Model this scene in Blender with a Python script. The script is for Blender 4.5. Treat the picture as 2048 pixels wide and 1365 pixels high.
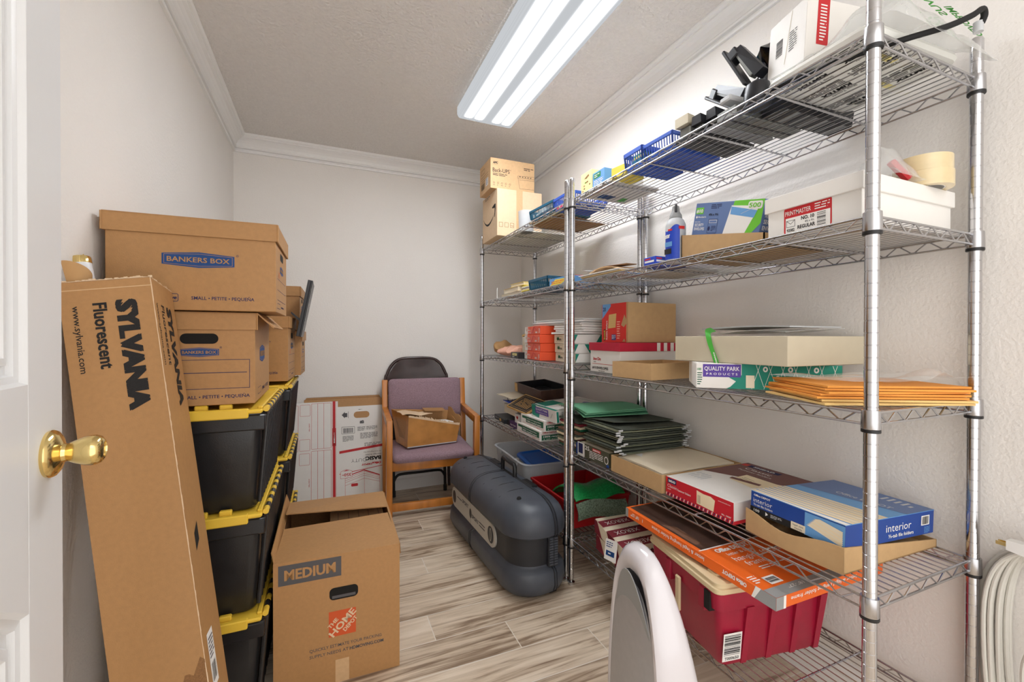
import bpy, bmesh, math, random
from mathutils import Matrix, Vector
R = math.radians
for o in list(bpy.data.objects):
    bpy.data.objects.remove(o, do_unlink=True)
SC = bpy.context.scene
COL = SC.collection

# ---------------------------------------------------------------- camera, world, lights, exposure
CAM_H = 1.13
cam_d = bpy.data.cameras.new('camera')
cam = bpy.data.objects.new('camera', cam_d)
COL.objects.link(cam)
cam_d.sensor_width = 36.0
cam_d.lens = 36.0 * 871.8 / 2048.0
cam_d.clip_start = 0.02
cam.matrix_world = (Matrix.Translation((0, 0, CAM_H)) @ Matrix.Rotation(R(-23.0847), 4, 'Z')
                    @ Matrix.Rotation(R(90 - 0.3682), 4, 'X') @ Matrix.Rotation(R(0.1038), 4, 'Z'))
SC.camera = cam
wd = bpy.data.worlds.new('ambient_fill')  # even ambient fill, added to soften shadows through the open front side
SC.world = wd
wd.use_nodes = True
wd.node_tree.nodes['Background'].inputs[0].default_value = (1.0, 0.975, 0.95, 1)
wd.node_tree.nodes['Background'].inputs[1].default_value = 1.4
SC.view_settings.view_transform = 'Standard'
SC.view_settings.look = 'None'
SC.view_settings.gamma = 1.0
SC.view_settings.use_curve_mapping = False
SC.view_settings.exposure = 0.6
LENS_POWER = 9.0          # ceiling light diffuser
TUBE_BAND = 42.0


def area(name, loc, rot, sx, sy, power, col):
    d = bpy.data.lights.new(name, 'AREA')
    d.shape = 'RECTANGLE'
    d.size, d.size_y, d.energy, d.color = sx, sy, power, col
    o = bpy.data.objects.new(name, d)
    o.location, o.rotation_euler = loc, rot
    COL.objects.link(o)
    return o


# unseen fill light, added behind the camera to brighten the room from the doorway side
area('rear_fill_light', (0.35, -0.9, 2.3), (R(55), 0, 0), 1.2, 0.8, 2, (1.0, 0.96, 0.9))

# ---------------------------------------------------------------- materials


def lin(c):
    c = c / 255.0
    return c / 12.92 if c <= 0.04045 else ((c + 0.055) / 1.055) ** 2.4


def rgb(t):
    return (lin(t[0]), lin(t[1]), lin(t[2]), 1.0)


MATS = {}


def mk(name, col, rough=0.6, metal=0.0, var=0.0, vscale=40.0, bump=0.0, bscale=200.0, stretch=None, spec=0.5,
       trans=0.0, alpha=1.0, coat=0.0, bdist=0.002):
    m = bpy.data.materials.new(name)
    m.use_nodes = True
    nt = m.node_tree
    p = nt.nodes['Principled BSDF']
    c = rgb(col)
    p.inputs['Base Color'].default_value = c
    p.inputs['Roughness'].default_value = rough
    p.inputs['Metallic'].default_value = metal
    p.inputs['Specular IOR Level'].default_value = spec
    if trans:
        p.inputs['Transmission Weight'].default_value = trans
    if alpha < 1:
        p.inputs['Alpha'].default_value = alpha
    if coat:
        p.inputs['Coat Weight'].default_value = coat
        p.inputs['Coat Roughness'].default_value = 0.08
    if var or bump:
        tc = nt.nodes.new('ShaderNodeTexCoord')
        mp = nt.nodes.new('ShaderNodeMapping')
        nt.links.new(tc.outputs['Object'], mp.inputs['Vector'])
        if stretch:
            mp.inputs['Scale'].default_value = stretch
    if var:
        n = nt.nodes.new('ShaderNodeTexNoise')
        n.inputs['Scale'].default_value = vscale
        n.inputs['Detail'].default_value = 4
        nt.links.new(mp.outputs[0], n.inputs['Vector'])
        rp = nt.nodes.new('ShaderNodeValToRGB')
        rp.color_ramp.elements[0].position = 0.3
        rp.color_ramp.elements[1].position = 0.7
        rp.color_ramp.elements[0].color = tuple(max(0, x * (1 - var)) for x in c[:3]) + (1,)
        rp.color_ramp.elements[1].color = tuple(min(1, x * (1 + var)) for x in c[:3]) + (1,)
        nt.links.new(n.outputs['Fac'], rp.inputs[0])
        nt.links.new(rp.outputs[0], p.inputs['Base Color'])
    if bump:
        n2 = nt.nodes.new('ShaderNodeTexNoise')
        n2.inputs['Scale'].default_value = bscale
        n2.inputs['Detail'].default_value = 3
        nt.links.new(mp.outputs[0], n2.inputs['Vector'])
        b = nt.nodes.new('ShaderNodeBump')
        b.inputs['Strength'].default_value = bump
        b.inputs['Distance'].default_value = bdist
        nt.links.new(n2.outputs['Fac'], b.inputs['Height'])
        nt.links.new(b.outputs[0], p.inputs['Normal'])
    MATS[name] = m
    return m


mk('wall_paint', (236, 232, 227), 0.75, var=0.012, vscale=3, bump=0.6, bscale=110, bdist=0.003)
mk('ceiling_paint', (226, 222, 218), 0.9, var=0.03, vscale=60, bump=1.0, bscale=75, bdist=0.007)
mk('trim_paint', (240, 239, 237), 0.35, bump=0.03, bscale=60)
mk('door_paint', (226, 226, 226), 0.38, bump=0.25, bscale=40, stretch=(1, 6, 0.6))
mk('chrome', (205, 205, 208), 0.16, 1.0)
mk('wire_chrome', (190, 190, 193), 0.26, 1.0)
mk('black_plastic', (22, 22, 24), 0.4)
mk('black_rubber', (12, 12, 13), 0.7)
mk('brass', (230, 204, 138), 0.14, 1.0)
mk('cardboard', (176, 131, 82), 0.55, var=0.05, vscale=90, bump=0.1, bscale=400)
mk('cardboard_light', (205, 168, 125), 0.6, var=0.05, vscale=70, bump=0.1, bscale=400)
mk('cardboard_pale', (222, 194, 160), 0.85, var=0.03, vscale=60, bump=0.08, bscale=300)
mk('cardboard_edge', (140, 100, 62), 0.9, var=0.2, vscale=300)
mk('kraft', (190, 155, 110), 0.8, var=0.04, vscale=50, bump=0.06, bscale=200)
mk('kraft_paper', (190, 148, 98), 0.75, var=0.06, vscale=25, bump=0.15, bscale=60)
mk('chipboard', (186, 156, 116), 0.8, var=0.04, vscale=60)
mk('dark_hole', (18, 15, 12), 0.9)
mk('ink_navy', (28, 34, 82), 0.7)
mk('ink_blue', (16, 66, 126), 0.6)
mk('ink_black', (24, 22, 22), 0.75, var=0.35, vscale=500)
mk('ink_grey', (84, 82, 84), 0.7)
mk('ink_red', (196, 34, 40), 0.6)
mk('ink_orange', (206, 84, 36), 0.7)
mk('white_card', (232, 229, 224), 0.55, var=0.015, vscale=20)
mk('white_paper', (238, 236, 232), 0.7)
mk('cream_paper', (232, 220, 196), 0.75, var=0.03, vscale=12)
mk('manila', (236, 219, 184), 0.7, var=0.03, vscale=10)
mk('beige_card', (204, 194, 170), 0.65, var=0.02, vscale=25)
mk('tote_black', (34, 34, 36), 0.28, var=0.15, vscale=25, bump=0.1, bscale=300)
mk('tote_yellow', (232, 192, 62), 0.45, var=0.04, vscale=15)
mk('oak', (196, 122, 48), 0.35, var=0.22, vscale=18, stretch=(1, 1, 0.12), coat=0.3)
mk('purple_fabric', (152, 126, 136), 0.95, var=0.28, vscale=260, bump=0.6, bscale=420)
mk('brown_vinyl', (52, 32, 30), 0.3, var=0.3, vscale=12, coat=0.2)
mk('black_metal', (20, 19, 20), 0.35, 0.3)
mk('torn_card', (188, 130, 66), 0.45, var=0.16, vscale=14, bump=0.2, bscale=60, coat=0.25)
mk('case_grey', (68, 73, 82), 0.42, var=0.2, vscale=7, bump=0.08, bscale=250)
mk('case_dark', (38, 40, 45), 0.48, var=0.1, vscale=9, bump=0.08, bscale=250)
mk('case_band', (196, 192, 182), 0.5, var=0.02, vscale=12)
mk('purifier_white', (214, 210, 214), 0.18, coat=0.5)
mk('purifier_silver', (176, 176, 178), 0.42, 0.35, var=0.03, vscale=60)
mk('bin_red', (176, 22, 28), 0.35, var=0.06, vscale=8)
mk('maroon_plastic', (158, 18, 52), 0.42, var=0.09, vscale=14, bump=0.06, bscale=150)
mk('lid_tan', (214, 194, 154), 0.5, var=0.03, vscale=12)
mk('tub_clear', (228, 232, 236), 0.25, alpha=0.62)
mk('lid_blue', (22, 104, 208), 0.4)
mk('basket_blue', (52, 92, 190), 0.4, var=0.05, vscale=12)
mk('basket_teal', (12, 84, 112), 0.4)
mk('green', (20, 128, 72), 0.6)
mk('green_bright', (72, 176, 58), 0.5)
mk('green_dark', (18, 90, 62), 0.6)
mk('teal_print', (10, 136, 116), 0.6)
mk('purple_print', (84, 56, 152), 0.6)
mk('green_lime', (108, 196, 48), 0.5)
mk('folder_green', (112, 178, 140), 0.75, var=0.05, vscale=8)
mk('folder_dark', (74, 80, 70), 0.8, var=0.12, vscale=30)
mk('folder_mid', (128, 132, 108), 0.8, var=0.12, vscale=30)
mk('folder_brown', (112, 78, 58), 0.8, var=0.12, vscale=30)
mk('folder_olive', (70, 70, 52), 0.6)
mk('bubble_green', (40, 160, 84), 0.25, var=0.3, vscale=140, bump=1.0, bscale=160, coat=0.5)
mk('bubble_grey', (120, 140, 122), 0.2, var=0.55, vscale=160, bump=1.0, bscale=190, coat=0.6)
mk('red', (216, 44, 36), 0.5)
mk('red_deep', (190, 24, 56), 0.55, var=0.06, vscale=20)
mk('smead_red', (198, 30, 46), 0.45)
mk('smead_brown', (112, 66, 60), 0.5)
mk('maroon_print', (128, 34, 48), 0.6)
mk('orange', (238, 106, 30), 0.45)
mk('orange_ream', (234, 82, 40), 0.45, var=0.03, vscale=8)
mk('orange_env', (228, 152, 62), 0.7, var=0.06, vscale=8)
mk('tan_env', (222, 186, 118), 0.7, var=0.05, vscale=8)
mk('blue_box', (96, 120, 168), 0.5)
mk('blue_royal', (24, 66, 146), 0.45, var=0.05, vscale=15)
mk('blue_bright', (30, 70, 190), 0.45)
mk('blue_sky', (104, 160, 216), 0.5)
mk('brown_photo', (70, 50, 42), 0.4, var=0.5, vscale=14)
mk('dark_wood', (66, 42, 32), 0.4, var=0.2, vscale=20)
mk('gold', (214, 176, 110), 0.4, 0.4)
mk('yellow', (238, 216, 84), 0.5)
mk('yellow_pale', (244, 232, 160), 0.55)
mk('pink', (240, 182, 158), 0.6, var=0.06, vscale=12)
mk('pink_hot', (222, 60, 110), 0.5)
mk('grey_metal', (140, 142, 138), 0.4, 0.6, var=0.1, vscale=20)
mk('grey_plastic', (150, 152, 152), 0.5)
mk('grey_light', (196, 198, 200), 0.5)
mk('black_bag', (16, 17, 22), 0.18, bump=0.8, bscale=26, coat=0.5)
mk('black_device', (30, 31, 36), 0.35, var=0.15, vscale=30)
mk('film', (236, 238, 236), 0.12, alpha=0.34, bump=0.9, bscale=30, coat=0.6)
mk('film_thin', (240, 240, 238), 0.1, alpha=0.22, bump=0.9, bscale=45, coat=0.6)
mk('wipe_pack', (236, 236, 230), 0.35, bump=0.3, bscale=22)
mk('tape_amber', (222, 202, 158), 0.25, var=0.06, vscale=30, coat=0.4)
mk('cord_white', (214, 212, 204), 0.5)
mk('white_plastic', (236, 236, 234), 0.35)
mk('tube_glass', (236, 238, 242), 0.25)
mk('purple_dark', (76, 44, 96), 0.6)
mk('vhs_black', (34, 36, 40), 0.45, var=0.2, vscale=40)


def floor_material():
    m = bpy.data.materials.new('wood_tile_floor')
    m.use_nodes = True
    nt = m.node_tree
    N, L = nt.nodes.new, nt.links.new
    p = nt.nodes['Principled BSDF']
    tc = N('ShaderNodeTexCoord')
    sx = N('ShaderNodeSeparateXYZ')
    L(tc.outputs['Object'], sx.inputs[0])

    def M(op, a, b=None, c=None):
        n = N('ShaderNodeMath')
        n.operation = op
        for i, x in enumerate((a, b, c)):
            if x is None:
                continue
            if isinstance(x, (int, float)):
                n.inputs[i].default_value = x
            else:
                L(x, n.inputs[i])
        return n.outputs[0]
    PW, PL = 0.1585, 0.914
    yy = M('DIVIDE', M('SUBTRACT', sx.outputs[1], 1.284 - PW * 20), PW)
    row = M('FLOOR', yy)
    fy = M('SUBTRACT', yy, row)
    xx = M('DIVIDE', M('ADD', M('SUBTRACT', sx.outputs[0], 0.936 - PL * 10 + 0.28 * 20), M('MULTIPLY', row, 0.28)), PL)
    colm = M('FLOOR', xx)
    fx = M('SUBTRACT', xx, colm)
    cmb = N('ShaderNodeCombineXYZ')
    L(row, cmb.inputs[0])
    L(colm, cmb.inputs[1])
    wn = N('ShaderNodeTexWhiteNoise')
    wn.noise_dimensions = '2D'
    L(cmb.outputs[0], wn.inputs['Vector'])
    # grain, shifted per plank
    off = M('MULTIPLY', wn.outputs['Value'], 37.0)
    gx = N('ShaderNodeCombineXYZ')
    L(M('ADD', M('MULTIPLY', sx.outputs[0], 1.6), off), gx.inputs[0])
    L(M('ADD', M('MULTIPLY', sx.outputs[1], 26.0), off), gx.inputs[1])
    n1 = N('ShaderNodeTexNoise')
    n1.inputs['Scale'].default_value = 1.5
    n1.inputs['Detail'].default_value = 6
    n1.inputs['Roughness'].default_value = 0.62
    n1.inputs['Distortion'].default_value = 0.9
    L(gx.outputs[0], n1.inputs['Vector'])
    gx2 = N('ShaderNodeCombineXYZ')
    L(M('ADD', M('MULTIPLY', sx.outputs[0], 3.0), off), gx2.inputs[0])
    L(M('ADD', M('MULTIPLY', sx.outputs[1], 9.0), off), gx2.inputs[1])
    n2 = N('ShaderNodeTexNoise')
    n2.inputs['Scale'].default_value = 1.0
    n2.inputs['Detail'].default_value = 3
    L(gx2.outputs[0], n2.inputs['Vector'])
    fac = M('ADD', M('MULTIPLY', n1.outputs['Fac'], 0.7), M('ADD', M('MULTIPLY', n2.outputs['Fac'], 0.34), M('MULTIPLY', wn.outputs['Value'], 0.14)))
    rp = N('ShaderNodeValToRGB')
    e = rp.color_ramp.elements
    e[0].position, e[0].color = 0.36, rgb((104, 84, 66))
    e[1].position, e[1].color = 0.80, rgb((234, 220, 202))
    for pos, c in ((0.47, (148, 126, 104)), (0.57, (204, 186, 163)), (0.68, (220, 204, 182))):
        el = e.new(pos)
        el.color = rgb(c)
    L(fac, rp.inputs[0])
    gw = 0.0017
    ey = M('MINIMUM', fy, M('SUBTRACT', 1.0, fy))
    ex = M('MINIMUM', fx, M('SUBTRACT', 1.0, fx))
    g = M('MAXIMUM', M('LESS_THAN', ey, gw / PW), M('LESS_THAN', ex, gw / PL))
    mx = N('ShaderNodeMix')
    mx.data_type = 'RGBA'
    L(g, mx.inputs[0])
    L(rp.outputs[0], mx.inputs[6])
    mx.inputs[7].default_value = rgb((226, 218, 206))
    L(mx.outputs[2], p.inputs['Base Color'])
    p.inputs['Roughness'].default_value = 0.42
    b = N('ShaderNodeBump')
    b.inputs['Strength'].default_value = 0.25
    b.inputs['Distance'].default_value = 0.001
    L(M('SUBTRACT', n1.outputs['Fac'], M('MULTIPLY', g, 1.0)), b.inputs['Height'])
    L(b.outputs[0], p.inputs['Normal'])
    MATS['wood_tile_floor'] = m


floor_material()


def light_lens_material():
    # prismatic acrylic lens that glows brighter along the four lamps behind it (local X across, Y along)
    m = bpy.data.materials.new('lit_prismatic_lens')
    m.use_nodes = True
    nt = m.node_tree
    N, L = nt.nodes.new, nt.links.new
    nt.nodes.remove(nt.nodes['Principled BSDF'])
    out = nt.nodes['Material Output']
    tc = N('ShaderNodeTexCoord')
    sx = N('ShaderNodeSeparateXYZ')
    L(tc.outputs['Object'], sx.inputs[0])

    def M(op, a, b=None):
        n = N('ShaderNodeMath')
        n.operation = op
        for i, x in enumerate((a, b)):
            if x is None:
                continue
            if isinstance(x, (int, float)):
                n.inputs[i].default_value = x
            else:
                L(x, n.inputs[i])
        return n.outputs[0]
    tot = None
    for cx in (-0.112, -0.052, 0.052, 0.112):
        d = M('DIVIDE', M('SUBTRACT', sx.outputs[0], cx), 0.012)
        gsn = M('POWER', 2.718, M('MULTIPLY', M('MULTIPLY', d, d), -1.0))
        tot = gsn if tot is None else M('ADD', tot, gsn)
    endf = M('MULTIPLY', M('SUBTRACT', 0.585, M('ABSOLUTE', sx.outputs[1])), 32.0)
    cl = N('ShaderNodeClamp')
    L(endf, cl.inputs[0])
    vor = N('ShaderNodeTexVoronoi')
    vor.inputs['Scale'].default_value = 230
    vor.inputs['Randomness'].default_value = 0.0
    L(tc.outputs['Object'], vor.inputs['Vector'])
    prism = M('ADD', 0.86, M('MULTIPLY', vor.outputs['Distance'], 0.3))
    st = M('MULTIPLY', M('ADD', 0.40, M('MULTIPLY', M('MULTIPLY', tot, cl.outputs[0]), TUBE_BAND)), prism)
    em = N('ShaderNodeEmission')
    em.inputs[0].default_value = (0.93, 0.96, 1.0, 1)
    L(st, em.inputs[1])
    L(em.outputs[0], out.inputs[0])
    MATS['lit_prismatic_lens'] = m


light_lens_material()

# ---------------------------------------------------------------- mesh builder


class Face:
    """a flat frame on a box side: o origin (lower left seen from outside), u right, v up, n outward"""

    def __init__(s, o, u, v):
        s.o, s.u, s.v = Vector(o), Vector(u).normalized(), Vector(v).normalized()
        s.n = s.u.cross(s.v).normalized()

    def at(s, a, b, lift=0.0):
        return s.o + s.u * a + s.v * b + s.n * lift

    def turned(s, a, b, deg):
        """the same plane with its frame moved to (a, b) and turned by deg"""
        c, q = math.cos(R(deg)), math.sin(R(deg))
        return Face(s.at(a, b), s.u * c + s.v * q, s.v * c - s.u * q)


def faces(x0, x1, y0, y1, z0, z1):
    X, Y, Z = Vector((1, 0, 0)), Vector((0, 1, 0)), Vector((0, 0, 1))
    return {'-y': Face((x0, y0, z0), X, Z), '+x': Face((x1, y0, z0), Y, Z), '-x': Face((x0, y1, z0), -Y, Z),
            '+y': Face((x1, y1, z0), -X, Z), 'top': Face((x0, y0, z1), X, Y), 'bot': Face((x0, y1, z0), X, -Y)}


_text_cache = {}


def text_mesh(s, bold, shear):
    k = (s, bold, shear)
    if k not in _text_cache:
        cu = bpy.data.curves.new('t', 'FONT')
        cu.body = s
        cu.size = 1.0
        cu.offset = bold
        cu.shear = shear
        cu.resolution_u = 2
        ob = bpy.data.objects.new('t', cu)
        COL.objects.link(ob)
        dg = bpy.context.evaluated_depsgraph_get()
        me = bpy.data.meshes.new_from_object(ob.evaluated_get(dg))
        vs = [(v.co.x, v.co.y) for v in me.vertices]
        fs = [tuple(p.vertices) for p in me.polygons]
        bpy.data.objects.remove(ob, do_unlink=True)
        bpy.data.curves.remove(cu)
        bpy.data.meshes.remove(me)
        x0 = min(v[0] for v in vs) if vs else 0
        x1 = max(v[0] for v in vs) if vs else 1
        _text_cache[k] = ([(v[0] - x0, v[1]) for v in vs], fs, x1 - x0)
    return _text_cache[k]


CAP = 0.73


class B:
    def __init__(s):
        s.v, s.f, s.mi, s.sm, s.mats = [], [], [], [], []
        s.M = Matrix()

    def idx(s, m):
        if m not in s.mats:
            s.mats.append(m)
        return s.mats.index(m)

    def add(s, vs, fs, mat, smooth=False, M=None):
        T = s.M @ M if M is not None else s.M
        b = len(s.v)
        s.v.extend(T @ Vector(p) for p in vs)
        i = s.idx(mat)
        for f in fs:
            s.f.append(tuple(b + k for k in f))
            s.mi.append(i)
            s.sm.append(smooth)

    def bm(s, bm_, mat, smooth=False, M=None):
        bm_.verts.index_update()
        s.add([v.co.copy() for v in bm_.verts], [tuple(v.index for v in f.verts) for f in bm_.faces], mat, smooth, M)
        bm_.free()

    def box(s, x0, x1, y0, y1, z0, z1, mat, r=0.0, seg=1, M=None, smooth=False):
        if r > 0:
            b = bmesh.new()
            bmesh.ops.create_cube(b, size=1.0)
            for v in b.verts:
                v.co = Vector(((x0 + x1) / 2 + v.co.x * (x1 - x0), (y0 + y1) / 2 + v.co.y * (y1 - y0), (z0 + z1) / 2 + v.co.z * (z1 - z0)))
            bmesh.ops.bevel(b, geom=list(b.edges), offset=r, segments=seg, profile=0.6, affect='EDGES')
            s.bm(b, mat, smooth or seg > 1, M)
        else:
            vs = [(x, y, z) for x in (x0, x1) for y in (y0, y1) for z in (z0, z1)]
            s.add(vs, [(0, 1, 3, 2), (4, 6, 7, 5), (0, 4, 5, 1), (2, 3, 7, 6), (0, 2, 6, 4), (1, 5, 7, 3)], mat, False, M)

    def hexa(s, c, mat, M=None):
        """c: 4 bottom corners then 4 top corners, counter-clockwise from above"""
        s.add(c, [(3, 2, 1, 0), (4, 5, 6, 7), (0, 1, 5, 4), (1, 2, 6, 5), (2, 3, 7, 6), (3, 0, 4, 7)], mat, False, M)

    def tray(s, x0, x1, y0, y1, z0, z1, t, mat, inner=None, top=0.0, M=None):
        """open box with wall thickness t; top = how much wider the rim is than the bottom on each side"""
        inner = inner or mat
        k = top
        o0 = [(x0 + k, y0 + k, z0), (x1 - k, y0 + k, z0), (x1 - k, y1 - k, z0), (x0 + k, y1 - k, z0)]
        o1 = [(x0, y0, z1), (x1, y0, z1), (x1, y1, z1), (x0, y1, z1)]
        i1 = [(x0 + t, y0 + t, z1), (x1 - t, y0 + t, z1), (x1 - t, y1 - t, z1), (x0 + t, y1 - t, z1)]
        i0 = [(x0 + k + t, y0 + k + t, z0 + t), (x1 - k - t, y0 + k + t, z0 + t), (x1 - k - t, y1 - k - t, z0 + t), (x0 + k + t, y1 - k - t, z0 + t)]
        vs = o0 + o1 + i1 + i0
        fo, fi = [(3, 2, 1, 0)], [(12, 13, 14, 15)]
        for a in range(4):
            b = (a + 1) % 4
            fo.append((a, b, 4 + b, 4 + a))
            fo.append((4 + a, 4 + b, 8 + b, 8 + a))
            fi.append((8 + a, 8 + b, 12 + b, 12 + a))
        s.add(vs, fo, mat, False, M)
        s.add(vs, fi, inner, False, M)

    def loft(s, rings, mat, cap0=True, cap1=True, smooth=True, M=None):
        n = len(rings[0])
        vs = [p for r in rings for p in r]
        fs = []
        for i in range(len(rings) - 1):
            for j in range(n):
                k = (j + 1) % n
                fs.append((i * n + j, i * n + k, (i + 1) * n + k, (i + 1) * n + j))
        if cap0:
            fs.append(tuple(reversed(range(n))))
        if cap1:
            fs.append(tuple((len(rings) - 1) * n + j for j in range(n)))
        s.add(vs, fs, mat, smooth, M)

    def lathe(s, prof, mat, n=24, M=None, smooth=True, closed=False):
        rings = [[(r * math.cos(2 * math.pi * j / n), r * math.sin(2 * math.pi * j / n), z) for j in range(n)] for r, z in prof]
        if closed:
            rings.append(rings[0])
            s.loft(rings, mat, False, False, smooth, M)
        else:
            s.loft(rings, mat, True, True, smooth, M)

    def tube(s, pts, r, mat, n=6, closed=False, caps=True, M=None, smooth=True, flat=None):
        pts = [Vector(p) for p in pts]
        m = len(pts)
        rings = []
        up = None
        for i in range(m):
            if closed:
                t = (pts[(i + 1) % m] - pts[i - 1]).normalized()
            else:
                t = (pts[min(i + 1, m - 1)] - pts[max(i - 1, 0)]).normalized()
            if up is None:
                up = Vector((0, 0, 1)) if abs(t.z) < 0.9 else Vector((1, 0, 0))
            a = t.cross(up)
            if a.length < 1e-6:
                a = t.orthogonal()
            a.normalize()
            up = a.cross(t).normalized()
            ru, ra = (r, r) if flat is None else flat
            rings.append([tuple(pts[i] + a * ra * math.cos(2 * math.pi * j / n) + up * ru * math.sin(2 * math.pi * j / n)) for j in range(n)])
        if closed:
            rings.append(rings[0])
        # ring order gives outward faces
        rings = [list(reversed(q)) for q in rings]
        s.loft(rings, mat, caps and not closed, caps and not closed, smooth, M)

    def grid(s, fn, nu, nv, t, mat, mat2=None, smooth=True, M=None):
        """a curved sheet of thickness t: fn(a, b) -> point, a and b in 0..1"""
        P = [[Vector(fn(i / nu, j / nv)) for j in range(nv + 1)] for i in range(nu + 1)]
        top, bot = [], []
        for i in range(nu + 1):
            for j in range(nv + 1):
                du = P[min(i + 1, nu)][j] - P[max(i - 1, 0)][j]
                dv = P[i][min(j + 1, nv)] - P[i][max(j - 1, 0)]
                n = du.cross(dv)
                n = n.normalized() if n.length > 1e-9 else Vector((0, 0, 1))
                top.append(P[i][j] + n * t / 2)
                bot.append(P[i][j] - n * t / 2)
        W = nv + 1
        K = len(top)
        f1, f2, f3 = [], [], []
        for i in range(nu):
            for j in range(nv):
                a, b, c, d = i * W + j, (i + 1) * W + j, (i + 1) * W + j + 1, i * W + j + 1
                f1.append((a, b, c, d))
                f2.append((K + d, K + c, K + b, K + a))
        for i in range(nu):
            a, b = i * W, (i + 1) * W
            f3.append((a, K + a, K + b, b))
            a, b = i * W + nv, (i + 1) * W + nv
            f3.append((a, b, K + b, K + a))
        for j in range(nv):
            a, b = j, j + 1
            f3.append((a, b, K + b, K + a))
            a, b = nu * W + j, nu * W + j + 1
            f3.append((a, K + a, K + b, b))
        s.add(top + bot, f1, mat, smooth, M)
        s.add(top + bot, f2, mat2 or mat, smooth, M)
        s.add(top + bot, f3, mat, False, M)

    # ---- print on a Face
    def poly(s, F, pts, mat, lift=0.0004):
        s.add([F.at(a, b, lift) for a, b in pts], [tuple(range(len(pts)))], mat)

    def rect(s, F, u0, v0, u1, v1, mat, lift=0.0004):
        s.poly(F, [(u0, v0), (u1, v0), (u1, v1), (u0, v1)], mat, lift)

    def line(s, F, u0, v0, u1, v1, w, mat, lift=0.0004):
        d = Vector((u1 - u0, v1 - v0)).normalized() * w / 2
        s.poly(F, [(u0 + d.y, v0 - d.x), (u1 + d.y, v1 - d.x), (u1 - d.y, v1 + d.x), (u0 - d.y, v0 + d.x)], mat, lift)

    def frame(s, F, u0, v0, u1, v1, w, mat, lift=0.0004):
        s.rect(F, u0, v0, u1, v0 + w, mat, lift)
        s.rect(F, u0, v1 - w, u1, v1, mat, lift)
        s.rect(F, u0, v0 + w, u0 + w, v1 - w, mat, lift)
        s.rect(F, u1 - w, v0 + w, u1, v1 - w, mat, lift)

    def rrect(s, F, u0, v0, u1, v1, r, mat, lift=0.0004, n=5):
        pts = []
        for cx, cy, a0 in ((u1 - r, v0 + r, -90), (u1 - r, v1 - r, 0), (u0 + r, v1 - r, 90), (u0 + r, v0 + r, 180)):
            for k in range(n + 1):
                a = R(a0 + 90 * k / n)
                pts.append((cx + r * math.cos(a), cy + r * math.sin(a)))
        s.poly(F, pts, mat, lift)

    def rframe(s, F, u0, v0, u1, v1, r, w, mat, lift=0.0004, n=4):
        o, i = [], []
        for cx, cy, a0 in ((u1 - r, v0 + r, -90), (u1 - r, v1 - r, 0), (u0 + r, v1 - r, 90), (u0 + r, v0 + r, 180)):
            for k in range(n + 1):
                a = R(a0 + 90 * k / n)
                o.append(F.at(cx + r * math.cos(a), cy + r * math.sin(a), lift))
                i.append(F.at(cx + (r - w) * math.cos(a), cy + (r - w) * math.sin(a), lift))
        m = len(o)
        s.add(o + i, [(k, (k + 1) % m, m + (k + 1) % m, m + k) for k in range(m)], mat)

    def ell(s, F, cu, cv, ru, rv, mat, lift=0.0004, n=20):
        s.poly(F, [(cu + ru * math.cos(2 * math.pi * k / n), cv + rv * math.sin(2 * math.pi * k / n)) for k in range(n)], mat, lift)

    def text(s, F, t, u, v, h, mat, w=None, bold=0.0, shear=0.0, rot=0, align='L', lift=0.0006):
        """cap height h, baseline start at (u, v); w fits the width; rot turns it about (u, v)"""
        vs, fs, tw = text_mesh(t, min(bold, 0.012), shear)
        fat = max(0.0, bold - 0.012) * 1.1
        sy = h / CAP
        sx = w / tw if w else sy
        off = {'L': 0, 'C': -tw * sx / 2, 'R': -tw * sx}[align]
        G = F.turned(u, v, rot)
        for q, (dx, dy) in enumerate(((0, 0),) if fat < 0.004 else ((0, 0), (-fat, -fat * 0.6), (fat, -fat * 0.6), (-fat, fat * 0.6), (fat, fat * 0.6))):
            s.add([G.at((x + dx) * sx + off, (y + dy) * sy, lift + q * 0.00008) for x, y in vs], fs, mat)

    def bars(s, F, u0, v0, u1, v1, mat, n=24, seed=1, lift=0.0006, horiz=False):
        rn = random.Random(seed)
        w = [rn.choice((1, 1, 2, 3)) for _ in range(n * 2)]
        tot = sum(w)
        a = 0
        for k in range(n * 2):
            b = a + w[k] / tot
            if k % 2 == 0:
                if horiz:
                    s.rect(F, u0, v0 + (v1 - v0) * a, u1, v0 + (v1 - v0) * b, mat, lift)
                else:
                    s.rect(F, u0 + (u1 - u0) * a, v0, u0 + (u1 - u0) * b, v1, mat, lift)
            a = b

    def small(s, F, u0, v0, u1, v1, lines, mat, seed=1, fill=0.42, lift=0.0006):
        """rows of print too fine to read: word-length strokes"""
        rn = random.Random(seed)
        ph = (v1 - v0) / lines
        for i in range(lines):
            vy = v1 - ph * (i + 0.7)
            u = u0
            end = u0 + (u1 - u0) * (1.0 if i < lines - 1 else rn.uniform(0.4, 0.9))
            while u < end:
                L_ = min(rn.uniform(1.5, 5.0) * ph, end - u)
                s.rect(F, u, vy, u + L_, vy + ph * fill, mat, lift)
                u += L_ + ph * 0.55

    def hole(s, F, u0, v0, u1, v1, mat='dark_hole', r=None):
        s.rrect(F, u0, v0, u1, v1, (v1 - v0) / 2 * 0.98 if r is None else r, mat, 0.0005)

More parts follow.
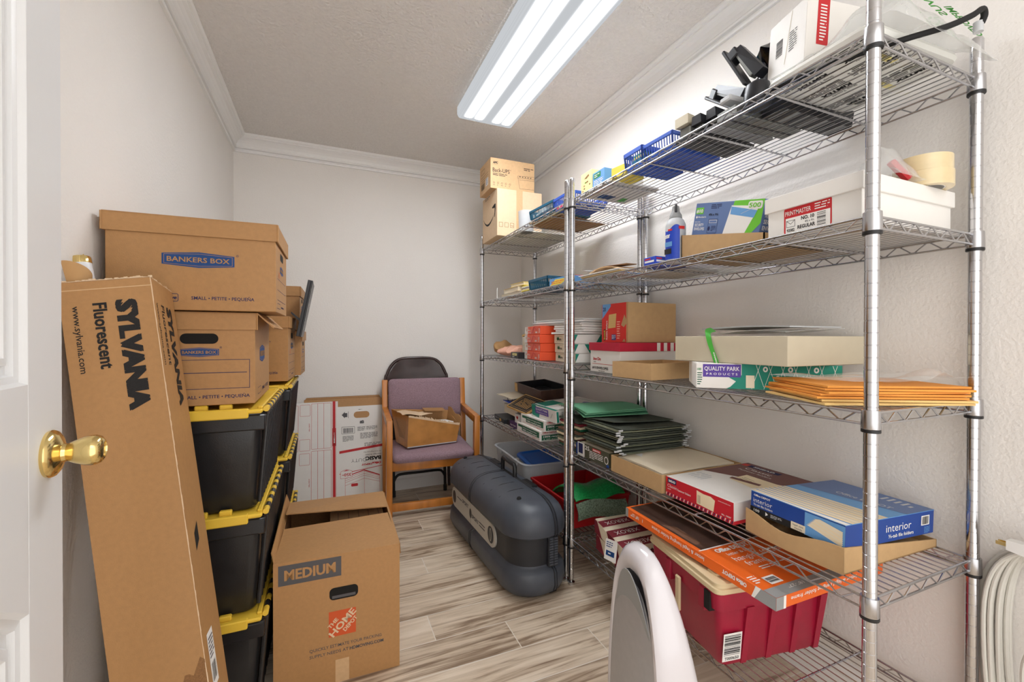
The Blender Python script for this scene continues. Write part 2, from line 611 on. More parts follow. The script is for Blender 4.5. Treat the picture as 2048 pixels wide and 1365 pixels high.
    def build(s, name, parent=None, loc=(0, 0, 0), rot=(0, 0, 0), sharp=40):
        me = bpy.data.meshes.new(name)
        me.from_pydata([tuple(p) for p in s.v], [], s.f)
        for m in s.mats:
            me.materials.append(MATS[m])
        me.polygons.foreach_set('material_index', s.mi)
        me.polygons.foreach_set('use_smooth', s.sm)
        me.update()
        if any(s.sm):
            me.set_sharp_from_angle(angle=R(sharp))
        o = bpy.data.objects.new(name, me)
        COL.objects.link(o)
        o.parent = parent
        o.location, o.rotation_euler = loc, rot
        return o


def tag(o, label, cat, group=None, kind=None):
    o['label'] = label
    o['category'] = cat
    if group:
        o['group'] = group
    if kind:
        o['kind'] = kind
    return o


def thing(name, label, cat, loc=(0, 0, 0), rot=(0, 0, 0), group=None, kind=None):
    o = bpy.data.objects.new(name, None)
    o.empty_display_size = 0.1
    COL.objects.link(o)
    o.location, o.rotation_euler = loc, rot
    return tag(o, label, cat, group, kind)


def one(b, name, label, cat, loc=(0, 0, 0), rot=(0, 0, 0), group=None):
    return tag(b.build(name, None, loc, rot), label, cat, group)


def copy_tree(o, parent=None):
    c = o.copy()
    COL.objects.link(c)
    c.parent = parent
    for ch in list(o.children):
        copy_tree(ch, c)
    return c


def structure(b, name, parent=None):
    o = b.build(name, parent)
    if parent is None:
        o['kind'] = 'structure'
    return o


def curve(pts, k=6, closed=False):
    """Catmull-Rom through pts"""
    P = [Vector(p) for p in pts]
    n = len(P)
    out = []
    rng = range(n) if closed else range(n - 1)
    for i in rng:
        p0 = P[i - 1] if (closed or i > 0) else P[0]
        p1, p2 = P[i], P[(i + 1) % n]
        p3 = P[(i + 2) % n] if (closed or i + 2 < n) else P[-1]
        for q in range(k):
            t = q / k
            out.append(0.5 * ((2 * p1) + (p2 - p0) * t + (2 * p0 - 5 * p1 + 4 * p2 - p3) * t * t + (3 * p1 - p0 - 3 * p2 + p3) * t ** 3))
    if not closed:
        out.append(P[-1])
    return out


def rring(cx, cy, hx, hy, r, z, n=6):
    """rounded rectangle ring, counter-clockwise"""
    pts = []
    r = min(r, hx * 0.999, hy * 0.999)
    for sx, sy, a0 in ((1, -1, -90), (1, 1, 0), (-1, 1, 90), (-1, -1, 180)):
        for k in range(n + 1):
            a = R(a0 + 90 * k / n)
            pts.append((cx + sx * (hx - r) + r * math.cos(a), cy + sy * (hy - r) + r * math.sin(a), z))
    return pts


# ---------------------------------------------------------------- the room
XL, XR, YB, YF, ZC = -0.552, 1.492, 3.31, -0.62, 2.44


def room():
    b = B(); b.box(XL - 0.1, XR + 0.1, YF, YB + 0.1, -0.1, 0, 'wood_tile_floor'); structure(b, 'floor')
    b = B(); b.box(XL - 0.1, XR + 0.1, YF, YB + 0.1, ZC, ZC + 0.1, 'ceiling_paint'); structure(b, 'ceiling')
    b = B(); b.box(XL - 0.1, XL, YF, YB, 0, ZC, 'wall_paint'); structure(b, 'wall_left')
    b = B(); b.box(XR, XR + 0.1, YF, YB, 0, ZC, 'wall_paint'); structure(b, 'wall_right')
    b = B(); b.box(XL - 0.1, XR + 0.1, YB, YB + 0.1, 0, ZC, 'wall_paint'); structure(b, 'wall_back')
    crown = [(0, 2.336), (0.012, 2.336), (0.015, 2.344), (0.013, 2.350), (0.007, 2.352), (0.007, 2.358), (0.020, 2.360), (0.023, 2.367), (0.019, 2.373),
             (0.024, 2.388), (0.034, 2.403), (0.047, 2.413), (0.060, 2.417), (0.060, 2.424), (0.070, 2.426), (0.075, 2.433), (0.075, 2.44), (0, 2.44)]
    base = [(0, 0), (0.013, 0), (0.013, 0.062), (0.010, 0.068), (0.010, 0.078), (0.014, 0.086), (0.012, 0.098), (0.007, 0.110), (0.006, 0.122), (0, 0.125)]

    def run(name, prof, side):
        b = B()
        def ring(q):
            if side == 'left':
                return [(XL + d, (YF if q == 0 else YB - d), z) for d, z in prof]
            if side == 'right':
                return [(XR - d, (YF if q == 0 else YB - d), z) for d, z in prof]
            return [((XL + d if q == 0 else XR - d), YB - d, z) for d, z in prof]
        r0, r1 = ring(0), ring(1)
        n = len(prof)
        vs = r0 + r1
        fs = [(i, (i + 1) % n, n + (i + 1) % n, n + i) for i in range(n)]
        if side != 'left':
            fs = [tuple(reversed(f)) for f in fs]
        b.add(vs, fs, 'trim_paint')
        structure(b, name)
    for i, sd in enumerate(('left', 'back', 'right')):
        run('trim_%d' % (i + 1), crown, sd)
        run('baseboard_' + sd, base, sd)


room()


def ceiling_light():
    t = thing('ceiling_light', 'long white fluorescent ceiling light with glowing prismatic lens', 'ceiling light', (0.846, 1.775, 2.44))
    b = B()
    b.tray(-0.15, 0.15, -0.59, 0.59, 0.0, 0.035, 0.002, 'white_plastic', M=Matrix.Translation((0, 0, -0.036)))
    b.box(-0.13, 0.13, -0.55, 0.55, -0.035, -0.001, 'white_plastic')
    b.build('housing', t)
    b = B()
    # wraparound lens: flat bottom, sloping sides
    prof = [(-0.168, -0.012), (-0.168, -0.052), (-0.160, -0.066), (-0.145, -0.070), (0.145, -0.070), (0.160, -0.066), (0.168, -0.052), (0.168, -0.012)]
    r0 = [(x, -0.608, z) for x, z in prof]
    r1 = [(x, 0.608, z) for x, z in prof]
    n = len(prof)
    b.add(r0 + r1, [(i, i + 1, n + i + 1, n + i) for i in range(n - 1)] + [tuple(range(n)), tuple(n + i for i in reversed(range(n)))], 'lit_prismatic_lens')
    b.build('lens', t)


ceiling_light()


def door():
    # six-panel style slab, open against the left wall; local x runs from hinge to latch edge, +y is the seen face... z up
    W, H, T = 0.76, 2.03, 0.035
    ex, ey = -0.372, 0.884            # latch edge of the seen face
    ang = R(97.0)
    d = Vector((math.cos(ang), math.sin(ang)))
    t = thing('door_1', 'white panelled door standing open beside the left wall', 'door', (ex - d.x * W, ey - d.y * W, 0.008), (0, 0, ang), kind='structure')
    b = B()
    # seen face is local y=0 facing -y (towards +X in the room); body behind it at y in [0, T]
    xs = [0, 0.115, 0.345, 0.435, 0.645, W]
    st = 0.115
    panels = []
    for (px0, px1) in ((0.115, 0.645),):
        panels.append((px0, px1, 1.06, 1.605))
        panels.append((px0, px1, 1.72, 1.90))
        panels.append((px0, px1, 0.20, 0.86))
    # stiles and rails around the panels
    b.box(0, 0.115, 0, T, 0, H, 'door_paint')
    b.box(0.645, W, 0, T, 0, H, 'door_paint', r=0.002)
    for z0, z1 in ((0, 0.20), (0.86, 1.06), (1.605, 1.72), (1.90, H)):
        b.box(0.115, 0.645, 0.0, T, z0, z1, 'door_paint')
    b.build('slab', t)
    for (x0, x1, z0, z1) in panels:
        q = B()
        # moulded recess: concentric rectangles stepping in and out
        prof = [(0, 0), (0.004, 0.007), (0.012, 0.009), (0.014, 0.016), (0.024, 0.017), (0.027, 0.010), (0.036, 0.009), (0.039, 0.014), (0.048, 0.014), (0.085, 0.003)]
        arch = z1 > 0.8 and z1 < 0.9

        def outline(o):
            n = 14
            pts = [(x0 + o, z0 + o), (x1 - o, z0 + o)]
            for k in range(n + 1):
                a = k / n
                x = (x1 - o) + (x0 - x1 + 2 * o) * a
                z = z1 - o
                if arch:
                    z = z1 - o - 0.10 * (1 - math.sin(math.pi * a))
                pts.append((x, z))
            return pts
        rings = [[(x, dep, z) for x, z in outline(o)] for o, dep in prof]
        q.loft(rings, 'door_paint', False, True, False)
        if arch:
            pts = outline(0)[2:]
            q.add([(x, 0.0, z) for x, z in pts] + [(x, 0.0, z1) for x, z in pts], [(i, i + 1, len(pts) + i + 1, len(pts) + i) for i in range(len(pts) - 1)], 'door_paint')
        q.build('panel', t)
    k = B()
    Mk = Matrix.Translation((W - 0.052, 0.0, 0.955)) @ Matrix.Rotation(R(90), 4, 'X')
    k.lathe([(0.010, 0.010), (0.0105, 0.016), (0.0125, 0.020), (0.0165, 0.028), (0.0205, 0.038), (0.0220, 0.046), (0.0220, 0.051), (0.0195, 0.057), (0.014, 0.0605), (0.0115, 0.061), (0.011, 0.059), (0.0, 0.059)], 'brass', 28, Mk)
    kn = k.build('door_knob', t)
    kn['label'] = 'polished brass knob'
    r_ = B()
    r_.lathe([(0.033, 0.0), (0.034, 0.004), (0.032, 0.008), (0.026, 0.012), (0.014, 0.016), (0.012, 0.022), (0.0, 0.022)], 'brass', 32, Mk)
    r_.build('rosette', kn)
    l_ = B()
    l_.box(W - 0.0005, W + 0.0015, 0.006, 0.029, 0.925, 0.985, 'brass')
    l_.build('latch_plate', t)


door()

# ---------------------------------------------------------------- wire shelving
NZ = [0.210, 0.592, 0.979, 1.387, 1.767]
FZ = [0.210, 0.574, 1.009, 1.391, 1.769]


def shelving(label, x0, x1, y0, y1, zs, top):
    t = thing('wire_shelving_unit', label, 'shelving', (x0, y0, 0), group=None)
    W, L = x1 - x0, y1 - y0
    pm = None
    for px, py in ((0, 0), (W, 0), (0, L), (W, L)):
        if pm is None:
            b = B()
            prof = [(0.011, 0.0), (0.016, 0.0), (0.016, 0.012), (0.006, 0.014), (0.006, 0.026), (0.0127, 0.028)]
            z = 0.05
            while z < top - 0.02:
                prof += [(0.0127, z - 0.0012), (0.0119, z - 0.0006), (0.0119, z + 0.0006), (0.0127, z + 0.0012)]
                z += 0.0254
            prof += [(0.0127, top - 0.006), (0.010, top), (0.0, top + 0.001)]
            b.lathe(prof, 'chrome', 18)
            p = b.build('post', t, (px, py, 0), sharp=30)
            pm = p
        else:
            p = pm.copy()
            COL.objects.link(p)
            p.parent = t
            p.location = (px, py, 0)
    sm = None
    for z in zs:
        if sm is None:
            b = B()
            e = 0.012
            for zz, r in ((-0.003, 0.0030), (-0.027, 0.0028)):
                for (a, c) in (((e, 0), (W - e, 0)), ((e, L), (W - e, L))):
                    b.tube([(a[0], a[1], zz), (c[0], c[1], zz)], r, 'wire_chrome', 8)
                for x in (0, W):
                    b.tube([(x, e, zz), (x, L - e, zz)], r, 'wire_chrome', 8)

            def zig(ax, fixed, ln):
                n = max(4, int(round((ln - 0.05) / 0.033)))
                pts = []
                for i in range(n + 1):
                    q = 0.025 + (ln - 0.05) * i / n
                    zc = -0.005 if i % 2 == 0 else -0.025
                    dq = 0.004
                    for s_ in (-dq, dq):
                        pts.append((fixed, q + s_, zc) if ax == 'y' else (q + s_, fixed, zc))
                b.tube(pts, 0.0019, 'wire_chrome', 5)
            zig('x', 0, W); zig('x', L, W); zig('y', 0, L); zig('y', W, L)
            n = 17
            for i in range(1, n):
                x = W * i / n
                b.tube([(x, 0.0, -0.0022), (x, L, -0.0022)], 0.0017, 'wire_chrome', 5)
            for i in range(1, 5):
                y = L * i / 5
                b.tube([(-0.002, y, -0.0068), (W + 0.002, y, -0.0068)], 0.0029, 'wire_chrome', 6)
            s0 = b.build('shelf', t, (0, 0, z))
            c0 = None
            for px, py in ((0, 0), (W, 0), (0, L), (W, L)):
                b = B()
                b.lathe([(0.0129, 0.004), (0.0160, 0.004), (0.0164, 0.002), (0.0172, -0.034), (0.0164, -0.0355), (0.0129, -0.0355)], 'wire_chrome', 20)
                b.lathe([(0.0129, -0.0358), (0.0170, -0.0358), (0.0172, -0.041), (0.0164, -0.0425), (0.0129, -0.0425)], 'black_plastic', 20)
                if c0 is None:
                    c0 = b.build('corner_collar', s0, (px, py, 0))
                else:
                    c = c0.copy(); COL.objects.link(c); c.parent = s0; c.location = (px, py, 0)
            sm = s0
        else:
            s_ = sm.copy(); COL.objects.link(s_); s_.parent = t; s_.location = (0, 0, z)
            for ch in list(sm.children):
                c = ch.copy(); COL.objects.link(c); c.parent = s_
    return t


shelving('chrome wire shelving unit at the front right with office supplies', 1.036, 1.457, 0.537, 1.731, NZ, 1.862)
shelving('chrome wire shelving unit behind it, ending by the back corner', 1.030, 1.451, 1.766, 2.966, FZ, 1.862)

# ---------------------------------------------------------------- left side: totes, file boxes, tube carton


def tote_parts(t, L=0.54, W=0.355, h=0.308):
    """local: x 0..W across (right side at W), y 0..L away, z up; ribbed black bin with yellow hinged lid"""
    b = B()
    rim, z1 = 0.026, h - 0.016
    # tapered body
    rings = []
    for z, ins in ((0.0, 0.045), (0.012, 0.037), (z1 - 0.05, 0.026), (z1 - 0.048, 0.012), (z1, 0.010)):
        rings.append(rring(W / 2, L / 2, W / 2 - ins, L / 2 - ins, 0.03, z, 4))
    b.loft(rings, 'tote_black', True, True, True)
    # end grip band and centre crease on the near end
    b.box(0.012, W - 0.012, 0.004, 0.03, z1 - 0.05, z1 - 0.004, 'tote_black', r=0.004)
    b.hexa([(0.06, 0.030, 0.03), (W * 0.5, 0.022, 0.03), (W * 0.5, 0.06, 0.03), (0.06, 0.06, 0.03),
            (0.05, 0.014, z1 - 0.065), (W * 0.44, 0.008, z1 - 0.085), (W * 0.44, 0.05, z1 - 0.085), (0.05, 0.05, z1 - 0.065)], 'tote_black')
    # vertical ribs on the long right side, from under the rim down to the floor of the bin
    n = 12
    for i in range(n):
        y = 0.045 + (L - 0.09) * i / (n - 1)
        b.tube([(W - 0.012, y, z1 - 0.008), (W - 0.034, y, 0.02)], 0.0065, 'tote_black', 8)
    b.build('bin', t)
    b = B()
    # lid: two yellow flaps with a raised edge, near-end lip, stacking nubs
    b.box(0.003, W - 0.02, 0.0, L, z1, h - 0.004, 'tote_yellow', r=0.004)
    b.box(0.003, W - 0.055, -0.006, 0.012, z1 - 0.012, h, 'tote_yellow', r=0.003)
    b.box(0.003, W - 0.03, L - 0.02, L + 0.002, z1 - 0.006, h + 0.002, 'tote_yellow', r=0.003)
    for x in (0.10, 0.165, 0.225):
        b.box(x, x + 0.032, 0.014, 0.030, h - 0.005, h + 0.012, 'tote_yellow', r=0.003)
    b.box(W - 0.035, W - 0.021, 0.02, L - 0.02, h - 0.006, h + 0.003, 'tote_yellow', r=0.003)
    lid = b.build('lid', t)
    b = B()
    nk = 15
    for i in range(nk):
        y0 = 0.022 + (L - 0.044) * i / nk
        y1 = y0 + (L - 0.044) / nk * 0.92
        mt = 'tote_yellow' if i % 2 == 0 else 'tote_black'
        b.tube([(W - 0.012, y0, h - 0.006), (W - 0.012, y1, h - 0.006)], 0.0085, mt, 10)
    b.build('hinge', lid)


TOTE_H = 0.308


def totes():
    # near stack of three and far stack of three
    names = [('bottom', 'lowest'), ('middle', 'middle'), ('top', 'topmost')]
    proto = thing('storage_tote', 'black tote with yellow lid, bottom of the near stack by the carton', 'storage tote', (-0.512, 1.468, 0.0), group='black and yellow totes')
    tote_parts(proto)
    labs = ['black tote with yellow lid, middle of the near stack by the carton',
            'black tote with yellow lid, top of the near stack, under a file box']
    for k in (1, 2):
        c = copy_tree(proto)
        c.location = (-0.512 + 0.002 * k, 1.468 - 0.002 * k, TOTE_H * k)
        c['label'] = labs[k - 1]
    labs = ['black tote with yellow lid, bottom of the far stack by the white flattened boxes',
            'black tote with yellow lid, middle of the far stack by the white flattened boxes',
            'black tote with yellow lid, top of the far stack, under the rear file boxes']
    for k in range(3):
        c = copy_tree(proto)
        c.location = (-0.492 + 0.003 * k, 2.095 + 0.003 * k, TOTE_H * k)
        c['label'] = labs[k]


totes()
TT = TOTE_H * 3        # top of the tote stacks


def logo_badge(b, F, cu, cv, w, h, mat, ink):
    """blue six-sided badge reading BANKERS BOX"""
    k = h * 0.16
    b.poly(F, [(cu - w / 2, cv - h / 2 + k), (cu, cv - h / 2), (cu + w / 2, cv - h / 2 + k), (cu + w / 2, cv + h / 2 - k), (cu, cv + h / 2), (cu - w / 2, cv + h / 2 - k)], mat)
    q, w2, h2 = 0.0016, w * 0.94, h * 0.78
    k2 = h2 * 0.14
    pts = [(cu - w2 / 2, cv - h2 / 2 + k2), (cu, cv - h2 / 2), (cu + w2 / 2, cv - h2 / 2 + k2), (cu + w2 / 2, cv + h2 / 2 - k2), (cu, cv + h2 / 2), (cu - w2 / 2, cv + h2 / 2 - k2)]
    for i in range(6):
        a, c = pts[i], pts[(i + 1) % 6]
        b.line(F, a[0], a[1], c[0], c[1], 0.0009, ink, 0.0007)
    b.text(F, 'BANKERS BOX', cu, cv - h * 0.15, h * 0.32, ink, w=w * 0.86, bold=0.018, align='C', lift=0.0009)


def file_box(name, label, loc, rotz, W, D, H, front, lidh=0.05, side_print=True, sideflap=False):
    """small cardboard moving/file box: body, lid; x across, y away from the viewer; front: 'long' or 'end'"""
    t = thing(name, label, 'cardboard box', loc, (0, 0, rotz), group='cardboard file boxes on the totes')
    b = B()
    ins = 0.006
    b.box(ins, W - ins, ins, D - ins, 0, H - 0.004, 'cardboard', r=0.0015)
    F = faces(ins, W - ins, ins, D - ins, 0, H)
    f, s = F['-y'], F['+x']
    w = W - 2 * ins
    if front == 'long':
        logo_badge(b, f, w * 0.52, H * 0.545, w * 0.43, H * 0.17, 'ink_blue', 'cardboard')
        b.text(f, '\u00ae', w * 0.745, H * 0.60, 0.007, 'ink_navy')
        b.text(f, 'SMALL \u2022 PETITE \u2022 PEQUE\u00d1A', w * 0.475, H * 0.115, 0.0095, 'ink_navy', w=w * 0.385, bold=0.012)
        b.rframe(f, w * 0.19, H * 0.09, w * 0.40, H * 0.175, 0.004, 0.0015, 'ink_navy')
        b.text(f, 'SmoothMove', w * 0.205, H * 0.115, 0.010, 'ink_navy', w=w * 0.185, bold=0.03, shear=0.3)
        # narrow side: hole, badge, address lines
        d = D - 2 * ins
        b.hole(s, d * 0.36, H * 0.66, d * 0.64, H * 0.75)
        logo_badge(b, s, d * 0.5, H * 0.54, d * 0.30, H * 0.11, 'ink_blue', 'cardboard')
        for v in (0.40, 0.27, 0.15):
            b.rect(s, d * 0.12, H * v, d * 0.88, H * v + 0.0014, 'ink_navy')
        b.text(s, '167', d * 0.2, H * 0.42, 0.02, 'ink_orange', bold=-0.0)
        b.rframe(s, d * 0.12, H * 0.05, d * 0.38, H * 0.115, 0.004, 0.0014, 'ink_navy')
        b.small(s, d * 0.45, H * 0.06, d * 0.9, H * 0.10, 1, 'ink_navy', 3)
    else:
        b.hole(f, w * 0.38, H * 0.66, w * 0.69, H * 0.77)
        logo_badge(b, f, w * 0.535, H * 0.57, w * 0.32, H * 0.10, 'ink_blue', 'cardboard')
        b.text(f, '\u00ae', w * 0.70, H * 0.61, 0.006, 'ink_navy')
        b.frame(f, w * 0.20, H * 0.175, w * 0.955, H * 0.49, 0.0014, 'ink_navy')
        b.rect(f, w * 0.22, H * 0.345, w * 0.93, H * 0.352, 'ink_navy')
        b.text(f, 'SMALL \u2022 PETITE \u2022 PEQUE\u00d1A', w * 0.38, H * 0.075, 0.0095, 'ink_navy', w=w * 0.575, bold=0.012)
        d = D - 2 * ins
        if side_print:
            logo_badge(b, s, d * 0.45, H * 0.535, d * 0.34, H * 0.21, 'ink_blue', 'cardboard')
            b.rframe(s, d * 0.16, H * 0.07, d * 0.36, H * 0.15, 0.004, 0.0014, 'ink_navy')
            b.text(s, 'SMALL \u2022 PETITE', d * 0.45, H * 0.085, 0.012, 'ink_navy', w=d * 0.44, bold=0.01)
    b.build('body', t)
    b = B()
    b.box(0, W, 0, D, H - 0.004, H, 'cardboard', r=0.001)
    for (x0, x1, y0, y1) in ((0, W, 0, 0.004), (0, W, D - 0.004, D), (W - 0.004, W, 0.004, D - 0.004), (0, 0.004, 0.004, D - 0.004)):
        if sideflap and x0 > W / 2:
            # this lid flap has come loose and stands out from the side
            b.hexa([(W + 0.040, 0.02, H - lidh + 0.006), (W + 0.044, 0.02, H - lidh + 0.008), (W + 0.044, D - 0.03, H - lidh + 0.008), (W + 0.040, D - 0.03, H - lidh + 0.006),
                    (W - 0.004, 0.004, H), (W, 0.004, H + 0.001), (W, D - 0.004, H + 0.001), (W - 0.004, D - 0.004, H)], 'cardboard')
            continue
        b.box(x0, x1, y0, y1, H - lidh, H - 0.002, 'cardboard')
    # double-thickness corners of the folded lid
    for x in (0.0, W - 0.0):
        b.tube([(x, 0.0, H - lidh), (x, 0.0, H - 0.002)], 0.0026, 'cardboard', 6)
    b.build('lid', t)
    return t


file_box('file_storage_box', 'small brown file box with blue badge, topmost on the near pile', (-0.535, 1.452, TT + 0.282), R(-1), 0.405, 0.305, 0.255, 'long')
file_box('file_storage_box', 'brown file box with dark hand hole, directly on the near totes', (-0.492, 1.470, TT + 0.013), R(0.5), 0.305, 0.385, 0.266, 'end', sideflap=True)
file_box('file_storage_box', 'brown file box behind the hand-hole box, front of the far totes', (-0.455, 2.18, TT + 0.013), R(-2), 0.305, 0.30, 0.288, 'long')
file_box('file_storage_box', 'brown file box at the rear edge of the far totes, lower of two', (-0.420, 2.50, TT + 0.013), R(-1.5), 0.305, 0.30, 0.228, 'long')
file_box('file_storage_box', 'brown file box on top of another at the rear of the far totes', (-0.425, 2.50, TT + 0.243), R(-1.5), 0.305, 0.30, 0.228, 'long')


def black_panel():
    # thin black plastic wall file leaning out over the far boxes
    b = B()
    b.box(-0.004, 0.004, 0, 0.23, 0, 0.27, 'black_device', r=0.0015)
    b.box(-0.018, -0.004, 0.0, 0.012, 0, 0.27, 'black_device', r=0.001)
    F = faces(-0.004, 0.004, 0, 0.23, 0, 0.27)
    rn = random.Random(4)
    for i in range(60):
        u, v = rn.uniform(0.015, 0.2), rn.uniform(0.02, 0.24)
        b.line(F['+x'], u, v, u + rn.uniform(0.004, 0.025), v + rn.uniform(-0.01, 0.01), rn.uniform(0.001, 0.003), 'grey_light')
    b.hexa([(-0.06, 0.02, 0.10), (-0.004, 0.02, 0.06), (-0.004, 0.2, 0.06), (-0.06, 0.2, 0.10),
            (-0.06, 0.02, 0.108), (-0.004, 0.02, 0.075), (-0.004, 0.2, 0.075), (-0.06, 0.2, 0.108)], 'black_device')
    one(b, 'wall_file_holder', 'black plastic file holder with scuffed face leaning on the rear boxes', 'file holder', (-0.112, 2.26, 1.135), (0, R(11), 0))


black_panel()


def tube_carton():
    tx, ty = -0.1498, 0.1289
    ax = Vector((tx, ty, 1)).normalized()
    u = Vector((1, 0.0085, 0)); u = (u - ax * u.dot(ax)).normalized()
    n = u.cross(ax)                      # towards the viewer
    Wd, Dp, Ln = 0.166, 0.164, 1.262
    M = Matrix((u, -n, ax)).transposed().to_4x4()
    M.translation = Vector((-0.2801, 1.124, 0.024))
    t = thing('fluorescent_tube_carton', 'tall brown tube carton leaning on the totes, torn open at the top', 'carton')
    t.matrix_world = M
    # local: x -W/2..W/2, y 0..D (away), z 0..L
    b = B()
    x0, x1 = -Wd / 2, Wd / 2
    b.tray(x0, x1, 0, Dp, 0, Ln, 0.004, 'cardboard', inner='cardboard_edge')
    F = faces(x0, x1, 0, Dp, 0, Ln)
    f, s = F['-y'], F['+x']
    # torn fluffy edges along the top and the front corners
    rn = random.Random(7)
    for i in range(30):
        x = x0 + Wd * i / 29
        hh = rn.uniform(0.001, 0.005)
        b.box(x - 0.0035, x + 0.0035, 0.0, 0.004, Ln - 0.001, Ln + hh, 'cardboard_pale')
        b.box(x1 - 0.004, x1, Dp * i / 30, Dp * (i + 1) / 30, Ln - 0.001, Ln + rn.uniform(0.0, 0.004), 'cardboard_pale')
    for i in range(110):
        z = Ln * i / 110
        b.box(x1 - 0.0008, x1 + rn.uniform(0.0002, 0.0012), -rn.uniform(0.0002, 0.0012), 0.0015, z, z + Ln / 110, 'cardboard_pale')
    b.rect(f, 0.0, Ln - 0.021, Wd, Ln - 0.0185, 'cardboard_light')
    # lettering reads downwards
    top = Ln - 0.052
    b.text(f, 'SYLVANIA', 0.098, top, 0.037, 'ink_black', w=0.250, bold=0.07, shear=0.0, rot=-90)
    b.text(f, 'Fluorescent', 0.056, top - 0.001, 0.025, 'ink_black', w=0.150, bold=0.03, rot=-90)
    b.text(f, 'www.sylvania.com', 0.020, top - 0.004, 0.013, 'ink_black', w=0.152, bold=0.01, rot=-90)
    b.text(s, 'SYLVANIA', 0.092, top - 0.006, 0.036, 'ink_black', w=0.250, bold=0.05, rot=-90)
    b.text(s, 'Fluorescent', 0.052, top - 0.006, 0.022, 'ink_black', w=0.150, bold=0.012, rot=-90)
    b.text(s, 'www.sylvania.com', 0.018, top - 0.006, 0.012, 'ink_black', w=0.152, rot=-90)
    # slot hole, shipping label, water stain
    b.poly(s, [(0.055, 0.60), (0.088, 0.62), (0.088, 0.665), (0.055, 0.642)], 'dark_hole')
    b.rect(s, 0.035, 0.285, 0.085, 0.41, 'white_paper')
    b.bars(s, 0.042, 0.30, 0.078, 0.34, 'ink_black', 12, 5, lift=0.001)
    b.small(s, 0.04, 0.35, 0.08, 0.40, 6, 'ink_grey', 2, lift=0.001)
    rs = random.Random(12)
    stain = [(0.0, 0.12), (Wd, 0.12)]
    for q in range(22):
        u = Wd * (1 - q / 21)
        stain.append((u, 0.375 - 0.17 * (q / 21) ** 1.3 + 0.010 * math.sin(q * 1.7) + rs.uniform(-0.005, 0.005)))
    b.poly(f, stain, 'cardboard_edge', 0.0005)
    b.build('carton_body', t)
    b = B()
    b.grid(lambda a, c: (x0 + 0.072 + 0.088 * a, Dp - 0.012 - 0.004 * math.sin(7 * a), Ln - 0.10 + (0.122 - 0.010 * a + 0.003 * math.sin(9 * a)) * c), 10, 4, 0.001, 'cardboard_light')
    b.build('inner_liner', t)
    # rolled brown paper sticking out on the left
    b = B()

    def cone(a, c):
        ang = 2.6 * a - 1.9
        r = 0.010 + 0.020 * c
        return (x0 + 0.024 + r * math.cos(ang) - 0.006 * c, 0.036 + r * math.sin(ang), Ln - 0.13 + c * (0.165 + 0.018 * math.cos(2.4 * a)))
    b.grid(cone, 14, 6, 0.0008, 'kraft_paper')
    o = b.build('brown_paper_roll')
    o.matrix_world = M
    tag(o, 'curl of brown paper sticking out of the tube carton beside the white tube', 'paper')
    tb = thing('fluorescent_tube', 'white fluorescent tube with brass cap standing in the tall carton', 'light tube')
    Mt = M @ Matrix.Translation((x0 + 0.072, 0.085, 0.045)) @ Matrix.Rotation(R(-2.5), 4, 'Y')
    tb.matrix_world = Mt
    b = B()
    LT = Ln + 0.035
    b.lathe([(0.017, 0.0), (0.019, 0.004), (0.019, LT - 0.004), (0.0185, LT), (0.0, LT)], 'tube_glass', 28)
    b.build('glass', tb)
    b = B()
    b.lathe([(0.0196, LT - 0.012), (0.0196, LT + 0.002), (0.018, LT + 0.005), (0.0, LT + 0.0055)], 'brass', 28)
    b.build('end_cap', tb)
    for sx in (-1, 1):
        b = B()
        b.lathe([(0.0014, LT + 0.004), (0.0014, LT + 0.0115), (0.0, LT + 0.0125)], 'brass', 8, Matrix.Translation((sx * 0.0065, 0, 0)))
        b.build('pin', tb)


tube_carton()


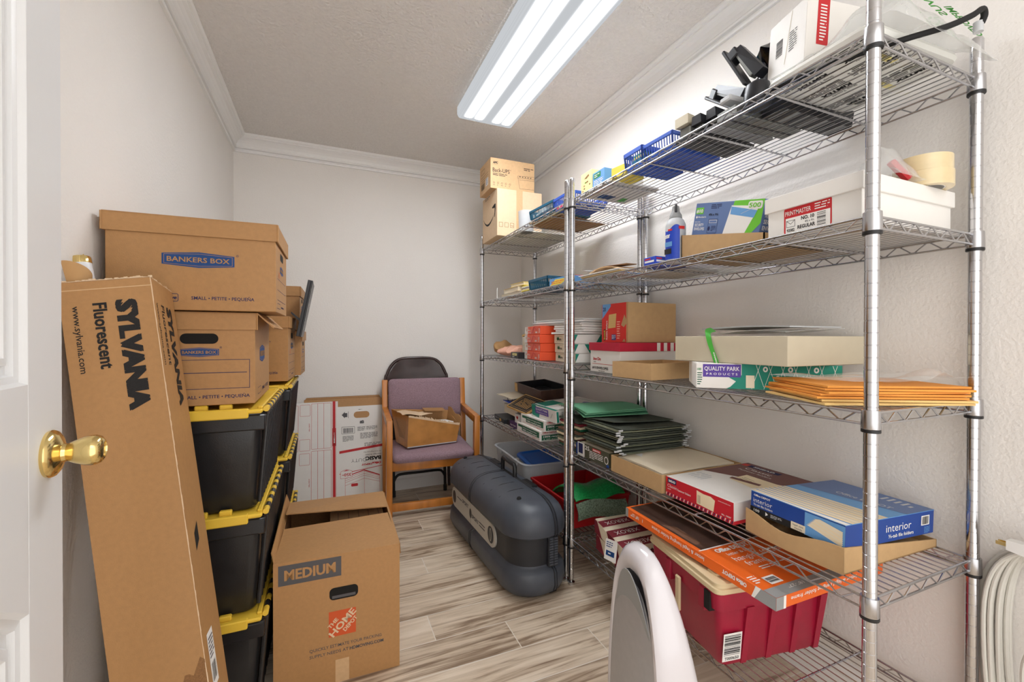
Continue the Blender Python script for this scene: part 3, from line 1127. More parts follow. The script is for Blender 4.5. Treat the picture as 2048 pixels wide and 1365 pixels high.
def moving_box():
    # medium moving box on the floor, flaps half open
    W, D, H = 0.385, 0.555, 0.418
    t = thing('moving_box', 'medium brown moving box with orange logo on the floor, flaps half open', 'cardboard box', (-0.153, 1.535, 0.0), (0, 0, R(-1)))
    b = B()
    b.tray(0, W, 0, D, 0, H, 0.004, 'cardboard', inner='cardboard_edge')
    F = faces(0, W, 0, D, 0, H)
    f = F['-y']
    b.rect(f, 0.014, H - 0.068, 0.198, H - 0.004, 'ink_grey')
    b.text(f, 'MEDIUM', 0.032, H - 0.052, 0.033, 'cardboard', w=0.148, bold=0.035, lift=0.0009)
    b.hole(f, 0.162, H - 0.145, 0.25, H - 0.105, r=0.014)
    b.rect(f, 0.17, H - 0.140, 0.242, H - 0.131, 'ink_grey', 0.0008)
    u0, v0, q = 0.160, H - 0.265, 0.083
    b.rect(f, u0, v0, u0 + q, v0 + q, 'ink_orange')
    G = f.turned(u0 + q / 2, v0 + q / 2, 45)
    b.text(G, 'THE', -0.018, 0.017, 0.012, 'cardboard_pale', w=0.036, bold=0.03, align='C', lift=0.0009)
    b.text(G, 'HOME', 0.0, -0.011, 0.022, 'cardboard_pale', w=0.100, bold=0.03, align='C', lift=0.0009)
    b.text(G, 'DEPOT', 0.011, -0.029, 0.013, 'cardboard_pale', w=0.054, bold=0.03, align='C', lift=0.0009)
    b.text(f, 'QUICKLY ESTIMATE YOUR PACKING', 0.103, H - 0.300, 0.0105, 'ink_grey', w=0.222, bold=0.004)
    b.text(f, 'SUPPLY NEEDS AT', 0.103, H - 0.320, 0.0105, 'ink_grey', w=0.117, bold=0.004)
    b.text(f, 'HDMOVING.COM', 0.224, H - 0.320, 0.0105, 'ink_grey', w=0.107, bold=0.03)
    b.rect(f, 0.18, 0.0, 0.222, 0.075, 'cardboard_light', 0.0003)
    b.build('body', t)

    def flap(name, pts, th, extra=None):
        b = B()
        # pts: hinge a, hinge b, free b, free a ; thickness upward
        P = [Vector(p) for p in pts]
        nrm = (P[1] - P[0]).cross(P[3] - P[0]).normalized() * th
        b.hexa([tuple(p) for p in P] + [tuple(p + nrm) for p in P], 'cardboard')
        fu = (P[1] - P[0])
        Fp = Face(P[0] + nrm, fu, (P[3] - P[0]) - fu.normalized() * (P[3] - P[0]).dot(fu.normalized()))
        if extra:
            extra(b, Fp)
        return b.build('flap', t)

    def front_print(b, Fp):
        w = W
        b.poly(Fp, [(0.130, 0.072), (0.250, 0.066), (0.252, 0.128), (0.134, 0.134)], 'ink_grey')
        b.poly(Fp, [(0.253, 0.068), (0.296, 0.085), (0.297, 0.140), (0.255, 0.128)], 'ink_grey')
        b.poly(Fp, [(0.136, 0.137), (0.252, 0.131), (0.297, 0.144), (0.186, 0.150)], 'ink_grey')
        b.text(Fp, 'MEDIUM', 0.192, 0.092, 0.013, 'cardboard', w=0.075, bold=0.03, align='C', lift=0.0009)
        b.line(Fp, 0.118, 0.075, 0.118, 0.135, 0.001, 'ink_grey')
        b.text(Fp, '16"', 0.104, 0.10, 0.007, 'ink_grey')
        b.line(Fp, 0.128, 0.058, 0.246, 0.052, 0.001, 'ink_grey')
        b.text(Fp, '21"', 0.180, 0.044, 0.007, 'ink_grey')
        b.line(Fp, 0.256, 0.053, 0.298, 0.071, 0.001, 'ink_grey')
        b.text(Fp, '15"', 0.278, 0.052, 0.007, 'ink_grey')
    flap('flap', [(0, 0.0, H), (W, 0.0, H), (W - 0.012, 0.262, H + 0.012), (0.006, 0.262, H + 0.004)], 0.004, front_print)

    def back_print(b, Fp):
        G = Fp.turned(0.26, 0.165, 180)
        b.frame(Fp, 0.135, 0.07, 0.27, 0.16, 0.0014, 'ink_grey')
        b.rect(Fp, 0.135, 0.135, 0.27, 0.16, 'ink_grey')
        b.small(G, 0.0, 0.03, 0.115, 0.09, 6, 'ink_grey', 9)
    # hinge at the far edge, free edge towards the viewer and lifted
    flap('flap', [(W, D, H), (0, D, H), (0.004, D - 0.212, H + 0.030), (W - 0.004, D - 0.225, H + 0.012)], 0.004, back_print)
    flap('flap', [(0.0, 0.01, H), (0.0, D - 0.01, H), (-0.012, D - 0.03, H + 0.05), (-0.012, 0.05, H + 0.02)], 0.003)
    flap('flap', [(W, D - 0.01, H), (W, 0.01, H), (W + 0.008, 0.05, H - 0.055), (W + 0.008, D - 0.05, H - 0.055)], 0.003)
    # something flat and ruled lies inside
    b = B()
    b.box(0.16, 0.37, 0.16, 0.50, H - 0.16, H - 0.035, 'cardboard_light', r=0.001)
    Fi = faces(0.16, 0.37, 0.16, 0.50, 0, H - 0.035)['top']
    for k in range(5):
        b.rect(Fi, 0.03 + 0.04 * k, 0.02, 0.0316 + 0.04 * k, 0.30, 'ink_grey')
    b.rframe(Fi, 0.16, 0.13, 0.20, 0.16, 0.004, 0.0016, 'ink_grey')
    o = one(b, 'flat_carton', 'ruled brown carton lying inside the open moving box', 'cardboard box', (-0.153, 1.535, 0.0), (0, 0, R(-1)))
    b = B()
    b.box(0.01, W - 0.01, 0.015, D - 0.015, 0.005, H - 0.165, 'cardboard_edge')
    o = one(b, 'packed_contents', 'packed brown bundle filling the lower part of the moving box', 'bundle', (-0.153, 1.535, 0.0), (0, 0, R(-1)))


moving_box()

# ---------------------------------------------------------------- back of the room: chairs, flattened boxes


def armchair():
    t = thing('armchair', 'wooden armchair with purple woven seat and back by the back wall', 'chair', (0.652, 2.965, 0), (0, 0, R(-3)))
    for sx in (-1, 1):
        b = B()
        x0, x1 = (-0.300, -0.262) if sx < 0 else (0.262, 0.300)

        def bar(p, q, w=0.045):
            """flat bar in the side plane from p to q (y, z)"""
            d = Vector((q[0] - p[0], q[1] - p[1])).normalized() * w / 2
            n = Vector((-d.y, d.x))
            c = [(p[0] - n.x, p[1] - n.y), (q[0] - n.x, q[1] - n.y), (q[0] + n.x, q[1] + n.y), (p[0] + n.x, p[1] + n.y)]
            bm_ = bmesh.new()
            vs = [bm_.verts.new((x, y, z)) for x in (x0, x1) for y, z in c]
            for f in ((0, 1, 2, 3), (7, 6, 5, 4), (0, 4, 5, 1), (1, 5, 6, 2), (2, 6, 7, 3), (3, 7, 4, 0)):
                bm_.faces.new([vs[i] for i in f])
            bmesh.ops.recalc_face_normals(bm_, faces=list(bm_.faces))
            bmesh.ops.bevel(bm_, geom=list(bm_.edges), offset=0.006, segments=2, profile=0.6, affect='EDGES')
            b.bm(bm_, 'oak', True)
        bar((-0.165, 0.0), (-0.185, 0.615))
        bar((0.155, 0.0), (0.245, 0.83))
        bar((-0.205, 0.590), (0.215, 0.618), 0.05)
        bar((-0.165, 0.035), (0.16, 0.035), 0.05)
        b.build('side_frame', t)
    b = B()
    b.box(-0.262, 0.262, -0.175, -0.150, 0.288, 0.345, 'oak', r=0.004, seg=2)
    b.build('front_rail', t)
    b = B()
    b.box(-0.262, 0.262, -0.178, -0.152, 0.035, 0.082, 'oak', r=0.004, seg=2)
    b.build('stretcher', t)
    b = B()
    b.box(-0.255, 0.255, 0.13, 0.15, 0.30, 0.35, 'oak', r=0.003)
    b.build('rear_rail', t)

    def cushion(name, hx, hy, hz, M, crown=0.012):
        b = B()
        rings = []
        for z, ins, in ((-hz, 0.02), (-hz * 0.9, 0.008), (-hz * 0.3, 0.0), (hz * 0.3, 0.0), (hz * 0.75, 0.008), (hz, 0.03), (hz + crown * 0.6, 0.08), (hz + crown, 0.16)):
            rings.append(rring(0, 0, hx - ins, hy - min(ins, hy * 0.8), 0.03, z, 5))
        b.loft(rings, 'purple_fabric', True, True, True, M)
        b.build(name, t)
    cushion('seat', 0.262, 0.205, 0.030, Matrix.Translation((0, -0.005, 0.378)) @ Matrix.Rotation(R(2), 4, 'X'))
    cushion('backrest', 0.259, 0.140, 0.024, Matrix.Translation((0, 0.195, 0.698)) @ Matrix.Rotation(R(84), 4, 'X'))


armchair()


def folding_chair():
    t = thing('folding_chair', 'dark brown metal folding chair folded against the back wall behind the armchair', 'chair', (0.624, 3.203, 0), (R(-5.0), 0, 0))
    b = B()
    W, H = 0.228, 0.985
    pts = [(-W, 0, 0.02), (-W, 0, 0.4), (-W, 0, 0.80), (-W + 0.012, 0, 0.87), (-W + 0.05, 0, 0.94), (-W + 0.11, 0, 0.978), (0, 0, 0.985),
           (W - 0.11, 0, 0.978), (W - 0.05, 0, 0.94), (W - 0.012, 0, 0.87), (W, 0, 0.80), (W, 0, 0.4), (W, 0, 0.02)]
    b.tube(curve(pts, 5), 0.011, 'brown_vinyl', 10)
    b.build('frame', t)
    b = B()

    def back(a, c):
        x = (a - 0.5) * 2
        zt = 0.982 - 0.15 * max(0, abs(x) - 0.45) ** 1.6 / 0.55 ** 1.6 * 1.0
        z = 0.72 + (zt - 0.72) * c
        return (x * (W - 0.004), -0.006 + 0.012 * (1 - x * x) * math.sin(math.pi * c), z)
    b.grid(back, 16, 8, 0.002, 'brown_vinyl')
    b.build('backrest', t)
    b = B()
    b.box(-W + 0.015, W - 0.015, -0.03, -0.012, 0.28, 0.66, 'brown_vinyl', r=0.006, seg=2)
    b.build('seat', t)
    b = B()
    q = 0.185
    b.tube([(-q, -0.05, 0.008), (-q, -0.045, 0.55)], 0.010, 'black_metal', 10)
    b.tube([(q, -0.05, 0.008), (q, -0.045, 0.55)], 0.010, 'black_metal', 10)
    b.tube(curve([(-q, -0.05, 0.105), (-q + 0.02, -0.05, 0.140), (-q + 0.055, -0.05, 0.153), (0, -0.05, 0.153), (q - 0.055, -0.05, 0.153), (q - 0.02, -0.05, 0.140), (q, -0.05, 0.105)], 5), 0.009, 'black_metal', 10)
    lg = b.build('rear_leg_frame', t)
    for sx in (-q, q, ):
        b = B()
        b.lathe([(0.013, 0.0), (0.013, 0.04), (0.010, 0.045)], 'black_rubber', 12, Matrix.Translation((sx, -0.05, 0.0)))
        b.build('rubber_foot', lg)


folding_chair()


def torn_box():
    t = thing('torn_carton', 'torn brown carton wrapped in shiny tape on the armchair seat', 'cardboard box', (0.628, 2.950, 0.424), (0, 0, R(7)))
    b = B()
    # uneven body: corners fl, fr, br, bl
    o0 = [(-0.165, -0.105, 0), (0.175, -0.100, 0.0), (0.170, 0.100, 0), (-0.180, 0.100, 0)]
    o1 = [(-0.160, -0.118, 0.205), (0.195, -0.115, 0.120), (0.200, 0.110, 0.185), (-0.212, 0.105, 0.225)]
    k = 0.004
    i1 = [(-0.156, -0.112, 0.203), (0.190, -0.110, 0.118), (0.195, 0.104, 0.183), (-0.206, 0.100, 0.223)]
    i0 = [(-0.158, -0.098, 0.005), (0.168, -0.094, 0.005), (0.163, 0.094, 0.005), (-0.172, 0.094, 0.005)]
    vs = o0 + o1 + i1 + i0
    fs = [(3, 2, 1, 0)]
    for a in range(4):
        c = (a + 1) % 4
        fs += [(a, c, 4 + c, 4 + a), (4 + a, 4 + c, 8 + c, 8 + a)]
    b.add(vs, fs, 'torn_card')
    b.add(vs, [(8 + a, 8 + (a + 1) % 4, 12 + (a + 1) % 4, 12 + a) for a in range(4)] + [(12, 13, 14, 15)], 'cardboard')
    # ragged tear along the front top edge
    rn = random.Random(3)
    P, Q = Vector(o1[0]), Vector(o1[1])
    n = 26
    for i in range(n):
        a = P.lerp(Q, i / n); c = P.lerp(Q, (i + 1) / n)
        h = rn.uniform(0.003, 0.016) * (1.4 if 0.1 < i / n < 0.5 else 0.8)
        b.hexa([(a.x, a.y - 0.001, a.z - 0.006), (c.x, c.y - 0.001, c.z - 0.006), (c.x, c.y + 0.004, c.z - 0.006), (a.x, a.y + 0.004, a.z - 0.006),
                (a.x, a.y - 0.002, a.z + h), (c.x, c.y - 0.002, c.z + rn.uniform(0.002, 0.012)), (c.x, c.y + 0.003, c.z + 0.004), (a.x, a.y + 0.003, a.z + h)], 'cardboard_pale')
    F = Face(o0[0], Vector(o0[1]) - Vector(o0[0]), Vector(o1[0]) - Vector(o0[0]))
    b.text(F, 'MAY-D-THING', 0.055, 0.105, 0.008, 'white_paper', w=0.085, bold=0.01)
    for u0, u1, v0, v1 in ((0.02, 0.30, 0.02, 0.035), (0.05, 0.11, 0.04, 0.10), (0.16, 0.24, 0.03, 0.09)):
        b.rect(F, u0, v0, u1, v1, 'cardboard_light' if u0 > 0.03 else 'torn_card', 0.0006)
    b.rect(F, 0.0, 0.0, 0.34, 0.006, 'grey_light', 0.0008)
    b.build('body', t)
    b = B()
    b.grid(lambda a, c: (-0.195 + 0.20 * a, -0.10 + 0.19 * c, 0.215 - 0.012 * a + 0.006 * math.sin(8 * a + 5 * c) - 0.012 * c * a), 8, 8, 0.003, 'cardboard_pale')
    b.grid(lambda a, c: (0.0 + 0.15 * a, 0.035 + 0.06 * c, 0.205 + 0.012 * c - 0.01 * a), 4, 3, 0.003, 'cardboard')
    b.build('flap', t)
    b = B()
    b.grid(lambda a, c: (0.184 + 0.018 * c, -0.118 + 0.225 * a, 0.08 + (0.085 + 0.05 * a) * c + 0.008 * math.sin(10 * a) * c), 10, 4, 0.004, 'cardboard')
    b.build('side_flap', t)
    b = B()
    b.box(0.005, 0.155, -0.085, 0.055, 0.127, 0.143, 'white_paper', r=0.001)
    b.box(0.005, 0.155, -0.086, 0.055, 0.119, 0.1265, 'black_device')
    one(b, 'manual', 'white booklet with black edge inside the torn carton on the chair', 'booklet', (0.628, 2.950, 0.424), (R(-4), R(4), R(7)))
    b = B()
    b.box(-0.145, 0.155, -0.085, 0.085, 0.006, 0.105, 'cardboard_edge', r=0.002)
    one(b, 'parcel', 'brown parcel under the booklet inside the torn carton', 'parcel', (0.628, 2.950, 0.424), (0, 0, R(7)))


torn_box()


def flat_boxes():
    # flattened storage boxes leaning on the back wall; local: x right, z up, front at y=0
    lean = R(-9)
    for k, (x0, x1, h, lab) in enumerate(((0.085, 0.585, 0.712, 'flattened brown box directly behind the white printed one'),
                                          (0.095, 0.580, 0.722, 'flattened brown box second behind the white printed one'),
                                          (0.100, 0.575, 0.716, 'flattened brown box nearest the back wall, left of the armchair'))):
        b = B()
        b.box(x0, x1, 0, 0.0065, 0, h, 'cardboard', r=0.001)
        b.box(x0 + 0.004, x1 - 0.004, 0.0015, 0.005, h, h + 0.003, 'cardboard_edge')
        one(b, 'flattened_box', lab, 'cardboard box', (-0.224, 3.158 + 0.0085 * (k + 1), 0.002), (lean, 0, 0), 'flattened storage boxes')
    b = B()
    W = 0.605
    b.box(0, 0.298, 0, 0.0055, 0, 0.695, 'white_card')
    b.box(0.298, W, 0, 0.0055, 0, 0.655, 'white_card')
    b.box(0.300, W - 0.004, 0.001, 0.0055, 0.655, 0.705, 'cardboard')
    F = Face((0, 0, 0), (1, 0, 0), (0, 0, 1))
    S = 0.000488

    def U(x):
        return 0.0305 + (x - 60) * S

    def V(y):
        return 0.695 - (y - 112) * 0.000508
    r = 'ink_red'
    for (a, c, d, e) in ((122, 252, 140, 290), (118, 250, 592, 742), (116, 248, 775, 925)):
        b.rframe(F, U(a), V(e), U(c), V(d), 0.006, 0.0016, r)
    for (d, e) in ((128, 730), (752, 1500)):
        b.rframe(F, U(266), V(e), U(520), V(d), 0.005, 0.0018, r)
        b.rect(F, U(345), V(e), U(349), V(d), r)
        b.rect(F, U(423), V(e), U(427), V(d), r)
    b.rframe(F, U(20), V(745), U(103), V(146), 0.006, 0.0018, r)
    b.rect(F, U(541), V(1500), U(575), V(110), r)
    b.rect(F, U(533), V(1500), U(537), V(110), r)
    b.rect(F, U(580), V(1500), U(583), V(110), r)
    b.rect(F, U(533), V(710), U(583), V(472), r)
    G = F.turned(U(568), V(668), 90)
    b.text(G, 'BASIC', 0, 0, 0.008, 'white_card', w=0.035, bold=0.04, lift=0.0009)
    b.text(G, 'DUTY', 0.037, 0, 0.008, 'white_card', w=0.034, lift=0.0009)
    for y in (495, 1210):
        G = F.turned(U(246), V(y), 90)
        b.text(G, 'Office DEPOT', 0, 0, 0.005, r, w=0.055, bold=0.03)
    # right-hand panel, printed upside down
    k = 'ink_grey'
    b.poly(F, [(U(660), V(305)), (U(700), V(262)), (U(700), V(280)), (U(733), V(280)), (U(733), V(335)), (U(700), V(335)), (U(700), V(350))], k)
    b.rect(F, U(743), V(350), U(748), V(260), k)
    b.hole(F, U(820), V(356), U(1035), V(268), 'cardboard')
    b.small(F, U(885), V(248), U(975), V(232), 1, k, 4)
    b.text(F, 'B', U(955), V(430), 0.026, k, bold=0.06, rot=90)
    b.rframe(F, U(655), V(562), U(832), V(465), 0.004, 0.0022, k)
    b.bars(F, U(675), V(550), U(815), V(485), k, 22, 8)
    b.small(F, U(670), V(665), U(815), V(588), 7, k, 5)
    b.small(F, U(868), V(535), U(975), V(475), 5, k, 6)
    b.small(F, U(990), V(525), U(1140), V(475), 4, k, 7)
    b.small(F, U(905), V(642), U(1145), V(560), 6, k, 8)
    b.small(F, U(960), V(748), U(1185), V(700), 3, k, 9)
    b.poly(F, [(U(625), V(820)), (U(1208), V(765)), (U(1208), V(732)), (U(625), V(786))], r)
    for s_, u, v, h, w, m, bo in (('for letter/legal size files', 1185, 822, 0.008, 0.115, k, 0.0), ('storage boxes', 1190, 858, 0.012, 0.105, k, 0.0),
                                  ('BASIC', 1185, 893, 0.025, 0.102, 'ink_black', 0.045), ('DUTY', 982, 905, 0.025, 0.098, k, -0.012),
                                  ('Office', 1185, 972, 0.013, 0.058, r, 0.06), ('DEPOT', 1060, 982, 0.011, 0.068, r, 0.05)):
        b.text(F, s_, U(u), V(v), h, m, w=w, bold=bo, rot=180)
    b.poly(F, [(U(625), V(1092)), (U(1208), V(1030)), (U(1208), V(1022)), (U(625), V(1084))], r)
    b.poly(F, [(U(640), V(1150)), (U(640), V(1060)), (U(715), V(1030)), (U(790), V(1060)), (U(790), V(1140))], 'white_card', 0.0008)
    for a, c in (((640, 1150), (640, 1060)), ((640, 1060), (715, 1030)), ((715, 1030), (790, 1060)), ((790, 1060), (790, 1140)), ((790, 1140), (640, 1150))):
        b.line(F, U(a[0]), V(a[1]), U(c[0]), V(c[1]), 0.0018, r, 0.001)
    b.poly(F, [(U(672), V(1058)), (U(715), V(1040)), (U(755), V(1050))], r, 0.001)
    b.text(F, '350', U(778), V(1085), 0.020, r, w=0.045, bold=0.02, rot=180, lift=0.0012)
    b.text(F, 'lb', U(682), V(1098), 0.008, r, w=0.012, bold=0.02, rot=180, lift=0.0012)
    # line drawing of a box
    for i, (ya, yb) in enumerate(((1060, 1150), (1085, 1170), (1110, 1190), (1135, 1210), (1175, 1240))):
        b.line(F, U(955), V(ya), U(1165), V(yb), 0.0016, r)
        b.line(F, U(955), V(ya), U(700), V(ya + 70), 0.0016, r)
    b.poly(F, [(U(790), V(1100)), (U(955), V(1058)), (U(955), V(1072)), (U(790), V(1112))], r)
    b.poly(F, [(U(955), V(1058)), (U(1165), V(1145)), (U(1165), V(1160)), (U(955), V(1075))], r)
    for x, y in ((700, 1150), (1165, 1150), (955, 1060)):
        b.line(F, U(x), V(y), U(x), V(1420), 0.0016, r)
    b.rrect(F, U(778), V(1266), U(868), V(1228), 0.006, r)
    one(b, 'flattened_box', 'white flattened storage box with red print leaning left of the armchair', 'cardboard box', (-0.224, 3.158, 0.002), (lean, 0, 0), 'flattened storage boxes')


flat_boxes()

# ---------------------------------------------------------------- floor: travel case, air purifier, cord


def travel_case():
    t = thing('travel_case', 'large charcoal hard-shell travel case lying on the floor', 'travel case', (0.846, 2.15, 0), (0, 0, R(2.2)))
    HX, HY = 0.155, 0.50
    prof = [(0.0, 0.055, 0.10), (0.006, 0.035, 0.11), (0.03, 0.010, 0.13), (0.06, 0.0, 0.14), (0.112, 0.003, 0.14), (0.122, 0.010, 0.135), (0.128, 0.024, 0.12), (0.140, 0.030, 0.115)]
    mid = [(0.140, 0.030, 0.115), (0.262, 0.026, 0.118), (0.268, 0.010, 0.13)]
    topp = [(0.268, 0.010, 0.13), (0.276, 0.002, 0.138), (0.30, 0.0, 0.14), (0.335, 0.004, 0.14), (0.365, 0.016, 0.13), (0.388, 0.036, 0.115), (0.402, 0.062, 0.09), (0.410, 0.095, 0.06), (0.413, 0.14, 0.014)]

    def rings(pr):
        return [rring(0, 0, HX - i, HY - i * 1.25, r, z, 7) for z, i, r in pr]
    b = B()
    b.loft(rings(prof), 'case_grey', True, False, True)
    b.build('base_shell', t)
    b = B()
    b.loft(rings(mid), 'case_dark', False, False, True)
    b.build('waist', t)
    b = B()
    b.loft(rings(topp), 'case_grey', False, True, True)
    top = b.build('upper_shell', t)

    def top_z(x, y):
        # height of the upper shell above (x, y)
        best = 0.268
        for z, i, r in topp:
            hx, hy = HX - i, HY - i * 1.25
            if abs(x) <= hx and abs(y) <= hy:
                best = z
        # linear refine across x
        zs = [(HX - i, z) for z, i, r in topp]
        for (a, za), (c, zc) in zip(zs, zs[1:]):
            if c <= abs(x) <= a and a > c:
                zx = zc + (za - zc) * (abs(x) - c) / (a - c)
                best = min(best, zx) if best > 0.27 else zx
        return max(best, 0.268)
    b = B()
    # lengthwise parting seam, off centre, running over the top and down both ends
    sx = 0.045
    allp = prof + mid[1:] + topp[1:]
    left = [(sx, -(HY - i * 1.25) - 0.001 + (0.004 if z < 0.27 else 0.0), z) for z, i, r in allp if i < 0.10]
    pth = [Vector(p) for p in left] + [Vector((sx, -0.2, 0.4125)), Vector((sx, 0.2, 0.4125))] + [Vector((p[0], -p[1], p[2])) for p in reversed(left)]
    b.tube(pth, 0.0032, 'case_dark', 6)
    b.tube([p + Vector((0.012, 0, -0.0008)) for p in pth], 0.0022, 'case_dark', 6)
    # crosswise strap groove on the near-left half
    cross = [(-(HX - i) - 0.0006, 0.03, z) for z, i, r in prof[1:] + mid[1:] + topp[1:]] + [(sx - 0.005, 0.03, 0.4135)]
    b.tube(cross, 0.0025, 'black_plastic', 6)
    b.tube([(p[0], 0.05, p[2]) for p in cross], 0.0018, 'black_plastic', 6)
    # pressed ribs on the top
    for y in (0.335, 0.245, 0.155, -0.06, -0.16, -0.26):
        pts = [(-0.118, y), (-0.06, y), (0.0, y), (0.018, y - 0.006), (0.026, y - 0.045)]
        b.tube([(x, yy, top_z(x, yy) + 0.0004) for x, yy in pts], 0.0021, 'black_plastic', 6)
    b.build('seam', t)
    for y in (0.37, -0.36):
        b = B()
        b.lathe([(0.011, -0.004), (0.011, 0.008), (0.008, 0.014), (0.003, 0.0165), (0.0, 0.0168)], 'black_rubber', 16, Matrix.Translation((-0.062, y, top_z(-0.062, y) - 0.001)))
        b.build('bumper', t)
    b = B()
    hx = sx + 0.004
    pts = [(hx, -0.085, 0.408), (hx, -0.084, 0.462), (hx, -0.078, 0.470), (hx, 0.06, 0.478), (hx, 0.068, 0.470), (hx, 0.069, 0.408)]
    b.tube(pts, 0.011, 'black_plastic', 10)
    b.build('carry_handle', t)
    for y in (0.22, -0.20):
        b = B()
        b.box(sx + 0.012, sx + 0.045, y - 0.055, y + 0.055, 0.402, 0.4155, 'black_plastic', r=0.003)
        b.build('latch', t)
    b = B()
    b.box(0.022, 0.070, -HY + 0.018, -HY + 0.05, 0.135, 0.268, 'case_dark', r=0.002)
    for k in range(11):
        z = 0.143 + k * 0.0112
        b.box(0.026, 0.044, -HY + 0.0145, -HY + 0.02, z, z + 0.007, 'case_grey')
        b.box(0.049, 0.066, -HY + 0.0145, -HY + 0.02, z, z + 0.007, 'case_grey')
    b.build('hinge', t)
    # pale name band on the left side
    b = B()
    xw = -HX + 0.024
    F = Face((xw - 0.0045, 0.40, 0.139), (0, -1, 0), (0, 0, 1))
    LB, HB = 0.66, 0.112
    for (u0, u1) in ((0.0, 0.322), (0.328, LB)):
        pts = []
        r = 0.05
        if u0 == 0:
            pts = [(u1, 0), (u1, HB)] + [(r + r * math.cos(R(a)), HB / 2 + HB / 2 * math.sin(R(a))) for a in range(90, 271, 15)]
        else:
            pts = [(u0, HB), (u0, 0)] + [(u1 - r + r * math.cos(R(a)), HB / 2 + HB / 2 * math.sin(R(a))) for a in range(-90, 91, 15)]
        fr = [F.at(a, c) for a, c in pts]
        bk = [F.at(a, c, -0.016) for a, c in pts]
        n = len(fr)
        b.add(fr + bk, [tuple(range(n))] + [(i, n + i, n + (i + 1) % n, (i + 1) % n) for i in range(n)], 'case_band')
    b.ell(F, 0.325, HB * 0.5, 0.017, 0.026, 'black_plastic', 0.0012)
    b.ell(F, LB - 0.056, HB * 0.5, 0.036, 0.040, 'case_dark', 0.001)
    b.ell(F, LB - 0.056, HB * 0.5, 0.012, 0.032, 'case_band', 0.0014)
    b.ell(F, LB - 0.056, HB * 0.5, 0.007, 0.026, 'case_dark', 0.0018)
    b.ell(F, 0.05, HB * 0.5, 0.03, 0.036, 'case_dark', 0.001)
    b.text(F, 'SPORT', 0.345, HB * 0.36, 0.020, 'ink_grey', w=0.10, bold=0.03, shear=0.1)
    for v in (0.36, 0.50):
        b.rect(F, 0.452, HB * v, 0.53, HB * v + 0.006, 'ink_grey')
    b.text(F, 'SPORT', 0.19, HB * 0.62, 0.020, 'ink_grey', w=0.10, bold=0.03, shear=0.1)
    b.rect(F, 0.10, HB * 0.62, 0.18, HB * 0.62 + 0.006, 'ink_grey')
    b.build('name_band', t)


travel_case()


def purifier():
    th = math.atan2(-0.982, -0.19)
    t = thing('air_purifier', 'white arched air purifier with silver front standing in the foreground', 'air purifier', (0.705, 0.855, 0.0), (0, 0, th))
    Hh, Wh = 0.618, 0.145

    def half(z):
        return Wh * (max(0.0, 1 - (z / Hh) ** 2.5)) ** 0.5

    def depth(z):
        return 0.024 + 0.100 * (1 - (z / Hh) ** 1.7)
    # shell: stacked arches from front (y=-0.02) to back
    b = B()
    N = 28

    def arch(scale, y0, bulge):
        pts = []
        for k in range(N + 1):
            a = math.pi * k / N
            c, s = math.cos(a), math.sin(a)
            x = math.copysign(abs(c) ** 0.72, c) * Wh * scale
            z = (abs(s) ** 0.80) * Hh * (0.5 + 0.5 * scale) * 1.0
            pts.append((x, y0 + bulge * depth(z) / 0.124, z + 0.004))
        return pts
    rings = [arch(0.80, -0.014, 0.0), arch(0.86, -0.022, 0.0), arch(0.93, -0.022, 0.0), arch(0.98, -0.012, 0.0), arch(1.0, 0.004, 0.0),
             arch(1.0, 0.004, 0.045), arch(0.985, 0.004, 0.085), arch(0.93, 0.004, 0.108), arch(0.82, 0.004, 0.118), arch(0.5, 0.004, 0.124), arch(0.02, 0.004, 0.126)]
    vs = [p for r in rings for p in r]
    m = N + 1
    fs = [(i * m + j, i * m + j + 1, (i + 1) * m + j + 1, (i + 1) * m + j) for i in range(len(rings) - 1) for j in range(N)]
    fs = [tuple(reversed(f)) for f in fs]
    b.add(vs, fs, 'purifier_white', True)
    b.build('shell', t)
    b = B()
    # silver front: lower panel, slightly bowed, its top edge a scooped lip
    n = 24
    inner = []
    for k in range(n + 1):
        a = math.pi * k / n
        c, s = math.cos(a), math.sin(a)
        inner.append((math.copysign(abs(c) ** 0.72, c) * Wh * 0.89, (abs(s) ** 0.80) * Hh * 0.93))
    rows = []
    for i in range(9):
        q = i / 8
        rows.append([(x * q, -0.020 - 0.016 * (1 - q * q), 0.008 + z * (0.12 + 0.88 * q) * (0.93 if True else 1)) for x, z in inner])
    vs = [p for r in rows for p in r]
    m = n + 1
    b.add(vs, [(i * m + j, i * m + j + 1, (i + 1) * m + j + 1, (i + 1) * m + j) for i in range(8) for j in range(n)], 'purifier_silver', True)
    b.build('front_panel', t)
    b = B()
    b.grid(lambda a, c: (Wh * 0.58 * (2 * a - 1), -0.020 - 0.012 * c * (1 - (2 * a - 1) ** 2), Hh * 0.70 + 0.02 * c + 0.115 * (1 - (2 * a - 1) ** 2) * (0.35 + 0.65 * c)), 12, 5, 0.002, 'grey_plastic')
    b.build('air_scoop', t)
    b = B()
    b.box(-0.125, 0.125, -0.015, 0.11, 0.0, 0.012, 'purifier_white', r=0.005)
    b.build('base', t)


purifier()


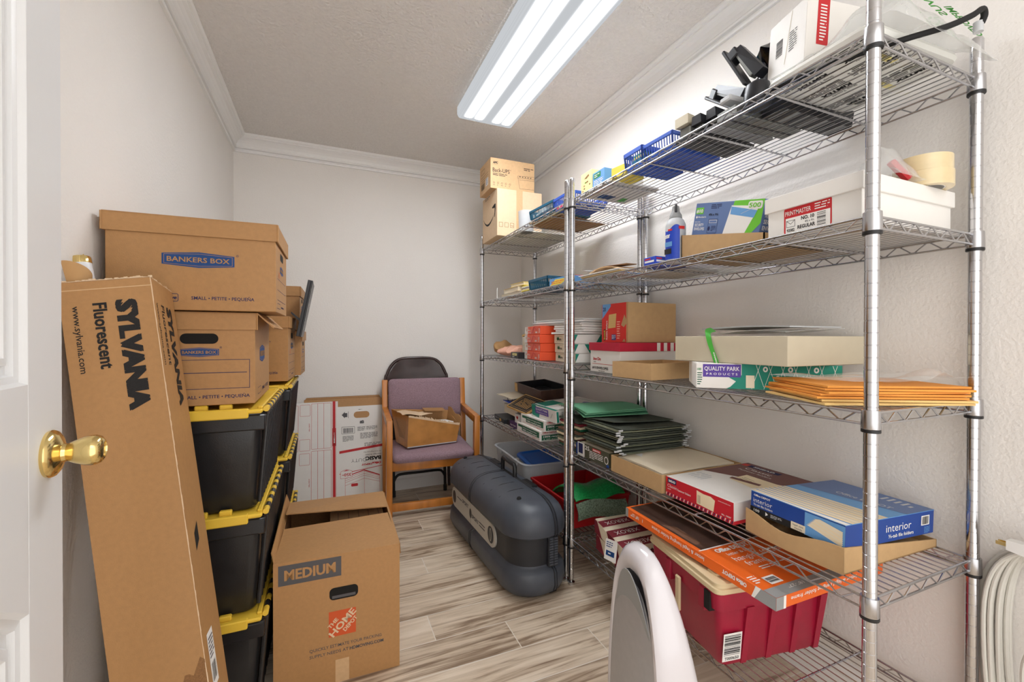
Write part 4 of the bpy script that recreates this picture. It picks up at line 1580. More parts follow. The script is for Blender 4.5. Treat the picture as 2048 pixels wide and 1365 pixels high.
def cord_on_wall():
    rn = random.Random(11)
    h = B()
    hz, hy = 0.668, 0.425
    h.box(XR - 0.004, XR, hy - 0.016, hy + 0.016, hz - 0.05, hz + 0.03, 'white_plastic', r=0.002)
    h.tube(curve([(XR - 0.003, hy, hz - 0.03), (XR - 0.03, hy, hz - 0.034), (XR - 0.058, hy, hz - 0.015), (XR - 0.066, hy, hz + 0.022), (XR - 0.062, hy, hz + 0.034)], 6), 0.0075, 'white_plastic', 10)
    one(h, 'wall_hook', 'white plastic hook on the right wall holding the cord', 'hook')
    t = thing('extension_cord', 'white extension cord looped in a coil on the right wall hook', 'cord', (0, 0, 0))
    b = B()
    pts = []
    loops = 8
    for k in range(loops):
        xo = XR - 0.012 - 0.0075 * (k % 4) - rn.uniform(0, 0.004)
        wn, wf = 0.055 + 0.013 * (k % 5) + rn.uniform(-0.004, 0.004), 0.05 + 0.012 * ((k * 3) % 5)
        zb = 0.14 + rn.uniform(-0.03, 0.05)
        pts += [(xo - 0.016, hy + 0.004, hz - 0.018 + 0.002 * k), (xo, hy + wn * 0.75, hz - 0.07), (xo, hy + wn, hz - 0.20), (xo, hy + wn * 0.8, zb + 0.09), (xo, hy, zb),
                (xo, hy - wf * 0.8, zb + 0.09), (xo, hy - wf, hz - 0.20), (xo - 0.004, hy - wf * 0.7, hz - 0.06)]
    pts += [(XR - 0.045, hy + 0.0, hz - 0.016), (XR - 0.05, hy + 0.012, hz + 0.002)]
    b.tube(curve(pts, 5), 0.0046, 'cord_white', 8)
    b.build('cord', t)
    # stray loop that droops away from the wall
    b = B()
    b.tube(curve([(XR - 0.05, hy - 0.06, 0.50), (XR - 0.055, hy - 0.02, 0.475), (XR - 0.055, hy + 0.012, 0.43), (XR - 0.05, hy + 0.022, 0.36), (XR - 0.04, hy + 0.01, 0.25)], 6), 0.0046, 'cord_white', 8)
    b.build('loose_end', t)
    b = B()
    Mp = Matrix.Translation((XR - 0.058, hy + 0.022, hz - 0.008))
    b.hexa([(-0.013, -0.026, -0.016), (0.013, -0.026, -0.016), (0.011, 0.022, -0.010), (-0.011, 0.022, -0.010),
            (-0.013, -0.026, 0.014), (0.013, -0.026, 0.014), (0.011, 0.022, 0.012), (-0.011, 0.022, 0.012)], 'white_plastic', Mp)
    pl = b.build('plug', t)
    for sx in (-1, 1):
        b = B()
        b.box(sx * 0.0062 - 0.0009, sx * 0.0062 + 0.0009, 0.02, 0.04, -0.004, 0.004, 'brass', M=Mp)
        b.build('prong', pl)


cord_on_wall()

# ---------------------------------------------------------------- things on the shelves


def at_box(name, label, cat, x0, x1, y0, y1, z, h, mat, prints=None, rz=0.0, r=0.0012, group=None, lid=None, tilt=(0, 0)):
    """closed carton filling x0..x1, y0..y1 on height z; -x side faces the aisle; lid=(height, material, overhang)"""
    lx, ly = x1 - x0, y1 - y0
    loc, rot = ((x0 + x1) / 2, (y0 + y1) / 2, z), (R(tilt[0]), R(tilt[1]), R(rz))
    F = faces(-lx / 2, lx / 2, -ly / 2, ly / 2, 0, h)
    b = B()
    b.box(-lx / 2, lx / 2, -ly / 2, ly / 2, 0, h, mat, r=r)
    if prints:
        prints(b, F, lx, ly, h)
    if not lid:
        return one(b, name, label, cat, loc, rot, group)
    t = thing(name, label, cat, loc, rot, group)
    b.build('body', t)
    lh, lm, ov, lp = lid
    b = B()
    hx, hy = lx / 2 + ov, ly / 2 + ov
    b.box(-hx, hx, -hy, hy, h - lh, h + 0.002, lm, r=r)
    if lp:
        lp(b, faces(-hx, hx, -hy, hy, h - lh, h + 0.002), 2 * hx, 2 * hy, lh + 0.002)
    b.build('lid', t)
    return t


def at_tray(name, label, cat, x0, x1, y0, y1, z, h, mat, rz=0.0, t=0.003, prints=None, tilt=(0, 0), inner=None, wide=0.0):
    lx, ly = x1 - x0, y1 - y0
    b = B()
    b.tray(-lx / 2, lx / 2, -ly / 2, ly / 2, 0, h, t, mat, inner=inner, top=wide)
    if prints:
        prints(b, faces(-lx / 2, lx / 2, -ly / 2, ly / 2, 0, h), lx, ly, h)
    return one(b, name, label, cat, ((x0 + x1) / 2, (y0 + y1) / 2, z), (R(tilt[0]), R(tilt[1]), R(rz)))


def basket(label, x0, x1, y0, y1, z, h, mat, rz=0, group='plastic baskets'):
    """tapered plastic basket with slotted sides and a rolled rim"""
    lx, ly = x1 - x0, y1 - y0
    b = B()
    k = 0.008
    hx, hy = lx / 2, ly / 2
    # floor with a low solid band, rim, and upright bars between them
    b.tray(-hx + k * 0.7, hx - k * 0.7, -hy + k * 0.7, hy - k * 0.7, 0, h * 0.28, 0.002, mat, top=k * 0.3)
    for (p, q) in (((-hx, -hy), (hx, -hy)), ((hx, -hy), (hx, hy)), ((hx, hy), (-hx, hy)), ((-hx, hy), (-hx, -hy))):
        P, Q = Vector(p), Vector(q)
        ln = (Q - P).length
        n = max(4, int(ln / 0.012))
        for i in range(n + 1):
            a = P.lerp(Q, i / n)
            c = a * (1 - k * 0.7 / max(hx, hy))
            w = 0.0026 if 0 < i < n else 0.005
            b.tube([(c.x, c.y, h * 0.2), (a.x, a.y, h - 0.004)], w, mat, 4, smooth=False)
        b.box(min(p[0], q[0]) - 0.003, max(p[0], q[0]) + 0.003, min(p[1], q[1]) - 0.003, max(p[1], q[1]) + 0.003, h * 0.76, h, mat, r=0.0015)
    for i in range(5):
        y = -hy + ly * (i + 0.5) / 5
        b.box(-hx + k, hx - k, y - 0.002, y + 0.002, -0.0012, 0.001, mat)
    return one(b, 'plastic_basket', label, 'basket', ((x0 + x1) / 2, (y0 + y1) / 2, z + 0.0015), (0, 0, R(rz)), group)


CWORD = {'cardboard': 'brown', 'cardboard_edge': 'dark brown', 'cardboard_light': 'light brown', 'white_paper': 'white', 'white_card': 'off-white', 'red': 'red', 'pink': 'pink', 'yellow': 'yellow',
         'cream_paper': 'cream', 'green': 'green', 'green_bright': 'bright green', 'teal_print': 'teal', 'blue_sky': 'light blue', 'tan_env': 'tan', 'grey_light': 'light grey', 'grey_plastic': 'grey',
         'blue_royal': 'royal blue', 'manila': 'manila'}


def bundle(name, label, cat, x0, x1, y0, y1, z, h, mat, n=6, wav=0.004, rz=0, seed=1, mats=None, jit=0.006):
    """a small pile: every flat item is a thing of its own; label is completed with the item's colour"""
    rn = random.Random(seed)
    lx, ly = x1 - x0, y1 - y0
    th = h / n
    for i in range(n):
        dx, dy = rn.uniform(-jit, jit), rn.uniform(-jit, jit)
        m = mats[i % len(mats)] if mats else mat
        ph = rn.uniform(0, 6)
        b = B()
        b.grid(lambda a, c: (-lx / 2 + lx * a, -ly / 2 + ly * c, min(wav, th) * 0.10 * math.sin(5 * a + ph) * math.sin(4 * c + ph)), 6, 6, th * 0.84, m)
        lab = label % CWORD[m]
        one(b, name, lab, cat, ((x0 + x1) / 2 + dx, (y0 + y1) / 2 + dy, z + th * (i + 0.5)), (0, 0, R(rz)), lab)


def sheet_thing(name, label, cat, fn, nu, nv, t, mat, mat2=None, loc=(0, 0, 0), rot=(0, 0, 0), group=None):
    b = B()
    b.grid(fn, nu, nv, t, mat, mat2)
    return one(b, name, label, cat, loc, rot, group)


F1, F2, F3, F4, F5 = FZ[4], FZ[3], FZ[2], FZ[1], FZ[0]
N1, N2, N3, N4, N5 = NZ[4], NZ[3], NZ[2], NZ[1], NZ[0]


# ======== far unit, top shelf
def far_top():
    b = B()
    b.box(-0.19, 0.19, -0.29, 0.29, 0, 0.006, 'white_card', r=0.001)
    one(b, 'foam_board', 'white foam board under the plain brown box on the rear top shelf', 'board', (1.245, 2.655, F1 + 0.001), (0, 0, R(0)))

    def amz(b, F, lx, ly, h):
        s, f = F['-x'], F['-y']
        pts = [(ly * 0.06 + ly * 0.80 * k / 12, h * (0.52 - 0.20 * math.sin(math.pi * (k / 12) ** 0.85))) for k in range(13)]
        top = [(u, v + 0.012 * math.sin(math.pi * min(1, k / 12 + 0.05)) + 0.002) for k, (u, v) in enumerate(pts)]
        for k in range(12):
            b.poly(s, [pts[k], pts[k + 1], top[k + 1], top[k]], 'ink_black')
        u, v = pts[-1]
        b.poly(s, [(u - 0.055, v + 0.045), (u - 0.01, v + 0.055), (u + 0.012, v + 0.052), (u + 0.012, v + 0.03), (u + 0.0, v - 0.03), (u - 0.008, v - 0.028), (u - 0.006, v + 0.03), (u - 0.05, v + 0.036)], 'ink_black')
        for u0 in (0.012, 0.05, 0.088):
            b.frame(f, u0, 0.055, u0 + 0.026, 0.085, 0.0022, 'cardboard_edge')
        b.rect(f, 0.092, 0.066, 0.11, 0.069, 'cardboard_edge')
        b.rect(f, lx * 0.42, 0, lx * 0.56, h, 'cardboard_light', 0.0002)
        b.small(s, 0.05, 0.27, 0.15, 0.29, 2, 'ink_grey', 3)
    at_box('shipping_box', 'pale brown shipping box with black curved arrow, under the smaller power supply box', 'cardboard box', 0.99, 1.30, 2.555, 2.84, F1 + 0.0085, 0.297, 'cardboard_pale', amz, rz=-1)

    def ups(b, F, lx, ly, h):
        f, s = F['-y'], F['-x']
        k = 'ink_black'
        b.text(f, 'APC', 0.016, h - 0.036, 0.014, k, w=0.034, bold=0.05, shear=0.25)
        b.text(f, 'by Schneider Electric', 0.015, h - 0.044, 0.004, k, w=0.03)
        b.text(f, 'Back-UPS', 0.014, h - 0.088, 0.026, k, w=0.115, bold=0.008)
        b.text(f, '\u2122', 0.130, h - 0.072, 0.008, k)
        b.small(f, 0.015, h - 0.112, 0.112, h - 0.094, 2, k, 5)
        b.small(f, lx - 0.075, h - 0.055, lx - 0.008, h - 0.035, 2, k, 6)
        for i in range(5):
            u = 0.018 + 0.027 * i
            b.ell(f, u + 0.005, 0.036, 0.006, 0.006, k)
            b.ell(f, u + 0.005, 0.036, 0.0045, 0.0045, 'cardboard_light', 0.0007)
            b.small(f, u - 0.002, 0.019, u + 0.014, 0.024, 1, k, i)
        u0 = lx * 0.61
        for a, c in (((u0, 0.098), (lx - 0.002, 0.106)), ((u0, 0.086), (lx - 0.002, 0.092)), ((u0, 0.098), (u0 + 0.014, 0.018)), ((u0 + 0.014, 0.018), (lx - 0.002, 0.022)), ((u0 + 0.01, 0.075), (lx - 0.002, 0.080))):
            b.line(f, a[0], a[1], c[0], c[1], 0.0014, k)
        for i in range(5):
            b.ell(f, u0 + 0.016 + 0.019 * i, 0.0955, 0.004, 0.003, k, 0.0006)
        b.bars(s, 0.03, 0.03, 0.10, 0.07, k, 18, 4)
        b.rect(s, 0.12, 0.035, 0.17, 0.085, 'white_card')
        b.small(s, 0.13, 0.04, 0.16, 0.08, 5, 'ink_blue', 4, lift=0.0009)
        b.frame(s, 0.03, h - 0.06, 0.10, h - 0.03, 0.002, k)
        for i in range(3):
            b.line(s, 0.03, h - 0.08 - 0.016 * i, 0.17, h - 0.075 - 0.016 * i, 0.002, k)
    at_box('power_supply_box', 'brown box printed Back-UPS, topmost on the rear shelving unit', 'cardboard box', 0.952, 1.255, 2.575, 2.79, F1 + 0.3075, 0.192, 'cardboard_light', ups, rz=-1)

    b = B()
    b.lathe([(0.042, 0.0), (0.044, 0.003), (0.048, 0.12), (0.050, 0.124), (0.048, 0.126), (0.046, 0.122), (0.0425, 0.005), (0.0, 0.005)], 'tub_clear', 28)
    one(b, 'plastic_cup', 'clear white plastic cup between the shipping box and the teal basket', 'cup', (1.115, 2.40, F1 + 0.001))
    bundle('cardboard_scrap', '%s cardboard scrap lying flat under the teal basket, top shelf', 'cardboard', 1.10, 1.41, 2.02, 2.28, F1 + 0.001, 0.010, 'cardboard', 3, 0.003, rz=14, seed=5, mats=['cardboard', 'cardboard_edge', 'cardboard_light'], jit=0.02)
    basket('teal basket of small parts on the rear top shelf near the cup', 1.065, 1.31, 1.985, 2.235, F1 + 0.012, 0.062, 'basket_teal', 4)
    bundle('notepad', '%s notepad in the pile inside the teal basket, rear top shelf', 'notepad', 1.09, 1.28, 2.02, 2.20, F1 + 0.016, 0.040, 'white_paper', 5, 0.003, seed=8, mats=['white_paper', 'red', 'white_paper', 'pink'])
    sheet_thing('plastic_bag', 'crumpled white plastic bag behind the teal basket on the top shelf', 'bag',
                lambda a, c: (1.14 + 0.19 * a, 2.245 + 0.10 * c, F1 + 0.046 + 0.09 * math.sin(math.pi * c) * (0.6 + 0.4 * math.sin(9 * a)) + 0.02 * math.sin(13 * a + 7 * c)), 14, 10, 0.001, 'film')
    basket('blue basket with pink contents, next to the twin posts on the rear top shelf', 1.062, 1.27, 1.785, 1.955, F1, 0.062, 'basket_blue')
    rn = random.Random(2)
    for i in range(6):
        b = B()
        b.box(-0.10, 0.06 + 0.01 * (i % 3), -0.0055, 0.0055, 0, 0.010, 'pink_hot' if i % 2 else 'pink', r=0.002, seg=2)
        b.box(0.062 + 0.01 * (i % 3), 0.074 + 0.01 * (i % 3), -0.0045, 0.0045, 0.001, 0.009, 'white_plastic', r=0.002)
        one(b, 'highlighter', 'pink highlighter lying in the blue basket beside the twin posts', 'pen', (1.16, 1.81 + 0.022 * i, F1 + 0.005), (0, 0, R(rn.uniform(-3, 3))), 'pink highlighters')


far_top()


# ======== near unit, top shelf
def near_top():
    def yel(b, F, lx, ly, h):
        for f in (F['-x'], F['-y']):
            w = ly if f is F['-x'] else lx
            rn = random.Random(3)
            b.poly(f, [(w * 0.3, h * 0.70), (w * 0.5, h * 0.66), (w * 0.75, h * 0.75), (w * 0.72, h * 0.84), (w * 0.5, h * 0.78)], 'cardboard_edge')
            for i in range(7):
                b.ell(f, w * rn.uniform(0.12, 0.88), h * rn.uniform(0.1, 0.55), w * 0.07, h * 0.04, rn.choice(['green_lime', 'cardboard', 'cardboard_edge']))
    at_box('tissue_box', 'tall pale yellow box with small pictures on the top shelf by the posts', 'box', 1.058, 1.16, 1.605, 1.690, N1 + 0.010, 0.088, 'yellow_pale', yel)
    at_box('marker_box', 'small box with green top half and blue lower half beside the yellow one', 'box', 1.058, 1.13, 1.512, 1.598, N1 + 0.010, 0.062, 'blue_sky',
           lambda b, F, lx, ly, h: (b.rect(F['-x'], 0.008, h * 0.55, ly * 0.7, h * 0.9, 'green'), b.small(F['-x'], 0.014, h * 0.6, ly * 0.6, h * 0.85, 2, 'white_paper', 3, lift=0.0008), b.small(F['-x'], 0.01, h * 0.1, ly * 0.9, h * 0.45, 3, 'white_paper', 5)))

    def wb(b, F, lx, ly, h):
        f = F['bot']
        b.poly(f, [(0.07, 0.03), (0.14, 0.028), (0.15, 0.075), (0.075, 0.08)], 'ink_blue')
        b.poly(f, [(0.185, 0.02), (0.225, 0.03), (0.215, 0.075), (0.18, 0.07)], 'green_bright')
        b.rect(f, 0.01, 0.0, 0.05, 0.10, 'beige_card')
    at_box('flat_box', 'flat white box with blue and green marks under the tissue boxes', 'box', 1.055, 1.31, 1.472, 1.700, N1 + 0.0008, 0.009, 'white_card', wb, rz=1)
    at_box('card_box', 'open white box behind the yellow and blue boxes on the top shelf', 'box', 1.14, 1.25, 1.50, 1.60, N1 + 0.0100, 0.075, 'white_card', lambda b, F, lx, ly, h: (b.rect(F['-x'], 0.01, 0.01, ly - 0.01, h * 0.4, 'yellow'), b.rect(F['-x'], 0.0, h * 0.8, ly, h, 'cardboard_edge')), rz=8)
    at_box('yellow_box', 'small bright yellow box beside the blue basket of green cards', 'box', 1.058, 1.165, 1.392, 1.466, N1 + 0.001, 0.042, 'yellow', rz=10)
    basket('blue basket holding green and yellow cards on the front top shelf', 1.062, 1.275, 1.285, 1.485 - 0.10, N1, 0.072, 'basket_blue')
    bundle('card_pack', '%s card pack in the blue basket on the front top shelf', 'card pack', 1.09, 1.25, 1.30, 1.37, N1 + 0.004, 0.062, 'green', 6, 0.002, seed=4, mats=['green', 'yellow', 'green_bright', 'teal_print', 'yellow', 'green'], jit=0.003)
    basket('shallow blue basket next to the grey hole punch, front top shelf', 1.058, 1.30, 1.135, 1.272, N1, 0.058, 'basket_blue', 2)

    # two-hole punch with lever
    t = thing('hole_punch', 'beige-grey metal hole punch beside the shallow blue basket', 'hole punch', (1.185, 1.095, N1 + 0.001), (0, 0, R(2)))
    b = B(); b.box(-0.12, 0.12, -0.035, 0.03, 0, 0.014, 'black_device', r=0.003); b.build('base', t)
    b = B(); b.box(-0.112, 0.10, -0.025, 0.02, 0.014, 0.05, 'grey_metal', r=0.004); b.build('head', t)
    b = B(); b.hexa([(-0.125, -0.028, 0.052), (0.10, -0.02, 0.052), (0.10, 0.018, 0.052), (-0.125, 0.026, 0.052), (-0.125, -0.028, 0.082), (0.10, -0.02, 0.062), (0.10, 0.018, 0.062), (-0.125, 0.026, 0.082)], 'beige_card'); b.build('lever', t)

    def stapler(label, loc, rz, mats_, tilt=0.0, L=0.24, ry=0.0):
        t = thing('stapler', label, 'stapler', loc, (R(tilt), R(ry), R(rz)), 'staplers')
        b = B(); b.box(-L / 2, L / 2, -0.022, 0.022, 0, 0.010, mats_[1], r=0.003); b.build('base', t)
        b = B(); b.box(-L / 2 + 0.01, L / 2 - 0.03, -0.014, 0.014, 0.022, 0.034, mats_[2], r=0.002); b.build('magazine', t)
        b = B(); b.hexa([(-L / 2 - 0.004, -0.019, 0.034), (L / 2 - 0.03, -0.017, 0.028), (L / 2 - 0.03, 0.017, 0.028), (-L / 2 - 0.004, 0.019, 0.034),
                         (-L / 2 - 0.004, -0.016, 0.062), (L / 2 - 0.03, -0.012, 0.048), (L / 2 - 0.03, 0.012, 0.048), (-L / 2 - 0.004, 0.016, 0.062)], mats_[0]); b.build('arm', t)
        b = B(); b.box(L / 2 - 0.05, L / 2 - 0.02, -0.02, 0.02, 0.006, 0.036, mats_[1], r=0.003); b.build('hinge', t)
        return t
    stapler('black stapler nearest the hole punch on the front top shelf', (1.19, 1.038, N1 + 0.001), 2, ('black_device', 'black_device', 'grey_metal'))
    stapler('black stapler second from the hole punch, behind the long grey punch', (1.20, 0.985, N1 + 0.001), -1, ('black_device', 'grey_plastic', 'grey_metal'))
    b = B()
    b.box(-0.135, 0.135, -0.034, 0.034, 0, 0.03, 'grey_metal', r=0.003)
    b.box(-0.13, 0.13, -0.004, 0.004, -0.0006, 0.001, 'black_device')
    for i in range(3):
        b.lathe([(0.009, 0.03), (0.009, 0.055), (0.0, 0.056)], 'grey_light', 14, Matrix.Translation((-0.085 + 0.085 * i, 0, 0)))
    b.box(-0.14, 0.14, -0.02, 0.02, 0.05, 0.066, 'grey_light', r=0.004)
    one(b, 'three_hole_punch', 'long grey metal three-hole punch on the front top shelf', 'hole punch', (1.205, 0.922, N1 + 0.001), (0, 0, R(-2)))
    stapler('black stapler stacked upright over the long grey punch', (1.155, 1.01, N1 + 0.100), 80, ('black_device', 'black_device', 'grey_plastic'), 0, 0.17, -38)
    stapler('black stapler tipped on its end beside the black plastic bag', (1.120, 0.935, N1 + 0.158), 96, ('black_device', 'black_device', 'grey_metal'), 0, 0.15, -62)

    # black desk tray seen from below
    b = B()
    b.tray(-0.15, 0.15, -0.038, 0.038, 0, 0.045, 0.003, 'black_device', top=0.004)
    for i in range(7):
        b.box(-0.13 + 0.04 * i, -0.115 + 0.04 * i, -0.03, 0.03, -0.0008, 0.001, 'grey_plastic')
    one(b, 'desk_tray', 'black plastic desk tray lying behind the white cleaning wipes pack', 'tray', (1.310, 0.846, N1 + 0.0015), (0, 0, R(-1)))
    b = B()
    b.lathe([(0.0, 0.0), (0.030, 0.0), (0.034, 0.008), (0.034, 0.035), (0.030, 0.060), (0.016, 0.07), (0.0, 0.072)], 'black_device', 28)
    one(b, 'tape_dispenser', 'rounded black tape dispenser beside the staplers on the top shelf', 'tape dispenser', (1.095, 0.845, N1 + 0.001))

    # black plastic bag, gathered at the top
    rn = random.Random(6)
    b = B()
    rings = []
    for z, r0 in ((0.0, 0.050), (0.015, 0.072), (0.05, 0.078), (0.09, 0.070), (0.12, 0.046), (0.135, 0.034), (0.155, 0.050), (0.175, 0.056), (0.187, 0.040)):
        ph = rn.uniform(0, 6)
        rings.append([(1.0 * r0 * (1 + 0.16 * math.sin(3 * a + ph) + 0.12 * math.sin(7 * a + 2 * ph)) * math.cos(a), 0.8 * r0 * (1 + 0.16 * math.sin(4 * a + ph) + 0.1 * math.sin(9 * a)) * math.sin(a), z + 0.008 * math.sin(5 * a + ph) * (z > 0.15)) for a in [2 * math.pi * k / 36 for k in range(36)]])
    b.loft(rings, 'black_bag')
    one(b, 'black_bag', 'bunched shiny black plastic bag beside the white carton on the top shelf', 'bag', (1.290, 0.925, N1 + 0.070), (0, R(-6), 0))

    def wbx(b, F, lx, ly, h):
        s, f = F['-x'], F['-y']
        b.bars(s, ly * 0.22, h * 0.40, ly * 0.40, h * 0.66, 'ink_black', 18, 3, horiz=True)
        b.small(s, ly * 0.58, h * 0.34, ly * 0.78, h * 0.66, 9, 'ink_grey', 3)
        b.line(s, ly * 0.48, h * 0.2, ly * 0.62, h * 0.98, 0.002, 'beige_card')
        b.rect(f, lx * 0.20, h * 0.30, lx * 0.42, h, 'ink_red')
        b.small(f, lx * 0.25, h * 0.35, lx * 0.37, h * 0.92, 12, 'white_paper', 5, lift=0.0008)
    at_box('white_carton', 'white carton with a red stripe and barcode on the front top shelf', 'box', 1.110, 1.262, 0.700, 0.826, N1 + 0.050, 0.168, 'white_card', wbx, rz=-14, tilt=(0, 4))

    # pack of wipes: a soft flat white pack printed underneath
    t = thing('wipes_pack', 'printed white plastic pack lying on the front end of the top shelf', 'pack', (1.232, 0.674, N1 + 0.0175), (0, 0, R(-3)))
    b = B()
    rings = [rring(0, 0, 0.165 - i, 0.130 - i, 0.03, z, 5) for z, i in ((0.0, 0.014), (0.003, 0.004), (0.012, 0.0), (0.022, 0.004), (0.028, 0.02), (0.030, 0.05))]
    b.loft(rings, 'wipe_pack')
    F = Face((-0.165, 0.130, 0), (1, 0, 0), (0, -1, 0))
    G = F.turned(0.012, 0.252, -90)
    k = 'ink_black'
    for (u, v) in ((0.015, 0.022), (0.132, 0.03), (0.015, 0.115), (0.136, 0.125), (0.02, 0.225), (0.138, 0.23)):
        b.text(G, 'KIMTEX', u, v + 0.022, 0.015, k, w=0.075, bold=0.05, shear=0.2, lift=0.0008)
        b.text(G, 'Shop Towels', u, v + 0.046, 0.008, k, w=0.06, bold=0.01, lift=0.0008)
        b.small(G, u, v - 0.02, u + 0.10, v + 0.016, 5, k, int(u * 100), lift=0.0008)
    b.bars(F, 0.24, 0.05, 0.30, 0.075, k, 16, 9, horiz=False)
    for (u, v) in ((0.10, 0.20), (0.22, 0.13)):
        b.rect(F, u, v, u + 0.07, v + 0.016, 'yellow_pale', 0.0003)
    b.build('pack', t)
    # black hooked rod under the pack, sticking out at the end
    b = B()
    pts = curve([(1.065, 0.80, 0.020), (1.085, 0.68, 0.014), (1.11, 0.60, 0.012), (1.15, 0.535, 0.016), (1.215, 0.495, 0.034), (1.265, 0.475, 0.058), (1.29, 0.470, 0.075), (1.302, 0.470, 0.078), (1.312, 0.472, 0.070), (1.310, 0.476, 0.056)], 6)
    b.tube([(p[0], p[1], max(p[2] - 0.006, 0.0072) + N1) for p in pts], 0.0062, 'black_rubber', 10)
    b.lathe([(0.0085, 0.0), (0.0085, 0.022), (0.0, 0.023)], 'grey_light', 12, Matrix.Translation((1.308, 0.480, N1 + 0.032)))
    one(b, 'hooked_rod', 'black hooked rod sticking out past the end of the top shelf', 'rod')
    # clear air-cushion wrap heaped over the pack
    def wrap(a, c):
        x = 1.09 + 0.33 * a
        y = 0.488 + 0.315 * c
        e = min(1, c * 5, (1 - c) * 4, a * 6, (1 - a) * 5)
        z = N1 + 0.054 + (0.035 + 0.075 * min(1, 2.2 * c)) * max(0, e) ** 0.7 * (0.55 + 0.45 * math.sin(5.5 * c + 3 * a)) * (1 - 0.45 * a) + 0.012 * math.sin(17 * a) * math.sin(19 * c)
        if c < 0.14:
            z -= 0.05 * (0.14 - c) / 0.14
        return (x, y, z)
    b = B()
    b.grid(wrap, 26, 26, 0.0008, 'film')
    for (x, y, z, t_, w, s_) in ():
        pass
    o = one(b, 'air_cushion_wrap', 'clear plastic air-cushion wrap with green print heaped on the top shelf end', 'plastic wrap')
    b = B()
    for q, (s_, cx, cy, cz) in enumerate((('NOVUS', 1.19, 0.515, N1 + 0.105), ('IMPROVED', 1.29, 0.495, N1 + 0.075))):
        Fz = Face((cx - 0.06, cy, cz), (1, -0.10, -0.35), (0.1, 0.85, 0.55))
        b.text(Fz, s_, 0, 0, 0.016, 'green_bright', w=0.12, bold=0.02)
    b.build('green_print', o)


near_top()


# ======== far unit, second shelf
def far_second():
    def book(name, label, x0, x1, y0, y1, z, h, cover, rz=0, group=None, spine=None, prints=None):
        t = thing(name, label, 'book', ((x0 + x1) / 2, (y0 + y1) / 2, z), (0, 0, R(rz)), group)
        lx, ly = x1 - x0, y1 - y0
        b = B()
        b.box(-lx / 2 + 0.003, lx / 2 - 0.003, -ly / 2 + 0.003, ly / 2 - 0.003, 0.0015, h - 0.0015, 'cream_paper')
        b.build('pages', t)
        b = B()
        b.box(-lx / 2, lx / 2, -ly / 2, ly / 2, 0, 0.0015, cover)
        b.box(-lx / 2, lx / 2, -ly / 2, ly / 2, h - 0.0015, h, cover)
        b.box(lx / 2 - 0.0015, lx / 2, -ly / 2, ly / 2, 0.0015, h - 0.0015, spine or cover)
        if prints:
            prints(b, faces(-lx / 2, lx / 2, -ly / 2, ly / 2, 0, h), lx, ly, h)
        b.build('cover', t)
        return t
    far_second.book = book
    g = 'paperbacks on the rear second shelf'
    book('paperback_book', 'lowest white paperback of the short stack left of the teal basket', 1.06, 1.22, 2.38, 2.66, F2 + 0.001, 0.024, 'white_card', 3, g)
    book('paperback_book', 'paperback with tan cover, middle of the stack left of the teal basket', 1.065, 1.22, 2.40, 2.65, F2 + 0.0255, 0.030, 'tan_env', -2, g)
    book('paperback_book', 'paperback with yellow-green cover, top of the stack left of the teal basket', 1.07, 1.22, 2.36, 2.53, F2 + 0.056, 0.020, 'yellow', 4, g)
    bundle('envelope', '%s envelope in the small pile beside the teal basket, second shelf', 'envelope', 1.075, 1.22, 2.255, 2.365, F2 + 0.001, 0.048, 'white_paper', 7, 0.002, seed=3, mats=['white_paper', 'white_paper', 'yellow', 'cream_paper'])
    basket('teal basket of pens on the rear second shelf', 1.062, 1.26, 2.02, 2.245, F2, 0.066, 'basket_teal')
    for i in range(5):
        b = B()
        b.box(-0.07, 0.07, -0.006, 0.006, 0, 0.012, ('pink', 'white_plastic', 'pink', 'grey_light', 'white_plastic')[i], r=0.003, seg=2)
        one(b, 'marker_pen', 'pale marker pen standing in the teal basket on the second shelf', 'pen', (1.15, 2.05 + 0.036 * i, F2 + 0.026), (0, R(-14), R(6 * i - 10)), 'markers in the teal basket')

    def game(b, F, lx, ly, h):
        for k in ('-x', 'top'):
            f = F[k]
            w, hh = (ly, h) if k == '-x' else (lx, ly)
            b.poly(f, [(w * 0.02, hh * 0.15), (w * 0.55, hh * 0.10), (w * 0.95, hh * 0.75), (w * 0.3, hh * 0.85)], 'yellow')
            b.small(f, w * 0.1, hh * 0.25, w * 0.8, hh * 0.7, 2, 'orange', 5, lift=0.0008)
    at_box('label_box', 'blue and yellow box right of the teal basket on the second shelf', 'box', 1.062, 1.24, 1.80, 1.995, F2 + 0.001, 0.040, 'blue_sky', game, rz=2)
    at_box('red_case', 'flat red case lying on the blue and yellow box, second shelf', 'box', 1.13, 1.25, 1.87, 2.0, F2 + 0.042, 0.014, 'red', rz=-10)
    b = B()
    b.tube([(0, 0, 0), (0, 0, 0.076)], 0.0028, 'white_plastic', 8)
    b.box(-0.02, 0.02, -0.02, 0.02, -0.001, 0.001, 'white_plastic')
    one(b, 'plastic_stick', 'thin white plastic stick standing alone near the rear post', 'stick', (1.06, 2.742, F2 + 0.002))
    sheet_thing('plastic_sleeve', 'clear plastic sleeve bundle behind the red case on the second shelf', 'sleeve',
                lambda a, c: (1.27 + 0.12 * a, 1.98 + 0.16 * c, F2 + 0.003 + 0.075 * math.sin(math.pi * c) * (0.7 + 0.3 * math.sin(7 * a))), 10, 8, 0.001, 'film')
    sheet_thing('paper_tray', 'long grey paper sheet propped up at the back of the second shelf', 'paper',
                lambda a, c: (1.20 + 0.13 * a, 1.50 + 0.40 * c, N2 + 0.003 + 0.008 * a + (0.085 * c if c > 0 else 0)), 4, 6, 0.003, 'grey_light')


far_second()


